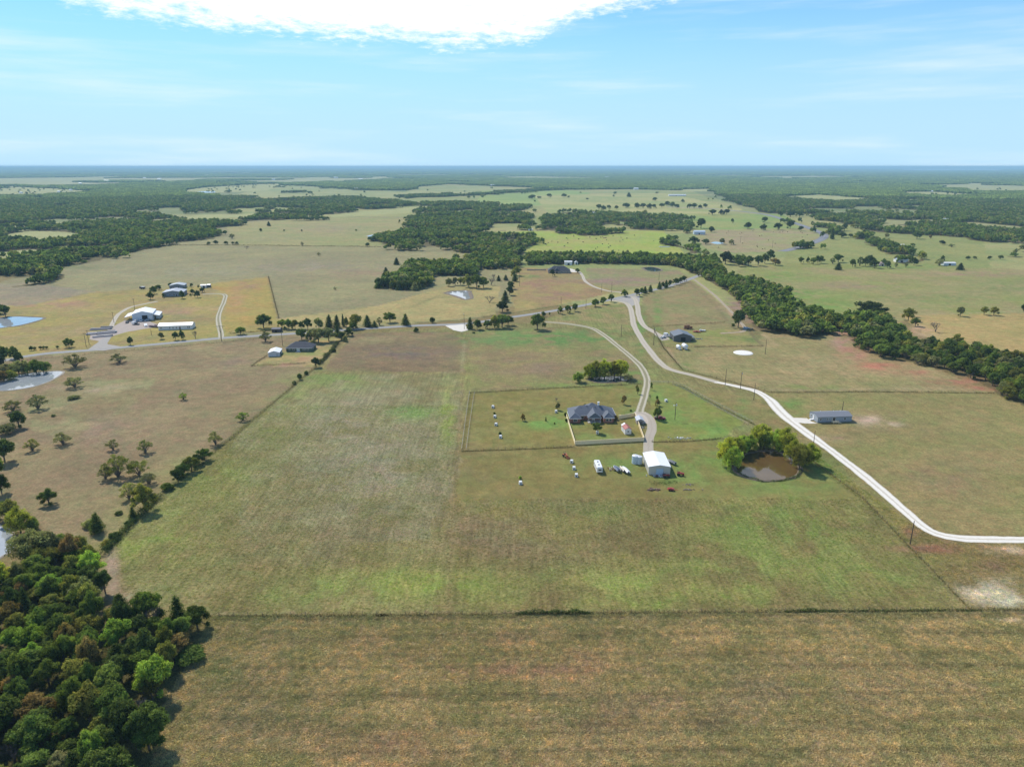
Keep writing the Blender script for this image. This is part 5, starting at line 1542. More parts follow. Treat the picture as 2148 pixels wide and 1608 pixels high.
# ------------------------------------------------------------------ buildings
WHITE_METAL = mat('white_sheet_metal', (.72, .72, .70), .5, .06, .5, spec=.4, stripes=(0, .9, .12))
WHITE_ROOF = mat('white_metal_roof', (.80, .80, .79), .45, .05, .4, spec=.4, stripes=(1, .9, .10))
CREAM_METAL = mat('cream_sheet_metal', (.52, .50, .44), .55, .06, .5, stripes=(0, .6, .25))
BLUE_DOOR = mat('pale_blue_door', (.42, .55, .66), .5, .05, 1)
GREY_SHINGLE = mat('blue_grey_shingle', (.115, .130, .155), .85, .25, 2.2, bump=.4, bscale=5)
DARK_SHINGLE = mat('charcoal_shingle', (.055, .06, .075), .85, .25, 2.2, bump=.4, bscale=5)
SHINGLE2 = mat('grey_shingle', (.20, .205, .215), .85, .2, 2.0)
BRICK = mat('red_brick', (.26, .12, .085), .9, .3, 4.0, bump=.4, bscale=12)
TRIM = mat('white_trim', (.74, .74, .72), .6, .05, 1)
GLASS = mat('window_glass', (.03, .04, .05), .08, .1, 1, spec=.8)
DARKIN = mat('dark_opening', (.02, .02, .022), .9, .1, 1)
GREYSIDE = mat('blue_grey_siding', (.30, .34, .38), .7, .08, .6, stripes=(2, .25, .25))
GREENSIDE = mat('dark_green_siding', (.075, .105, .07), .7, .1, .6, stripes=(2, .25, .3))
DKMETAL = mat('slate_metal_wall', (.105, .105, .11), .55, .08, .5, stripes=(0, .5, .3))
DKROOF = mat('slate_metal_roof', (.12, .13, .15), .4, .08, .4, stripes=(1, .6, .25))
PALEBLUE = mat('pale_blue_metal', (.50, .57, .62), .5, .06, .5, stripes=(0, .6, .2))
GREYMETAL = mat('grey_metal', (.33, .36, .39), .5, .1, .5)
WOODN = mat('new_pine_boards', (.82, .69, .43), .8, .14, 3.0)
WOODO = mat('weathered_wood', (.20, .165, .13), .9, .25, 3.0)
POLEM = mat('creosote_wood', (.085, .065, .05), .9, .25, 3.0)
STEEL = mat('galvanised_steel', (.30, .31, .32), .6, .1, 2)
WIREM = mat('old_wire', (.12, .11, .10), .9, .1, 2, spec=.05)
RUBBER = mat('rubber', (.02, .02, .02), .8, .1, 2)
WPAINT = mat('white_paint', (.76, .76, .75), .35, .04, 1)
RED = mat('red_paint', (.36, .035, .03), .4, .15, 2)
ORANGE = mat('orange_paint', (.45, .14, .05), .5, .2, 2)
RUST = mat('rusty_steel', (.20, .09, .05), .85, .3, 3)
BLACKP = mat('black_paint', (.025, .026, .03), .35, .1, 2)
NAVY = mat('navy_cover', (.05, .08, .14), .6, .15, 2)
TANP = mat('tan_paint', (.42, .36, .26), .5, .1, 2)
CONC = mat('pale_concrete', (.46, .44, .40), .9, .1, .8)
REDROOF = mat('faded_red_roof', (.33, .085, .07), .6, .35, 1.2)
FACE = {'front': 0, 'right': 1, 'back': 2, 'left': 3}


def opening(parent, w, d, side, a0, a1, z0, z1, name='window', mt=GLASS, fr=TRIM, fw=.09):
    """a framed opening standing proud of a wall; a0..a1 along that wall"""
    def P(a, out, z):
        if side == 'front':
            return (a, -out, z)
        if side == 'back':
            return (w - a, d + out, z)
        if side == 'right':
            return (w + out, a, z)
        return (-out, d - a, z)

    def slab(mb, b0, b1, c0, c1, o0, o1):
        q = [P(a, o, z) for z in (c0, c1) for (a, o) in ((b0, o0), (b1, o0), (b1, o1), (b0, o1))]
        mb.hexa(q[:4], q[4:])
    f = MB()
    slab(f, a0 - fw, a0, z0 - fw, z1 + fw, .003, .07)
    slab(f, a1, a1 + fw, z0 - fw, z1 + fw, .003, .07)
    slab(f, a0, a1, z1, z1 + fw, .003, .07)
    if name == 'window':
        slab(f, a0, a1, z0 - fw, z0, .003, .09)
        slab(f, a0, a1, (z0 + z1) / 2 - .025, (z0 + z1) / 2 + .025, .035, .06)
    g = MB()
    slab(g, a0, a1, z0, z1, .004, .03)
    if name == 'window':
        fo = f.build('window', fr, parent)
        g.build('pane', mt, fo)
    else:
        fo = g.build(name, mt, parent)
        f.build('door_frame', fr, fo)
    return fo


def gable_roof(w, d, h, rise, axis, over=.35, th=.14):
    m = MB()
    if axis == 'y':
        xs = [-over, w / 2, w + over]
        zs = [h - rise * over / (w / 2), h + rise, h - rise * over / (w / 2)]
        for i in range(2):
            bot = [(xs[i], -over, zs[i]), (xs[i + 1], -over, zs[i + 1]), (xs[i + 1], d + over, zs[i + 1]), (xs[i], d + over, zs[i])]
            m.hexa([(x, y, z + .02) for x, y, z in bot], [(x, y, z + .02 + th) for x, y, z in bot])
    else:
        ys = [-over, d / 2, d + over]
        zs = [h - rise * over / (d / 2), h + rise, h - rise * over / (d / 2)]
        for i in range(2):
            bot = [(-over, ys[i], zs[i]), (w + over, ys[i], zs[i]), (w + over, ys[i + 1], zs[i + 1]), (-over, ys[i + 1], zs[i + 1])]
            m.hexa([(x, y, z + .02) for x, y, z in bot], [(x, y, z + .02 + th) for x, y, z in bot])
    return m


def gable_walls(w, d, h, rise, axis):
    m = MB()
    if axis == 'y':
        s = [[(0, y, 0), (w, y, 0), (w, y, h), (w / 2, y, h + rise), (0, y, h)] for y in (0, d)]
    else:
        s = [[(x, 0, 0), (x, d, 0), (x, d, h), (x, d / 2, h + rise), (x, 0, h)] for x in (0, w)]
    m.hexa(s[0], s[1])
    return m


def building(name, label, cat, A, ang, w, d, h, rise, axis, wall, roof, over=.35, group=None):
    root = empty(name, (A[0], A[1], 0), math.radians(ang), label, cat, group)
    gable_walls(w, d, h, rise, axis).build('wall', wall, root)
    gable_roof(w, d, h, rise, axis, over).build('roof', roof, root)
    return root


def hip(m, x0, x1, y0, y1, z, rise, over=.4, run=None, mi=0):
    x0 -= over
    x1 += over
    y0 -= over
    y1 += over
    w, d = x1 - x0, y1 - y0
    r = min(w, d) / 2 if run is None else run
    if w >= d:
        a, b = (x0 + r, (y0 + y1) / 2, z + rise), (x1 - r, (y0 + y1) / 2, z + rise)
    else:
        a, b = ((x0 + x1) / 2, y0 + r, z + rise), ((x0 + x1) / 2, y1 - r, z + rise)
    v = [(x0, y0, z), (x1, y0, z), (x1, y1, z), (x0, y1, z), a, b]
    if w >= d:
        f = [(0, 1, 5, 4), (1, 2, 5), (2, 3, 4, 5), (3, 0, 4), (3, 2, 1, 0)]
    else:
        f = [(0, 1, 4), (1, 2, 5, 4), (2, 3, 5), (3, 0, 4, 5), (3, 2, 1, 0)]
    m.add(v, f, mi)
    return a, b


# white workshop
A = G(1360.4, 995.6)
wk = building('metal_workshop', 'white metal workshop with a pale blue roll-up door at the driveway end', 'workshop', A, -1.0, 8.7, 14.7, 3.55, .75, 'y', CREAM_METAL, WHITE_ROOF, .2)
opening(wk, 8.7, 14.7, 'front', 3.0, 5.9, .05, 2.75, 'roll_up_door', BLUE_DOOR, GREYMETAL)
opening(wk, 8.7, 14.7, 'left', 3.0, 3.9, 0.05, 2.1, 'side_door', WPAINT, TRIM)
m = MB()
m.box(1.6, 6.9, -1.7, -.05, 0, .10)
m.build('concrete_slab', CONC, wk)
m = MB()
for x in (-.24, 8.84):
    m.box(x, x + .1, -.25, 14.9, 3.30, 3.46)
m.build('gutter', TRIM, wk)
# brick house
A = G(1196, 887.5)
hs_ = empty('brick_house', (A[0], A[1], 0), math.radians(1.5), 'red brick ranch house with a blue-grey hipped roof behind a new board fence', 'house')
m = MB()
for x0, x1, y0, y1 in ((0, 5.0, 0, 5.9), (0.3, 22.6, 4.5, 15.0), (16.6, 21.3, .2, 4.6)):
    m.box(x0, x1, y0, y1, 0, 2.5)
m.build('wall', BRICK, hs_)
m = MB()
hip(m, .3, 22.6, 4.5, 15.0, 2.52, 3.3)
hip(m, 0, 5.0, 0, 10.0, 2.54, 2.1, run=2.6)
hip(m, 6.5, 17.5, 6.2, 16.6, 2.62, 4.1)
m.build('roof', GREY_SHINGLE, hs_)
rf = MB()
hip(rf, 9.0, 15.0, .4, 8.5, 2.56, 2.6, run=.5)
rf.build('roof', GREY_SHINGLE, hs_)
rf = MB()
hip(rf, 16.6, 21.3, .2, 8.0, 2.57, 2.1, run=2.5)
rf.build('roof', GREY_SHINGLE, hs_)
m = MB()
for x0, x1, y in ((-.45, 5.45, -.44), (8.6, 15.4, -.03), (16.15, 21.75, -.24)):
    m.box(x0, x1, y - .06, y + .03, 2.38, 2.58)
m.box(-.49, -.40, -.4, 10.4, 2.38, 2.58)
m.box(23.0, 23.08, 4.1, 15.4, 2.38, 2.56)
m.box(5.45, 8.6, 4.03, 4.12, 2.36, 2.55)
m.build('fascia', TRIM, hs_)
m = MB()
m.cyl((-.42, -.42, 2.62), (2.5, 2.3, 4.66), .06, .06, 4)
m.cyl((5.42, -.42, 2.62), (2.5, 2.3, 4.66), .06, .06, 4)
m.cyl((8.62, 0, 2.66), (12, .5, 5.2), .06, .06, 4)
m.cyl((15.38, 0, 2.66), (12, .5, 5.2), .06, .06, 4)
m.cyl((16.2, -.2, 2.66), (18.95, 2.2, 4.68), .06, .06, 4)
m.cyl((21.7, -.2, 2.66), (18.95, 2.2, 4.68), .06, .06, 4)
m.build('ridge_cap', mat('pale_ridge_cap', (.36, .38, .40), .8), hs_)
m = MB()
m.box(14.6, 15.5, 9.6, 10.4, 5.2, 7.4)
m.box(14.5, 15.6, 9.5, 10.5, 7.4, 7.55)
m.build('chimney', WPAINT, hs_)
for x, y, z in ((9.2, 9, 5.4), (13.2, 8.6, 5.1), (6.2, 8.5, 4.6)):
    v = MB()
    v.cyl((x, y, z), (x, y, z + .7), .16, .16, 8)
    v.build('roof_vent', BLACKP, hs_)
for x in (9.2, 12.0, 14.8):
    p = MB()
    p.box(x - .09, x + .09, .5, .68, .12, 2.52)
    p.build('porch_post', TRIM, hs_)
m = MB()
m.box(8.8, 15.2, .2, 4.48, 0, .12)
m.build('porch_slab', CONC, hs_)
for side_w, a0, a1 in ((0, 1.6, 3.4), (1, 17.6, 19.0), (1, 19.3, 20.6)):
    opening(hs_, 23, 15, 'front', a0, a1, .9, 2.1) if side_w == 0 else None
for a0, a1, yy in ((17.6, 18.7, .2), (19.2, 20.3, .2), (6.0, 7.2, 4.5), (9.6, 10.8, 4.5), (12.9, 14.1, 4.5), (21.6, 22.3, 4.5)):
    f = MB()
    f.box(a0 - .09, a1 + .09, yy - .07, yy - .003, .82, 2.19)
    fo = f.build('window', TRIM, hs_)
    g = MB()
    g.box(a0, a1, yy - .09, yy - .072, .9, 2.1)
    g.build('pane', GLASS, fo)
m = MB()
m.box(11.2, 12.4, 4.43, 4.497, .1, 2.15)
m.build('back_door', mat('door_white', (.6, .6, .58), .5), hs_)

# yard sheds
A = G(1311, 911)
sh = building('garden_shed', 'white garden shed with a faded red patched roof inside the board fence', 'shed', A, 7.8, 3.0, 6.4, 2.4, .9, 'y', WHITE_METAL, REDROOF, .15)
opening(sh, 3, 6.4, 'front', 1.15, 1.8, 1.1, 1.8)
opening(sh, 3, 6.4, 'left', 2.4, 3.4, .05, 2.0, 'side_door', TRIM, TRIM)
m = MB()
q = [(-.18, 5.0, 2.33), (1.5, 5.0, 3.35), (1.5, 6.58, 3.35), (-.18, 6.58, 2.33)]
m.hexa([(x, y, z + .15) for x, y, z in q], [(x, y, z + .2) for x, y, z in q])
m.build('roof_patch', WPAINT, sh)
A = G(1336, 890)
sh = building('well_house', 'small open shed with a pale grey gable roof beside the driveway turn', 'shed', A, 0, 3.3, 5.4, 2.0, .75, 'y', mat('lattice_wood', (.28, .25, .22), .9), mat('light_grey_shingle', (.46, .48, .51), .8), .25)
opening(sh, 3.3, 5.4, 'front', .5, 2.8, .1, 1.8, 'gate_panel', WOODO, TRIM)
opening(sh, 3.3, 5.4, 'right', 1.4, 2.6, .05, 1.9, 'side_door', GREYMETAL, TRIM)

# grey mobile home
A = G(1714.5, 886.5)
mh = building('mobile_home', 'long blue-grey mobile home with wooden deck beside the white road', 'house', A, 5.0, 17.4, 8.2, 2.9, 1.15, 'x', GREYSIDE, mat('grey_roof', (.20, .21, .225), .8, .15, 2), .25)
for a0, a1, z0 in ((4.6, 5.1, 1.3), (5.5, 6.0, 1.3), (1.2, 1.9, 1.2), (13.4, 14.3, 1.2)):
    opening(mh, 17.4, 8.2, 'front', a0, a1, z0, 2.3)
opening(mh, 17.4, 8.2, 'front', 7.6, 9.0, .65, 2.5, 'sliding_door', GLASS, TRIM)
opening(mh, 17.4, 8.2, 'left', 3.5, 4.4, .6, 2.4, 'entry_door', WPAINT, TRIM)
opening(mh, 17.4, 8.2, 'left', 1.4, 2.3, 1.2, 2.3)
m = MB()
m.box(-.02, 17.42, -.03, -.002, 0, .55)
m.build('skirting', mat('skirting', (.2, .22, .24), .8), mh)
for x, y in ((4, 5.6), (10.6, 5.4), (14, 5.2)):
    v = MB()
    v.cyl((x, y, 3.4), (x, y, 4.3), .1, .1, 8)
    v.build('roof_vent', TRIM, mh)
dk = MB()
dk.box(7.0, 9.8, -2.0, -.04, .52, .62)
dk.build('deck_floor', WOODN, mh)
for x, y in ((7.05, -1.95), (8.4, -1.95), (9.65, -1.95), (7.05, -.3), (9.65, -.3)):
    p = MB()
    p.box(x, x + .1, y, y + .1, 0, 1.5)
    p.build('deck_post', WOODN, mh)
p = MB()
p.box(7.05, 9.75, -1.94, -1.88, 1.38, 1.46)
p.box(7.05, 9.75, -1.94, -1.88, .95, 1.01)
p.box(7.06, 7.12, -1.9, -.2, 1.38, 1.46)
p.build('deck_rail', WOODN, mh)
for k in range(3):
    p = MB()
    p.box(9.82, 10.9, -1.8 + 0, -.8, .40 - k * .17, .46 - k * .17)
    o = p.build('deck_step', WOODN, mh, loc=(k * .3, 0, 0))
for k in range(2):
    p = MB()
    p.box(-1.5 - .4 * k, -.05 - .5 * k, 3.6, 4.9, 0, .5 - .2 * k)
    p.build('entry_step', WPAINT, mh)

# dark barn
A = G(1413.4, 716)
bn = building('dark_barn', 'slate-coloured metal barn with an open dark doorway in its gable', 'barn', A, 0, 12.6, 14.0, 3.9, 1.9, 'y', DKMETAL, DKROOF, .3)
opening(bn, 12.6, 14, 'front', 4.9, 8.3, .05, 3.0, 'barn_doorway', DARKIN, DKMETAL)
m = MB()
m.box(12.62, 15.2, 1.0, 12.5, 2.6, 2.72)
m.build('lean_to_roof', DKROOF, bn)
for y in (1.2, 6.5, 12.2):
    p = MB()
    p.box(15.0, 15.15, y, y + .15, 0, 2.6)
    p.build('lean_to_post', STEEL, bn)
# green house and its shed
A = G(600.5, 737.5)
gh = empty('green_house', (A[0], A[1], 0), 0, 'dark green house with a charcoal hipped roof below the roadside thicket', 'house')
m = MB()
m.box(0, 17.4, 0, 11, 0, 2.5)
m.box(6.5, 10.5, 11, 13, 0, 2.5)
m.build('wall', GREENSIDE, gh)
m = MB()
hip(m, 0, 17.4, 0, 11, 2.52, 3.4)
m.build('roof', DARK_SHINGLE, gh)
m = MB()
m.box(-.42, 17.82, -.45, -.36, 2.36, 2.54)
m.build('fascia', TRIM, gh)
for a0, a1 in ((2.0, 2.6), (4.6, 5.8), (11.2, 11.9), (12.4, 13.1), (14.2, 15.3)):
    opening(gh, 17.4, 11, 'front', a0, a1, .9, 2.1)
opening(gh, 17.4, 11, 'front', 7.2, 9.2, .1, 2.2, 'french_door', mat('pale_door', (.5, .55, .55), .3), TRIM)
opening(gh, 17.4, 11, 'right', 3, 4.2, .9, 2.1)
m = MB()
m.box(6.6, 10.2, -2.2, -.05, 0, .1)
m.build('patio', CONC, gh)
A = G(563, 748)
gs = building('farm_shed', 'white gable shed beside the dark green house', 'shed', A, 8, 7.2, 10.5, 2.6, 1.1, 'y', mat('light_grey_metal', (.50, .53, .56), .5, .08, .5, stripes=(0, .6, .15)), WHITE_ROOF, .25)
opening(gs, 7.2, 10.5, 'right', 2.5, 5.5, .1, 2.1, 'garage_door', DARKIN, TRIM)
opening(gs, 7.2, 10.5, 'front', 5.2, 6.1, .1, 2.0, 'door', GREYMETAL, TRIM)
A = G(570, 697)
bs = building('brown_shed', 'small brown shed among the trees on the upper roadside', 'shed', A, 3, 6.5, 5, 2.4, .8, 'x', mat('dark_brown_boards', (.09, .07, .065), .9), mat('brown_grey_roof', (.17, .16, .16), .8), .2)
opening(bs, 6.5, 5, 'front', 2.6, 3.8, .1, 1.9, 'door', DARKIN, WOODO)

# compound: big white shop with two lean-tos
A = G(278.5, 673.5)
bw = building('white_machine_shop', 'big white metal shop with lean-to roofs on both sides', 'workshop', A, 18, 15.2, 19, 5.6, 2.0, 'y', mat('pale_blue_white_metal', (.55, .62, .68), .5, .05, .5, stripes=(0, .8, .15)), WHITE_ROOF, .3)
m = MB()
q = [(-6.0, 1, 3.1), (-.05, 1, 4.6), (-.05, 18, 4.6), (-6.0, 18, 3.1)]
m.hexa(q, [(x, y, z + .15) for x, y, z in q])
m.build('lean_to_roof', WHITE_ROOF, bw)
m = MB()
q = [(15.25, 1, 4.4), (20.0, 1, 3.2), (20.0, 18, 3.2), (15.25, 18, 4.4)]
m.hexa(q, [(x, y, z + .15) for x, y, z in q])
m.build('lean_to_roof', WHITE_ROOF, bw)
for x in (-5.8, 19.8):
    for y in (1.3, 6.8, 12.3, 17.6):
        p = MB()
        p.box(x - .1, x + .1, y - .1, y + .1, 0, 3.15)
        p.build('lean_to_post', STEEL, bw)
for a0, a1, hh, nm, mt_ in ((3.0, 3.9, 2.2, 'door', TRIM), (7.2, 11.2, 4.2, 'bay_door', DARKIN), (12.2, 14.6, 3.6, 'bay_door', WHITE_METAL)):
    opening(bw, 15.2, 19, 'front', a0, a1, .05, hh, nm, mt_, GREYMETAL)
m = MB()
m.box(16.5, 19.7, 6, 17.5, 0, 2.6)
m.build('inner_room', WHITE_METAL, bw)
A = G(332.5, 692.5)
lw = building('long_white_building', 'long low white building with small dark windows facing the road', 'building', A, 9, 24.5, 9.5, 3.2, 1.3, 'x', WHITE_METAL, WHITE_ROOF, .25)
for a0, a1 in ((1.2, 1.8), (2.2, 2.8), (8.0, 8.6), (10.4, 11.0), (12.8, 13.4), (21.2, 21.8), (22.3, 22.9)):
    opening(lw, 24.5, 9.5, 'front', a0, a1, 1.0, 2.1)
opening(lw, 24.5, 9.5, 'front', 15.2, 16.2, .1, 2.2, 'door', mat('maroon_door', (.12, .04, .05), .5), TRIM)
# twin grey houses
A = G(341.5, 622.5)
tw = building('grey_ranch_house', 'larger front grey-roofed house among small dark trees', 'house', A, 12, 18.5, 17, 3.9, 1.7, 'y', mat('slate_blue_wall', (.20, .23, .26), .7), mat('pale_slate_roof', (.30, .34, .39), .6, .1, 1), .5)
for a0, a1 in ((2, 3.3), (6, 7.2), (9.5, 11), (14, 15.3)):
    opening(tw, 18.5, 17, 'front', a0, a1, .9, 2.3)
opening(tw, 18.5, 17, 'front', 12, 13, .1, 2.2, 'door', DARKIN, TRIM)
A = G(356, 606)
t2 = building('grey_guest_house', 'smaller grey-roofed house standing behind the front grey house', 'house', A, 12, 14, 12, 3.4, 1.5, 'y', mat('slate_blue_wall', (.20, .23, .26), .7), mat('pale_slate_roof2', (.32, .37, .41), .6, .1, 1), .4)
opening(t2, 14, 12, 'front', 3, 4.4, .9, 2.2)
opening(t2, 14, 12, 'front', 8, 9.0, .1, 2.2, 'door', DARKIN, TRIM)


def simple_shed(name, label, x, y, wpx, ang, d, h, rise, wall, roof, axis='x', group=None, cat='shed', door=True, win=0):
    A = G(x, y)
    w = wpx * mpp(x, y) / max(.5, math.cos(math.radians(ang)))
    b = building(name, label, cat, A, ang, w, d, h, rise, axis, wall, roof, .2, group)
    if door:
        opening(b, w, d, 'front', w * .4, w * .4 + min(2.6, w * .35), .05, min(h - .35, 2.4), 'door', DARKIN if door is True else door, TRIM)
    for k in range(win):
        a = w * (.08 + .84 * k / max(1, win - 1)) - .4
        if abs(a - w * .5) > w * .16:
            opening(b, w, d, 'front', a, a + .9, .9, 2.0)
    return b


simple_shed('white_shed', 'left of the two little white sheds beyond the grey houses', 421, 604, 11, 10, 5, 2.6, .6, WHITE_METAL, WHITE_ROOF, group='little white sheds')
simple_shed('dark_shed', 'right one of the little sheds beyond the grey houses, dark front', 435, 603, 6, 10, 4, 2.6, .6, DKMETAL, WHITE_ROOF, group='little white sheds')
# dark roofed house north of the road
A = G(1150, 573)
dh = empty('dark_roofed_house', (A[0], A[1], 0), math.radians(0), 'dark shingled hip-roofed house at the top of the north driveway', 'house')
k = mpp(1150, 573)
W_ = 46 * k
m = MB()
m.box(0, W_, 0, 14, 0, 2.8)
m.box(W_ * .28, W_ * .5, -2.5, 0, 0, 2.8)
m.build('wall', mat('tan_stone', (.30, .26, .22), .9), dh)
m = MB()
hip(m, 0, W_, 0, 14, 2.82, 5.0)
hip(m, W_ * .28, W_ * .5, -2.5, 8, 2.84, 3.6, run=2.5)
m.build('roof', mat('near_black_shingle', (.05, .055, .065), .85, .25, 1.5), dh)
for a in (.1, .62, .76, .9):
    opening(dh, W_, 14, 'front', W_ * a - .6, W_ * a + .6, .9, 2.2)
m = MB()
m.box(W_ * .36, W_ * .42, -2.58, -2.503, .05, 2.3)
m.build('door', DARKIN, dh)
simple_shed('white_barn', 'white oblong barn behind the dark-roofed house', 1184, 556, 16, -3, 7, 4.2, .8, WHITE_METAL, WHITE_ROOF, cat='barn')
simple_shed('small_white_shed', 'small pointed white shed right of the oblong white barn', 1205, 555, 7, 0, 5, 3, 1.2, WHITE_METAL, WHITE_ROOF, axis='y')
simple_shed('blue_barn', 'pale blue barn with a dark doorway in the far pasture', 1456, 492, 23, -2, 11, 5.2, 1.6, PALEBLUE, mat('pale_blue_roof', (.50, .60, .68), .5), cat='barn')
simple_shed('white_farmhouse', 'white farmhouse with a pale roof under the distant right trees', 1879, 550, 24, -8, 9, 3.4, 1.8, WHITE_METAL, mat('pale_roof', (.55, .60, .66), .6), cat='house', win=4)
simple_shed('white_long_shed', 'long white open shed right of the distant farmhouse', 1980, 557, 25, 0, 7, 3.2, .7, PALEBLUE, WHITE_ROOF, win=0)
simple_shed('pink_cottage', 'small pinkish cottage between dark trees at the distant farmstead', 1846, 558, 8, -14, 7, 3, 1.6, mat('pinkish_wall', (.62, .50, .46), .8), mat('brown_roof', (.22, .17, .16), .8), axis='y', cat='house')
simple_shed('tin_hut', 'little pale hut half hidden in the grove left of the cattle', 1108, 484, 9, 0, 5, 3, .8, WHITE_METAL, WHITE_ROOF, cat='hut')
simple_shed('white_tin_barn', 'white roofed barn behind the oaks above the cattle pasture', 1241, 450, 14, 0, 10, 4.5, 1.5, WHITE_METAL, WHITE_ROOF, cat='barn')
simple_shed('poultry_house', 'very long white poultry house at the far edge of green fields', 1403, 411.5, 36, -2, 16, 5.5, 1.6, WHITE_METAL, WHITE_ROOF, cat='barn')
simple_shed('white_tin_shed', 'white-roofed shed deep inside the right hand woods', 1980, 465, 10, 0, 10, 5.5, 1.5, PALEBLUE, mat('ice_blue_roof', (.6, .68, .72), .5), cat='shed')
simple_shed('left_wood_hut', 'pale hut in the clearing edge of the big left wood', 186, 478, 10, 0, 8, 4, 1.5, WHITE_METAL, WHITE_ROOF, cat='hut')
simple_shed('low_white_shed', 'low white shed among hedges left of the distant farmhouse', 1880, 518, 18, 3, 6, 3, .8, TANP, WHITE_ROOF)
# specks of houses on the far plain
FARB = [(165, 386), (218, 381), (330, 377), (300, 374), (430, 369), (335, 361), (145, 400), (40, 406), (120, 404), (700, 374), (752, 378), (820, 378), (996, 378), (972, 371), (742, 398), (1270, 373), (1812, 405), (1820, 406), (1950, 403), (2042, 414), (2060, 413), (2110, 384), (2130, 385), (570, 378), (1030, 391), (1440, 356.5), (1470, 356.4), (1655, 405), (2090, 430), (1330, 398), (860, 381)]
rb = random.Random(3)
fcount = {}
for i, (x, y) in enumerate(sorted(FARB)):
    k = mpp(x, y)
    w = max(14, min(42, 7 * k * rb.uniform(.6, 1.4)))
    X, Y = G(x, y)
    d, h = w * rb.uniform(.4, .6), w * .22 + 2
    side = 'left plain' if x < 500 else 'middle plain' if x < 1300 else 'right plain'
    k_ = fcount[side] = fcount.get(side, -1) + 1
    walls = gable_walls(w, d, h, 2.5, 'x')
    root = empty('far_house', (X, Y, relief(np.array([X]), np.array([Y]))[0]), rb.uniform(-.5, .5), f'tiny pale-roofed house on the far {side}, {ORD[k_]} from left', 'house', 'tiny pale far houses, ' + side)
    walls.build('wall', WHITE_METAL, root)
    gable_roof(w, d, h, 2.5, 'x', .4).build('roof', WHITE_ROOF, root)

# ------------------------------------------------------------------ fences
def weeds(label, px, width, h, per_m, tint, seed=0, name='fence_line_weeds', size=.28):
    W = [Vector(G(*p)) for p in px]
    rng = np.random.default_rng(seed + len(px))
    C_, N_, S_ = [], [], []
    for a, b in zip(W[:-1], W[1:]):
        L = (b - a).length
        n = int(L * per_m)
        if n < 1:
            continue
        t = rng.uniform(0, 1, n)
        d = (b - a) / L
        nr = np.array([d.y, -d.x])
        P = np.array(a)[None] + t[:, None] * np.array(b - a)[None] + nr[None] * rng.normal(0, width * .4, n)[:, None]
        hh = h * np.clip(fbm(P[:, 0], P[:, 1], 4, 3, 8 + seed) * 2.4 - .5, .12, 1.6)
        if 'brush' in label:
            e = np.minimum(np.hypot(P[:, 0] - W[0].x, P[:, 1] - W[0].y), np.hypot(P[:, 0] - W[-1].x, P[:, 1] - W[-1].y))
            hh = hh * np.clip(e / 5, .12, 1) * (.35 + 1.1 * vnoise(P[:, 0] / 1.7, P[:, 1], 3))
        C_.append(np.c_[P, rng.uniform(0, 1, n) ** .8 * hh])
        S_.append(size * rng.uniform(.6, 1.4, n))
    C_ = np.concatenate(C_)
    S_ = np.concatenate(S_)
    nn = np.zeros((len(C_), 3))
    nn[:, 2] = 1.7
    V, F = quads(C_, nn, S_, rng, .5, 1.0)
    me = np_mesh(name, V, F, LEAF, face_attr=rng.uniform(0, 1, len(F)))
    o = put(name, me, label=label, cat='weeds', kind='stuff')
    o['tint'] = list(tint)
    return o


_post_cache = {}


def post_mesh(r, h, m):
    k = (r, h, m.name)
    if k not in _post_cache:
        b = MB()
        b.cyl((0, 0, -.05), (0, 0, h), r, r * .9, 6)
        _post_cache[k] = b.mesh('post', m)
    return _post_cache[k]


def fence(label, px, spacing, h, m, r=.06, wires=(.4, .8, 1.2), wr=.008, rail=None, name='wire_fence', top=None, group=None):
    W = [Vector(G(*p)) for p in px]
    L = []
    for a, b in zip(W[:-1], W[1:]):
        n = max(1, round((b - a).length / spacing))
        L += [a.lerp(b, k / n) for k in range(n)]
    L.append(W[-1])
    o0 = L[0]
    root = empty(name, (o0.x, o0.y, 0), 0, label, 'fence', group)
    pm = post_mesh(r, h, m)
    rr = random.Random(len(L))
    for i, p in enumerate(L):
        c = put('post', pm, root, loc=(p.x - o0.x + rr.uniform(-.05, .05), p.y - o0.y, 0))
        c.rotation_euler = (rr.uniform(-.05, .05), rr.uniform(-.05, .05), 0)
    w = MB()
    for z in wires:
        for a, b in zip(L[:-1], L[1:]):
            w.cyl((a.x - o0.x, a.y - o0.y, z), (b.x - o0.x, b.y - o0.y, z), wr, wr, 3, cap=False)
    w.build('wire', rail or WIREM, root)
    return root


BRNW = tuple(s2l((96, 88, 52)))
GRNW = tuple(s2l((84, 98, 50)))
STRW = tuple(s2l((140, 128, 84)))
fence('wire fence along the near edge of the house yard', [(968, 946), (1060, 943), (1204, 937)], 3.0, 1.4, WOODO)
fence('wire fence along the far edge of the house yard', [(985, 824), (1150, 815), (1260, 810), (1345, 805)], 3.0, 1.4, WOODO)
fence('outer pale rail fence down the left of the house yard', [(968, 946), (976, 885), (985, 824)], 3.0, 1.4, WOODO, rail=mat('bleached_rail', (.27, .26, .23), .8), wr=.05, wires=(.7, 1.3), name='rail_fence')
fence('inner rail fence down the left of the house yard', [(978, 945), (986, 885), (995, 826)], 3.0, 1.4, WOODO, rail=mat('bleached_rail', (.27, .26, .23), .8), wr=.045, wires=(.7, 1.3), name='rail_fence')
fence('wire fence from the driveway to the brown pond', [(1368, 927), (1440, 926), (1512, 920)], 3.0, 1.4, WOODO)
fence('outer rail fence curving round the right yard', [(1362, 803), (1412, 804), (1436, 812), (1480, 836), (1530, 862), (1580, 888)], 3.0, 1.4, WOODO, rail=mat('pale_grey_rail', (.36, .37, .33), .8), wr=.045, wires=(.7, 1.3), name='rail_fence')
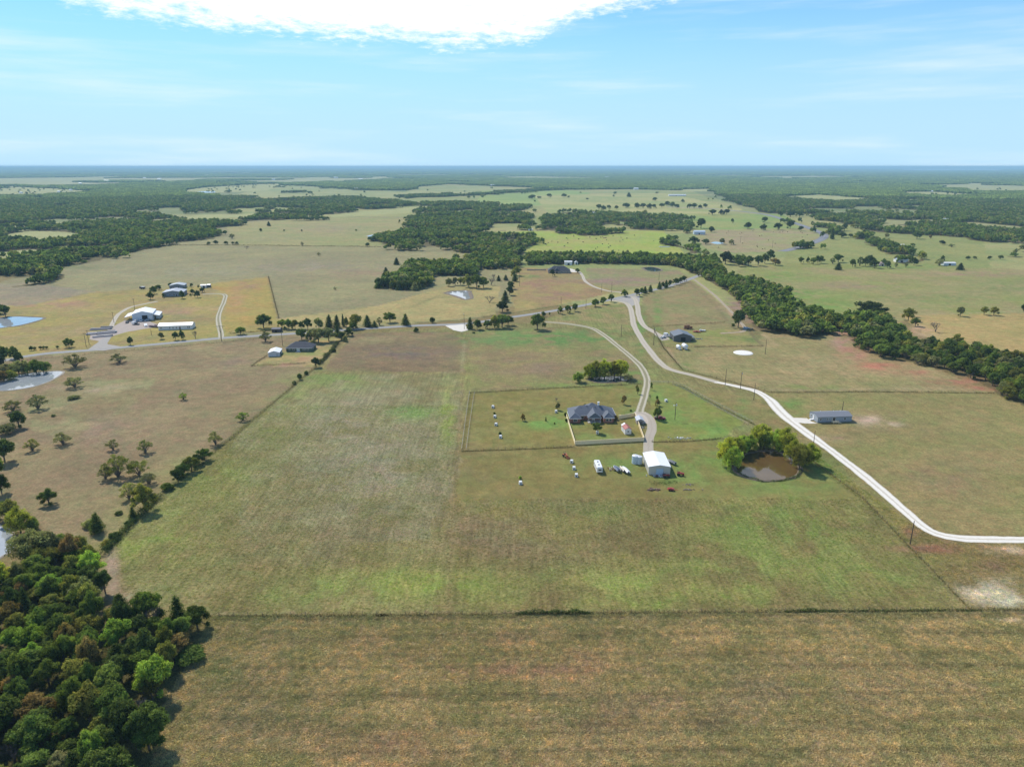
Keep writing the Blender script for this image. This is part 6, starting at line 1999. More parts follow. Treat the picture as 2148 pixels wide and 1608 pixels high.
fence('inner rail fence curving round the right yard', [(1410, 808), (1434, 817), (1478, 842), (1526, 868), (1570, 892)], 3.0, 1.4, WOODO, rail=mat('pale_grey_rail', (.36, .37, .33), .8), wr=.045, wires=(.7, 1.3), name='rail_fence')
fence('weedy wire fence across the near end of the home field', [(430, 1292), (1000, 1288), (1500, 1283), (2200, 1278)], 4.0, 1.3, WOODO)
fence('wire fence between the hay field and the mobile home', [(1617, 823), (1850, 822), (2086, 825)], 3.6, 1.4, WOODO)
fence('wire fence running beside the white road', [(1640, 920), (1720, 978), (1810, 1045), (1908, 1148), (2036, 1279)], 4.0, 1.3, WOODO)
fence('wire fence between the gravel road and the hay field', [(1372, 692), (1392, 730), (1432, 776), (1540, 803), (1617, 823)], 4.0, 1.4, POLEM)
fence('wire fence below the dark barn', [(1400, 729), (1500, 728), (1600, 726)], 4.0, 1.4, POLEM)
fence('wire fence above the dark barn', [(1360, 686), (1440, 681), (1520, 676)], 4.0, 1.4, POLEM)
fence('low fence round the green house lawn', [(560, 746), (527, 768), (580, 765), (640, 762)], 4.0, 1.3, POLEM)
fence('wire fence round the orange grass field', [(425, 591), (563, 580), (574, 624), (585, 668)], 6.0, 1.5, POLEM)
fence('wire fence along the grazed pasture below the road', [(40, 756), (200, 741), (380, 725), (560, 709)], 6.0, 1.4, POLEM)
fence('wire fence down the left side of the home field', [(735, 697), (664, 768), (612, 812), (500, 908), (420, 975)], 4.5, 1.4, POLEM)
weeds('dark weeds under the near house yard fence', [(968, 946.5), (1060, 943.5), (1204, 937.5)], .35, .5, 26, BRNW, 1)
weeds('dark weeds under the far house yard fence', [(985, 824), (1150, 815), (1345, 805)], .35, .5, 22, BRNW, 2)
weeds('weeds between the two left yard fences', [(972, 946), (981, 885), (990, 825)], .9, .35, 12, STRW, 3, size=.2)
weeds('dark weeds under the fence to the brown pond', [(1366, 927), (1440, 926), (1512, 920)], .35, .6, 26, BRNW, 4)
weeds('green weeds along the curving yard fence', [(1412, 806), (1436, 814), (1480, 839), (1530, 865), (1585, 892)], .8, .6, 26, GRNW, 5)
weeds('tall dry weeds along the near field fence', [(430, 1292), (1000, 1288), (1500, 1283), (2200, 1278)], .9, .6, 34, tuple(s2l((132, 120, 80))), 6)
weeds('dark brush in the middle of the near field fence', [(1080, 1287), (1120, 1286), (1245, 1285)], .7, 1.7, 130, GRNW, 7)
weeds('dark brush along the right part of the near fence', [(1645, 1282), (1700, 1281), (1760, 1281)], .8, 1.6, 90, GRNW, 8)
weeds('low brush strip further right along the near fence', [(1760, 1281), (1860, 1281), (1990, 1280), (2060, 1280)], .6, .8, 26, GRNW, 9)
weeds('small brush knots on the near field fence', [(785, 1290), (815, 1290)], .5, 1.1, 110, BRNW, 10)
weeds('dark weeds under the hay field fence', [(1617, 823), (1850, 822), (2086, 825)], .4, .6, 22, BRNW, 11)
weeds('weeds under the fence beside the white road', [(1640, 920), (1720, 978), (1810, 1045), (1908, 1148), (2036, 1279)], .5, .5, 22, STRW, 12)
weeds('weeds under the gravel road fence', [(1372, 692), (1392, 730), (1432, 776), (1540, 803), (1617, 823)], .5, .6, 14, BRNW, 13)
weeds('dark weeds under the fence below the barn', [(1455, 728), (1600, 726)], .5, .8, 20, BRNW, 14)
weeds('weeds under the fence above the barn', [(1360, 686), (1440, 681), (1520, 676)], .5, .7, 14, BRNW, 15)
weeds('dark weeds edging the green house lawn', [(560, 746), (527, 768), (580, 765), (640, 762)], .5, .7, 16, BRNW, 16)
weeds('dark weeds edging the orange grass field', [(563, 580), (574, 624), (585, 668)], .9, .9, 14, BRNW, 17)
weeds('rough grass below the county road', [(40, 757), (200, 742), (380, 726), (560, 710)], .9, .7, 12, GRNW, 18)
weeds('thin weeds down the left edge of the home field', [(664, 768), (612, 812), (560, 856), (500, 908), (440, 955), (345, 1032), (290, 1085), (228, 1150)], .8, .55, 12, STRW, 19, size=.3)
weeds('taller scrub on the upper left field edge', [(706, 722), (690, 742), (672, 762)], 1.6, 2.4, 90, tuple(s2l((100, 104, 66))), 20, size=.45)
weeds('scrub at the lower left field edge', [(335, 1042), (310, 1065), (262, 1112), (215, 1165)], 2.2, 1.8, 70, GRNW, 21, size=.4)
weeds('reeds and weeds on the near bank of brown pond', [(1546, 990), (1566, 1001), (1600, 1010), (1642, 1008), (1672, 1000), (1682, 986)], 1.0, .8, 60, GRNW, 22)
weeds('dark growth on the far bank of the brown pond', [(1538, 966), (1556, 952), (1585, 944), (1622, 942), (1652, 947), (1672, 962)], 1.6, 1.8, 120, tuple(s2l((74, 78, 44))), 23)
weeds('growth under the willow thicket above the yard', [(1232, 797), (1255, 789), (1290, 788), (1318, 794)], 1.6, 1.6, 90, tuple(s2l((84, 86, 52))), 24)
weeds('rough green growth beside the workshop', [(1368, 1017), (1395, 1012), (1420, 1010)], 3.0, .5, 30, GRNW, 25)
weeds('verge growth above the county road', [(480, 700), (560, 694), (640, 692), (740, 686)], 1.5, 1.2, 22, BRNW, 26, size=.4)
weeds('grass verge right of the county road', [(870, 678), (960, 672), (1060, 660), (1180, 640)], .9, .7, 12, GRNW, 27)
weeds('scrub along the upper pasture boundary', [(250, 517), (420, 514), (560, 515), (800, 518)], 2.2, 1.3, 8, BRNW, 28, size=.8)

# board fence of new pine round the back garden
PAN_L, PAN_H = 2.44, 1.85


def panel_mesh(L):
    b = MB()
    n = int(round(L / .152))
    for i in range(n):
        x = i * L / n
        b.box(x + .006, x + L / n - .006, -.012, .012, .05, PAN_H + R.uniform(-.015, .015))
    for z in (.3, .95, 1.6):
        b.box(0, L, .014, .055, z, z + .09)
    return b.mesh('board_panel', WOODN)


def board_fence(label, a, b):
    a, b = Vector(a), Vector(b)
    L = (b - a).length
    n = max(1, round(L / PAN_L))
    ang = math.atan2(b.y - a.y, b.x - a.x)
    root = empty('board_fence', (a.x, a.y, 0), ang, label, 'fence', None)
    pm = panel_mesh(L / n)
    cap = MB()
    cap.box(0, L, -.09, .11, PAN_H + .035, PAN_H + .075)
    cap.build('added_cap_rail', WOODN, root)  # wide cap board added to catch sun and brighten the fence top
    post = MB()
    post.box(-.05, .05, .06, .16, 0, PAN_H + .03)
    po = post.mesh('post', WOODN)
    for i in range(n):
        c = put('board_panel', pm, root, loc=(i * L / n, 0, 0))
        c.rotation_euler = (R.uniform(-.02, .02), 0, 0)
        put('post', po, root, loc=(i * L / n, 0, 0))
    put('post', po, root, loc=(L, 0, 0))


c0, c1, c2, c3 = G(1188, 876), G(1206, 933), G(1351, 925), G(1332, 873)
board_fence('near run of new pine board fence facing the field', c1, c2)
board_fence('left run of pine board fence from the house corner', c0, c1)
board_fence('right run of pine board fence beside the driveway', c2, c3)
board_fence('short far run of pine board fence by the sheds', G(1298, 879), c3)

# ------------------------------------------------------------------ utility poles
POLES = [(1909, 1141, 1092, 0, 'nearest utility pole, in the bend of the white road'), (1706, 934, 903, 0, 'utility pole between the brown pond and the white road'), (1581, 839, 803, 0, 'right pole of three beside the white road'), (1553, 816, 779, 0, 'middle pole of three beside the white road'),
         (1521, 808, 773, 0, 'left pole of three beside the white road'), (1605, 743, 711, 0, 'brown pole right of the round stone bed'), (1303, 706, 680, 0, 'pole in the grass between driveway and gravel road'), (1371, 724, 687, 0, 'pole left of the dark barn'),
         (1767, 860, 841, 0, 'pole showing behind the mobile home roof'), (1177, 638, 622, 0, 'left pole in the reddish field north of road'), (1229, 648, 628, 0, 'pole at the road among small oaks'), (1262, 613, 593, 0, 'left pole beside the north driveway'), (1283, 614, 591, 0, 'right pole beside the north driveway'),
         (1382, 588, 570, 0, 'pole before the small dark pond'), (1090, 600, 572, 0, 'pole behind the cedar row'), (593, 725, 691, 1, 'pole with crossarm left of the green house'), (181, 727, 698, 1, 'left pole of the pair by the gravel yard'), (187, 721, 692, 1, 'right pole of the pair by the gravel yard'),
         (283, 650, 626, 1, 'pole behind the white machine shop'), (239, 676, 654, 1, 'pole where the gravel yard meets the lane'), (974, 690, 656, 2, 'pole with a lamp beside the white gravel pad'), (318, 703, 690, 0, 'thin pole before the long white building'), (1553, 508, 495, 1, 'pole in the bale field'), (1620, 520, 505, 1, 'pole by the bale field near the highway')]
for x, yb, yt, kd, lab in POLES:
    X, Y = G(x, yb)
    h = HT(x, yb, yt)
    root = empty('utility_pole', (X, Y, 0), R.uniform(-.2, .2), lab, 'pole', 'utility poles')
    b = MB()
    b.cyl((0, 0, -.2), (0, 0, h), .17, .11, 8)
    b.build('pole', POLEM, root)
    if kd == 1:
        b = MB()
        b.box(-1.3, 1.3, -.22, -.10, h - .6, h - .46)
        b.build('crossarm', POLEM, root)
        for q in (-1.2, -.5, .5, 1.2):
            b = MB()
            b.cyl((q, -.16, h - .46), (q, -.16, h - .26), .05, .04, 6)
            b.build('insulator', GREYMETAL, root)
    if kd == 2:
        b = MB()
        b.box(-.08, .08, -1.4, 0, h - .5, h - .42)
        b.box(-.22, .22, -1.8, -1.2, h - .62, h - .5)
        b.build('lamp_head', GREYMETAL, root)
    if kd == 0 and h > 7.5:
        b = MB()
        b.cyl((.3, 0, h - 1.6), (.3, 0, h - .9), .2, .2, 8)
        if x in (1553, 1371):
            b.build('transformer', GREYMETAL, root)
X, Y = G(1415.6, 880)
root = empty('yard_light', (X, Y, 0), 0, 'yard light pole with white lamp right of the driveway', 'light pole')
b = MB()
b.cyl((0, 0, -.2), (0, 0, 9.2), .17, .12, 8)
b.build('pole', POLEM, root)
b = MB()
b.box(-.9, 0, -.04, .04, 7.6, 7.7)
b.lathe([(.3, 0), (.34, .15), (.15, .4)], 10, (-.9, 0, 7.3))
b.build('lamp_head', WPAINT, root)
b = MB()
b.cyl((.4, 0, 7.2), (.4, 0, 8.1), .24, .24, 8)
b.build('transformer', WPAINT, root)
# H-frame by the lane
X, Y = G(465, 716)
root = empty('gate_frame', (X, Y, 0), .1, 'tall dark timber frame straddling the two-track lane entrance', 'frame')
h = HT(465, 716, 683)
b = MB()
b.cyl((0, 0, -.2), (0, 0, h), .2, .15, 8)
b.build('pole', POLEM, root)
b = MB()
b.box(-2.6, 3.2, -.1, .1, h - .5, h - .3)
b.build('crossarm', POLEM, root)
b = MB()
b.cyl((-2, 0, h - .5), (0, 0, h * .55), .07, .07, 5)
b.cyl((2, 0, h - .5), (0, 0, h * .55), .07, .07, 5)
b.build('brace', POLEM, root)

# ------------------------------------------------------------------ vehicles and yard things
def wheels(root, spots, r=.36, w=.24, along='y'):
    b = MB()
    if along == 'y':
        b.cyl((-w / 2, 0, 0), (w / 2, 0, 0), r, r, 12)
    else:
        b.cyl((0, -w / 2, 0), (0, w / 2, 0), r, r, 12)
    me = b.mesh('wheel', RUBBER)
    for x, y in spots:
        put('wheel', me, root, loc=(x, y, r))


def pickup(label, x, y, rz, paint, cat='pickup truck', name='pickup_truck', box=False):
    X, Y = G(x, y)
    root = empty(name, (X, Y, 0), rz, label, cat)
    sec = []
    prof = [(-2.75, .55, .95), (-2.6, .45, 1.05), (-1.3, .42, 1.12), (-.2, .42, 1.12), (2.6, .45, 1.1), (2.75, .55, 1.05)]
    for yy, z0, z1 in prof:
        w = .92 if abs(yy) < 2.7 else .8
        sec.append([(-w, yy, z0), (w, yy, z0), (w, yy, z1 - .1), (w * .93, yy, z1), (-w * .93, yy, z1), (-w, yy, z1 - .1)])
    b = MB()
    b.loft(sec)
    b.build('body', paint, root)
    b = MB()
    s2 = []
    for yy, z, w in ((-1.35, 1.1, .85), (-.75, 1.72, .72), (.35, 1.75, .72), (.7, 1.1, .85)):
        s2.append([(-w, yy, 1.08), (w, yy, 1.08), (w * .98, yy, z), (-w * .98, yy, z)])
    b.loft(s2)
    b.build('cab', paint, root)
    g = MB()
    g.hexa([(-.72, -1.28, 1.2), (.72, -1.28, 1.2), (.72, -1.26, 1.2), (-.72, -1.26, 1.2)], [(-.62, -.82, 1.66), (.62, -.82, 1.66), (.62, -.80, 1.68), (-.62, -.80, 1.68)])
    g.box(-.60, .60, .56, .60, 1.2, 1.55)
    g.build('windscreen', GLASS, root)
    for sx in (-1, 1):
        g = MB()
        g.box(min(sx * .79, sx * .85), max(sx * .79, sx * .85), -.6, .3, 1.2, 1.6)
        g.build('side_window', GLASS, root)
        g = MB()
        g.box(sx * .7 - .12, sx * .7 + .12, -2.79, -2.74, .75, .92)
        g.build('headlight', TRIM, root)
    if box:
        b = MB()
        b.box(-1.05, 1.05, .8, 3.6, .6, 2.5)
        b.build('box_body', WPAINT, root)
    else:
        b = MB()
        b.box(-.78, .78, .85, 2.6, 1.09, 1.13)
        b.build('bed_floor', BLACKP, root)
    wheels(root, [(-.85, -1.75), (.85, -1.75), (-.85, 1.7), (.85, 1.7)])
    return root


def utility_trailer(label, x, y, rz, L, w, m, load=None, name='flat_trailer', cat='trailer', lh=.9):
    X, Y = G(x, y)
    root = empty(name, (X, Y, 0), rz, label, cat)
    b = MB()
    b.box(-w / 2, w / 2, -L / 2, L / 2, .55, .68)
    b.build('bed', m, root)
    b = MB()
    b.cyl((-w / 2 + .1, -L / 2, .5), (0, -L / 2 - 1.4, .5), .05, .05, 5)
    b.cyl((w / 2 - .1, -L / 2, .5), (0, -L / 2 - 1.4, .5), .05, .05, 5)
    b.build('drawbar', m, root)
    if load is not None:
        b = MB()
        rr = random.Random(int(x))
        for k in range(3):
            yy = -L / 2 + .3 + k * (L - .6) / 3
            hh = lh * rr.uniform(.5, 1.1)
            b.box(-w / 2 * rr.uniform(.5, .9), w / 2 * rr.uniform(.5, .9), yy, yy + (L - .6) / 3 * .85, .69, .69 + hh)
        b.build('load', load, root)
    wheels(root, [(-w / 2 - .12, -.45), (w / 2 + .12, -.45), (-w / 2 - .12, .45), (w / 2 + .12, .45)], .34)
    return root


# travel trailer
X, Y = G(1254.5, 985)
rv = empty('travel_trailer', (X, Y, 0), math.radians(3), 'white travel trailer with two roof vents, left of the covered boats', 'camper')
sec = []
for yy, a, z0, z1 in ((-4.2, .9, .9, 2.4), (-4.0, 1.15, .6, 2.85), (-3.4, 1.2, .55, 3.0), (3.2, 1.2, .55, 3.0), (3.9, 1.15, .6, 2.8), (4.3, .95, 1.0, 2.2)):
    sec.append([(-a, yy, z0), (a, yy, z0), (a, yy, z1 - .35), (a * .82, yy, z1), (-a * .82, yy, z1), (-a, yy, z1 - .35)])
b = MB()
b.loft(sec)
b.build('body', WPAINT, rv)
for yy in (-1.6, 1.4):
    b = MB()
    b.box(-.3, .3, yy - .3, yy + .3, 3.003, 3.14)
    b.build('roof_vent', BLACKP, rv)
b = MB()
b.box(-.62, .62, -4.26, -4.12, 1.5, 2.1)
b.build('rear_window', GLASS, rv)
for sx in (-1, 1):
    for yy in (-2.6, .2, 2.2):
        b = MB()
        b.box(min(sx * 1.2, sx * 1.225), max(sx * 1.2, sx * 1.225), yy, yy + .8, 1.5, 2.1)
        b.build('side_window', GLASS, rv)
wheels(rv, [(-1.05, -.4), (1.05, -.4), (-1.05, .5), (1.05, .5)])


def boat(label, x, y, rz, L, w, hullm, coverm, console=True):
    X, Y = G(x, y)
    root = empty('boat', (X, Y, 0), rz, label, 'boat')
    sec = []
    for t, ww, z0 in ((-.5, .85, .55), (-.2, 1, .5), (.15, .95, .52), (.38, .55, .68), (.5, .05, .95)):
        a = w / 2 * ww
        sec.append([(0, t * L, z0), (a * .7, t * L, z0 + .2), (a, t * L, 1.15), (-a, t * L, 1.15), (-a * .7, t * L, z0 + .2)])
    b = MB()
    b.loft(sec)
    b.build('hull', hullm, root)
    b = MB()
    sc = []
    for t, ww, z in ((-.48, .8, 1.3), (-.15, .95, 1.55), (.15, .85, 1.45), (.42, .3, 1.25)):
        a = w / 2 * ww
        sc.append([(-a, t * L, 1.16), (a, t * L, 1.16), (a * .3, t * L, z), (-a * .3, t * L, z)])
    b.loft(sc)
    b.build('cover', coverm, root)
    b = MB()
    b.box(-.22, .22, -L / 2 - .35, -L / 2 - .02, .7, 1.6)
    b.build('outboard_motor', BLACKP, root)
    b = MB()
    b.box(-.5, .5, -L * .35, L * .4, .38, .5)
    b.cyl((0, L * .4, .44), (0, L * .72, .44), .05, .05, 5)
    b.build('boat_trailer', STEEL, root)
    wheels(root, [(-w / 2 * .8, -.6), (w / 2 * .8, -.6)], .3)
    return root


boat('boat under dark navy cover, between yellow junk and long white boats', 1293, 986, .25, 5.2, 2.1, WPAINT, NAVY)
boat('narrow cream boat beside the long white boat', 1305, 987, .22, 5.6, 1.3, TANP, mat('cream_cover', (.58, .54, .42), .7))
boat('longest white boat with rounded stern, right of the boat row', 1312, 989, .22, 6.6, 1.9, WPAINT, WPAINT)
boat('small white boat resting against the workshop right wall', 1409, 972, .5, 4.6, 1.8, WPAINT, mat('dark_grey_cover', (.12, .13, .14), .7))


def junk(name, label, cat, x, y, n, spread, mats_, hmax, seed, long=.8, kindname='scrap_piece', layered=False):
    X, Y = G(x, y)
    root = empty(name, (X, Y, 0), 0, label, cat)
    rr = random.Random(seed)
    for k in range(n):
        b = MB()
        L = rr.uniform(.3, 1) * long
        w = rr.uniform(.12, .45) * min(1, long)
        hh = rr.uniform(.15, 1) * hmax
        b.box(-L / 2, L / 2, -w / 2, w / 2, 0, hh)
        o = b.build(kindname, mats_[k % len(mats_)], root, loc=(rr.gauss(0, spread[0] * .4), rr.gauss(0, spread[1] * .4), .01))
        o.rotation_euler = (rr.uniform(-.3, .3) * .3, rr.uniform(-.3, .3) * .4, rr.uniform(0, 3.14))
    return root


def tractor(label, x, y, rz, paint, L=3.2, name='tractor', loader=True):
    X, Y = G(x, y)
    root = empty(name, (X, Y, 0), rz, label, 'tractor')
    b = MB()
    b.loft([[(-.28, yy, .7), (.28, yy, .7), (.28, yy, z), (-.28, yy, z)] for yy, z in ((-1.7, 1.2), (-1.5, 1.35), (-.2, 1.4), (0, 1.2))])
    b.build('bonnet', paint, root)
    b = MB()
    b.box(-.5, .5, 0, .9, .65, 1.0)
    b.box(-.25, .25, .4, .9, 1.0, 1.5)
    b.build('seat', BLACKP, root)
    for sx in (-1, 1):
        b = MB()
        b.box(min(sx * .5, sx * .9), max(sx * .5, sx * .9), -.2, 1.2, 1.25, 1.33)
        b.build('fender', paint, root)
    b = MB()
    b.cyl((-.5, .9, 1), (-.5, .9, 2.3), .04, .04, 5)
    b.cyl((.5, .9, 1), (.5, .9, 2.3), .04, .04, 5)
    b.box(-.54, .54, .86, .94, 2.25, 2.32)
    b.build('roll_bar', BLACKP, root)
    wheels(root, [(-.75, .5), (.75, .5)], .62, .34)
    wheels(root, [(-.6, -1.3), (.6, -1.3)], .36, .22)
    if loader:
        b = MB()
        b.cyl((-.55, -.2, 1.1), (-.55, -2.2, .5), .06, .06, 5)
        b.cyl((.55, -.2, 1.1), (.55, -2.2, .5), .06, .06, 5)
        b.hexa([(-.8, -2.2, .1), (.8, -2.2, .1), (.8, -2.7, .1), (-.8, -2.7, .1)], [(-.8, -2.2, .7), (.8, -2.2, .7), (.8, -2.3, .7), (-.8, -2.3, .7)])
        b.build('loader', paint, root)
    return root


tractor('orange tractor at the top of the row of white shelters', 1186, 958, .5, ORANGE)
tractor('red tractor standing right of the workshop', 1426, 997, 1.2, RED, loader=False)
tractor('dark red tractor before the workshop roll-up door', 1396, 1001, 1.57, mat('dark_red_paint', (.16, .03, .03), .5), loader=False)
utility_trailer('red implement on wheels in grass below the workshop', 1407, 1028, 1.3, 2.6, 1.5, RED, RED, 'farm_implement', 'farm implement', .5)
pickup('dark red pickup under the tree by the driveway', 1384, 879, 1.45, mat('dark_red', (.20, .02, .03), .35))
junk('junk_pile', 'yellow and brown junk between camper and boats', 'junk pile', 1280, 985, 14, (2.0, 3.0), [RUST, TANP, mat('yellow_paint', (.6, .5, .2), .6)], .9, 5)
junk('junk_pile', 'boxes and machines along the workshop front wall', 'junk pile', 1380, 999.5, 12, (5.0, .8), [mat('plum_plastic', (.18, .10, .16), .6), WPAINT, GREYMETAL, RUST], .9, 6)
junk('debris_pile', 'white broken debris heap right of the drive', 'debris pile', 1424, 919, 26, (5.2, 1.8), [WPAINT, GREYMETAL, mat('grey_rubble', (.32, .33, .30), .9)], .35, 7, 1.3)
junk('brush_pile', 'brown brush pile below the workshop', 'brush pile', 1370, 1027, 40, (2.6, 1.4), [RUST, WOODO, BARK], .5, 8, 1.6, 'stick')
junk('lumber_pile', 'pinkish lumber stacked above the short board fence', 'lumber pile', 1307, 871, 12, (3.6, .9), [mat('pinkish_lumber', (.52, .36, .28), .8), WOODN, WOODO], .3, 9, 2.4, 'board')
junk('junk_pile', 'tools and planters beside the open shed', 'junk pile', 1350, 897, 12, (1.6, 3.0), [BLACKP, GREYMETAL, TANP], .6, 10)
junk('tarp_pile', 'blue tarps and junk under the tree belt', 'tarp pile', 1568, 689, 12, (6.0, 2.0), [mat('blue_tarp', (.22, .42, .62), .5), mat('pale_tarp', (.45, .55, .62), .5)], 1.5, 11, 2.2, 'tarp')
junk('log_row', 'low row of old logs right of the workshop', 'logs', 1447, 1027, 10, (5.0, .3), [BARK, WOODO], .3, 12, 2.2, 'log')
junk('log_row', 'upper row of old logs with tall grass', 'logs', 1443, 1016, 8, (3.4, .3), [BARK, WOODO], .3, 13, 2.0, 'log')
junk('dead_brush', 'grey dead brush heap right of the dark barn', 'brush pile', 1461, 711, 26, (4.5, 2.0), [WOODO, GREYMETAL], .5, 14, 2.2, 'stick')
utility_trailer('red flat trailer behind the dark barn', 1461, 697, 1.4, 5.5, 2.2, RED, RED, lh=.7)
utility_trailer('white topped trailer right of the red trailer', 1473, 695, 1.5, 5.0, 2.1, BLACKP, WPAINT, lh=.9)
utility_trailer('dark loaded trailer behind the barn ridge', 1443, 690, 1.5, 7.0, 2.2, BLACKP, RUST, lh=2.4)
pickup('white box truck parked left of the dark barn', 1402, 706, .9, WPAINT, 'truck', 'box_truck', True)
pickup('white pickup at the end of the gravel spur', 1391, 709, 2.2, WPAINT)
pickup('black pickup tight against the dark barn wall', 1410, 711, .2, BLACKP)
for i, (x, lab) in enumerate(((1423, 'smaller white tank trailer below the barn fence'), (1436, 'larger white tank trailer below the barn fence'))):
    X, Y = G(x, 732)
    root = empty('tank_trailer', (X, Y, 0), .2, lab, 'tank trailer')
    s = 1.0 + .3 * i
    b = MB()
    b.loft([[(1.25 * s * math.cos(t) * k, yy * s, 1.75 * s + 1.2 * s * math.sin(t) * k) for t in [j * math.pi / 5 for j in range(10)]] for yy, k in ((-2.2, .3), (-2.0, .8), (-1.6, 1), (1.6, 1), (2.0, .8), (2.2, .3))])
    b.build('tank', WPAINT, root)
    b = MB()
    b.box(-.9, .9, -3.4, 2.2, .5, .62)
    b.build('chassis', WPAINT, root)
    wheels(root, [(-1.0, .2), (1.0, .2), (-1.0, 1.1), (1.0, 1.1)])
# water tanks by the workshop
TANKM = mat('pale_blue_tank', (.50, .60, .68), .45, .05, 1)
for x, yb, r, h, lab in ((1333.5, 973.5, 1.45, 3.7, 'left one of the two pale blue water tanks'), (1341.5, 974, 1.25, 3.5, 'right one of the two pale blue water tanks')):
    X, Y = G(x, yb)
    root = empty('water_tank', (X, Y + r, 0), 0, lab + ' by the workshop', 'water tank', 'water tanks by the workshop')
    b = MB()
    b.lathe([(r, 0), (r, h * .33), (r * 1.03, h * .34), (r, h * .35), (r, h * .66), (r * 1.03, h * .67), (r, h * .68), (r, h - .3)], 20)
    b.build('tank_wall', TANKM, root, smooth=False)
    b = MB()
    b.lathe([(r, h - .3), (r * .5, h - .02), (r * .3, h), (r * .3, h + .1)], 20)
    b.build('tank_top', WPAINT, root)
    b = MB()
    b.cyl((r + .12, -.4, 0), (r + .12, -.4, h), .06, .06, 6)
    b.build('downpipe', WPAINT, root)
# white cube shelters
CUBES = [(1034, 855, 'topmost white cube shelter of the left yard column'), (1038, 875.5, 'second white cube shelter down the left yard column'), (1040.5, 892, 'third white cube shelter down the left yard column'), (1050, 918, 'lowest white cube shelter of the left yard column'), (1166.5, 865, 'white cube shelter near the house left end'),
         (1199, 970, 'white cube shelter just below the orange tractor'), (1204, 984, 'middle white cube shelter left of the camper'), (1209, 999, 'lowest white cube shelter left of the camper'), (1092, 1015, 'lone white cube shelter in the lower yard'), (1397, 842, 'lone white shelter in the right yard'), (1253, 909, 'round-topped white shelter beneath the garden tree')]
for i, (x, y, lab) in enumerate(CUBES):
    X, Y = G(x, y)
    root = empty('animal_shelter', (X, Y, 0), R.uniform(-.35, .35), lab, 'shelter', 'white cube shelters')
    b = MB()
    w = .62
    pr = [(-w, 0), (w, 0), (w, 1.05), (w * .86, 1.25), (-w * .86, 1.25), (-w, 1.05)]
    b.hexa([(x_, -w, z_) for x_, z_ in pr], [(x_, w, z_) for x_, z_ in pr])
    b.build('shell', WPAINT, root)
    b = MB()
    b.lathe([(.27, 0), (.27, .03), (.001, .031)], 14)
    o = b.build('doorway', DARKIN, root, loc=(0, -w - .035, .5))
    o.rotation_euler = (math.pi / 2, 0, 0)
    o.location = (0, -w - .004, .5)
    b = MB()
    b.box(-w - .03, w + .03, -w - .03, w + .03, 0, .1)
    b.build('base_pallet', GREYMETAL, root)

# compound clutter
pickup('dark truck with white camper shell at the gravel yard', 286, 681, 1.3, BLACKP, 'truck', 'service_truck', True)
pickup('white car parked before the machine shop door', 284.5, 675.5, .1, WPAINT, 'car', 'parked_car')
pickup('second white pickup, right of the machine shop door', 297, 673.5, .2, WPAINT)
pickup('silver pickup at the machine shop corner', 309, 673, -.3, mat('silver_paint', (.55, .57, .6), .3, metal=.4))
pickup('black pickup under the left lean-to', 267, 677, .3, BLACKP)
utility_trailer('long white flat trailer left of the long building', 306, 683, .5, 9, 2.4, WPAINT, WPAINT, lh=.5)
utility_trailer('brown loaded trailer touching the long building', 322, 686, 1.4, 8, 2.4, RUST, mat('mauve_load', (.36, .26, .26), .8), lh=1.6)


def bar_stack(label, x, y, rz, L, w, n, m, h):
    X, Y = G(x, y)
    root = empty('pipe_stack', (X, Y, 0), rz, label, 'stack')
    rr = random.Random(int(x * 3))
    for k in range(n):
        b = MB()
        yy = -w / 2 + w * (k + .5) / n
        zz = h * (1 - abs(yy) / w * 1.2) * rr.uniform(.6, 1)
        b.box(-L / 2 * rr.uniform(.8, 1), L / 2 * rr.uniform(.8, 1), yy - w / n * .4, yy + w / n * .4, 0, zz)
        b.build('bar_bundle', m[k % len(m)], root)


GP = [mat('grey_pipe', (.30, .30, .32), .5, .2, 1), mat('mauve_pipe', (.30, .25, .27), .6, .2, 1), mat('dark_pipe', (.12, .12, .13), .6, .2, 1), mat('light_pipe', (.46, .46, .46), .5, .2, 1)]
bar_stack('uppermost long grey pipe stack in the gravel yard', 212, 691, .2, 16, 4.5, 7, GP, 1.6)
bar_stack('second grey pipe stack, left of the gravel yard', 200, 700, .35, 12, 6.5, 8, GP, 1.7)
bar_stack('broad mauve-grey pipe stack in the yard middle', 224, 698.5, .5, 14, 9, 11, GP, 1.9)
bar_stack('lowest pipe stack nearest the yard gate', 215, 706, .45, 14, 5, 7, GP, 1.5)
bar_stack('dark short stack at the top of the yard', 224, 687, .15, 9, 3, 4, [GP[2]], 1.4)
X, Y = G(299, 606)
root = empty('cattle_trailer', (X, Y, 0), 1.4, 'small dark and white trailer alone left of the grey houses', 'trailer')
b = MB()
b.box(-1.2, 1.2, -2.6, 2.6, .6, 2.4)
b.build('body', BLACKP, root)
b = MB()
b.box(-1.25, 1.25, -2.65, 1.0, 2.403, 2.5)
b.build('roof', WPAINT, root)
wheels(root, [(-1.2, 0), (1.2, 0)])
bar_stack('raised garden beds left of the dark-roofed house', 1125, 566, 0, 26, 10, 3, [mat('garden_soil', (.07, .055, .045), .9)], .6)
bar_stack('pair of pale feed troughs at the cattle pasture right side', 1394, 518, 0, 18, 7, 2, [mat('trough', (.42, .42, .42), .7)], 1.0)

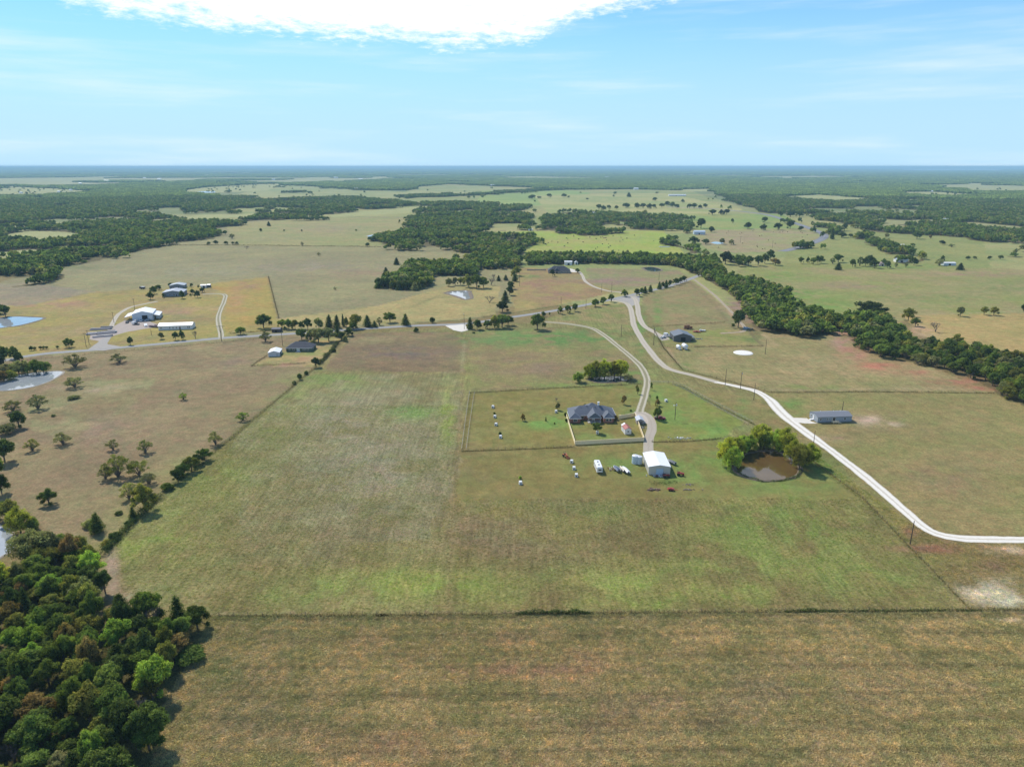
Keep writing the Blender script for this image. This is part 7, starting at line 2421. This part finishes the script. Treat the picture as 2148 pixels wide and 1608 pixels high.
# cattle and bales
def cow_mesh():
    b = MB()
    sec = []
    for y, w, z0, z1 in ((-1.0, .18, .85, 1.3), (-.85, .32, .62, 1.42), (-.2, .38, .55, 1.38), (.5, .36, .6, 1.42), (.8, .24, .8, 1.42), (1.05, .14, .9, 1.3)):
        sec.append([(-w * .7, y, z0), (w * .7, y, z0), (w, y, (z0 + z1) / 2), (w * .6, y, z1), (-w * .6, y, z1), (-w, y, (z0 + z1) / 2)])
    b.loft(sec)
    b.loft([[(-.09, 1.0, .85), (.09, 1.0, .85), (.09, 1.0, 1.25), (-.09, 1.0, 1.25)], [(-.12, 1.3, .45), (.12, 1.3, .45), (.12, 1.4, .75), (-.12, 1.4, .75)], [(-.07, 1.45, .15), (.07, 1.45, .15), (.07, 1.6, .35), (-.07, 1.6, .35)]])
    for x in (-.22, .22):
        for y in (-.75, .62):
            b.cyl((x, y, .75), (x + .01, y + .03, 0), .10, .05, 5)
    b.cyl((0, -1.0, 1.2), (0, -1.12, .5), .03, .02, 4)
    return b.mesh('cow', mat('black_hide', (.014, .013, .012), .7))


cm = cow_mesh()
COWS = [(477, 665), (549, 657), (573, 686), (580, 691), (596, 676), (627, 664), (677, 674), (731, 705), (760, 679), (750, 638), (760, 646), (808, 616), (810, 628), (851, 646), (887, 672), (943, 630), (998, 642), (1018, 615), (1035, 632), (1048, 627), (1062, 636), (1077, 635), (1083, 652), (1050, 688), (1008, 714), (992, 726), (1100, 685), (1114, 702), (1101, 716), (1184, 740), (1195, 665), (1203, 632), (1219, 651), (1253, 640), (1315, 615), (1478, 660), (1524, 653), (1137, 621)]
for i, (x, y) in enumerate(sorted(COWS)):
    X, Y = G(1000 + x / 3.978, 340 + y / 3.978)
    put('cow', cm, None, (X, Y, 0), R.uniform(0, 6.28), f'black cow grazing in bright green pasture, {ORD[i]} from left', 'cow', 'black cows in the bright green pasture', scale=(1.15, 1.15, 1.15))
b = MB()
b.cyl((-.75, 0, .78), (.75, 0, .78), .8, .8, 12)
bm_ = b.mesh('hay_bale', mat('hay', (.42, .34, .18), .95, .25, 2))
BALES = [(80, 496), (95, 483), (172, 498), (185, 493), (262, 480), (310, 515), (325, 512), (405, 487), (450, 490), (470, 487), (505, 487), (595, 487), (605, 494), (640, 507), (22, 595), (190, 565), (292, 583), (295, 592), (330, 607), (345, 603), (418, 568), (370, 545), (605, 524)]
for i, (x, y) in enumerate(sorted(BALES)):
    X, Y = G(1500 + x / 3.315, 340 + y / 3.315)
    put('hay_bale', bm_, None, (X, Y, 0), R.uniform(0, 3.14), f'round tan hay bale inside the highway bend, {ORD[i]} from left', 'hay bale', 'hay bales inside the highway bend')

# ------------------------------------------------------------------ grass
def tuft_src(var, nb, rad_, h):
    rng = np.random.default_rng(40 + var)
    a = rng.uniform(0, 6.28, nb)
    r = np.sqrt(rng.uniform(0, 1, nb)) * rad_
    base = np.c_[np.cos(a) * r, np.sin(a) * r, np.full(nb, -.03)]
    lean = rng.normal(0, 1.3, (nb, 2))
    lean[:, 0] += .4
    hh = h * rng.uniform(.5, 1.25, nb)
    tip = base + np.c_[lean * hh[:, None] * 1.1, hh]
    side = np.c_[-np.sin(a * 3), np.cos(a * 3), np.zeros(nb)] * (.055 * rng.uniform(.7, 1.5, nb))[:, None]
    V = np.stack([base - side, base + side, tip + side * .5, tip - side * .5], 1).reshape(-1, 3)
    me = np_mesh('grass_tuft', V, np.arange(4 * nb).reshape(nb, 4), LEAF, face_attr=rng.uniform(.28, .7, nb))
    return bpy.data.objects.new('grass_tuft', me)


def tufts(name, label, poly, n, smin, smax, srcs, bright, seed, clumpy=.5, xw=1.0):
    rng = np.random.default_rng(seed)
    W = [G(*p) for p in poly]
    xs = [p[0] for p in W]
    ys = [p[1] for p in W]
    X = rng.uniform(min(xs), max(xs), n * 6)
    Y = rng.uniform(min(ys), max(ys), n * 6)
    px, py = to_px(X, Y)
    fade = np.clip(np.minimum(px + 700, 2950 - px) / 600, 0, 1) * np.clip((1980 - py) / 300, 0, 1)
    m = inpoly(px, py, poly) & (rng.uniform(0, 1, len(X)) < fade)
    f = fbm(X, Y * 3.0, 5, 3, seed)
    m &= (rng.uniform(0, 1, len(X)) < np.clip((f - clumpy * .7) * 3.5, .04, 1))
    X, Y = X[m][:n], Y[m][:n]
    k = len(X)
    C, _ = ground_color(X, Y)
    rw = fbm(X * .12, Y * 1.3, 3.2, 3, seed + 40)
    C = C * np.array([.93, .96, .90]) * (.78 + .44 * rw)[:, None] * GK * bright * rng.uniform(.8, 1.25, (k, 1)) * np.c_[rng.uniform(.95, 1.05, k), np.ones(k), rng.uniform(.88, 1.1, k)]
    s = rng.uniform(smin, smax, k)
    return instancer(name, np.c_[X, Y, np.zeros(k)], rng.uniform(0, 6.28, k), np.c_[s * xw, s, s], C, rng.integers(0, len(srcs), k), srcs, label, 'grass')


T1 = [tuft_src(v, 16, .45, .15) for v in range(4)]
tufts('dry_grass', 'uncut brown grass filling the nearest field', [(-300, 1640), (300, 1292), (1000, 1289), (3400, 1276), (3400, 1980), (-300, 1980)], 110000, .7, 1.7, T1, 2.15, 1, .0)
tufts('field_grass', 'olive and green grass of the middle field', [(225, 1150), (380, 1000), (560, 850), (960, 850), (960, 1046), (1808, 1045), (2036, 1278), (1000, 1284), (420, 1290), (262, 1250)], 42000, .5, 1.1, T1, 2.05, 2, .0)
tufts('verge_grass', 'rough grass beside the white road and its bend', [(1640, 925), (1810, 1050), (2036, 1278), (2200, 1276), (2200, 1140), (1980, 1138), (1900, 1090), (1720, 960)], 9000, .6, 1.2, T1, 2.0, 3, .0)

# ------------------------------------------------------------------ haze
HZ = MB()
HZ.box(-60000, 60000, -700, 60000, -75, 126)
hm = bpy.data.materials.new('haze')
hm.use_nodes = True
hm.node_tree.nodes.clear()
ho = hm.node_tree.nodes.new('ShaderNodeOutputMaterial')
hv = hm.node_tree.nodes.new('ShaderNodeVolumePrincipled')
hv.inputs['Color'].default_value = HAZE_COLOR
hv.inputs['Density'].default_value = HAZE_DENSITY
hm.node_tree.links.new(hv.outputs[0], ho.inputs['Volume'])
HZ.build('haze', hm, kind='stuff')
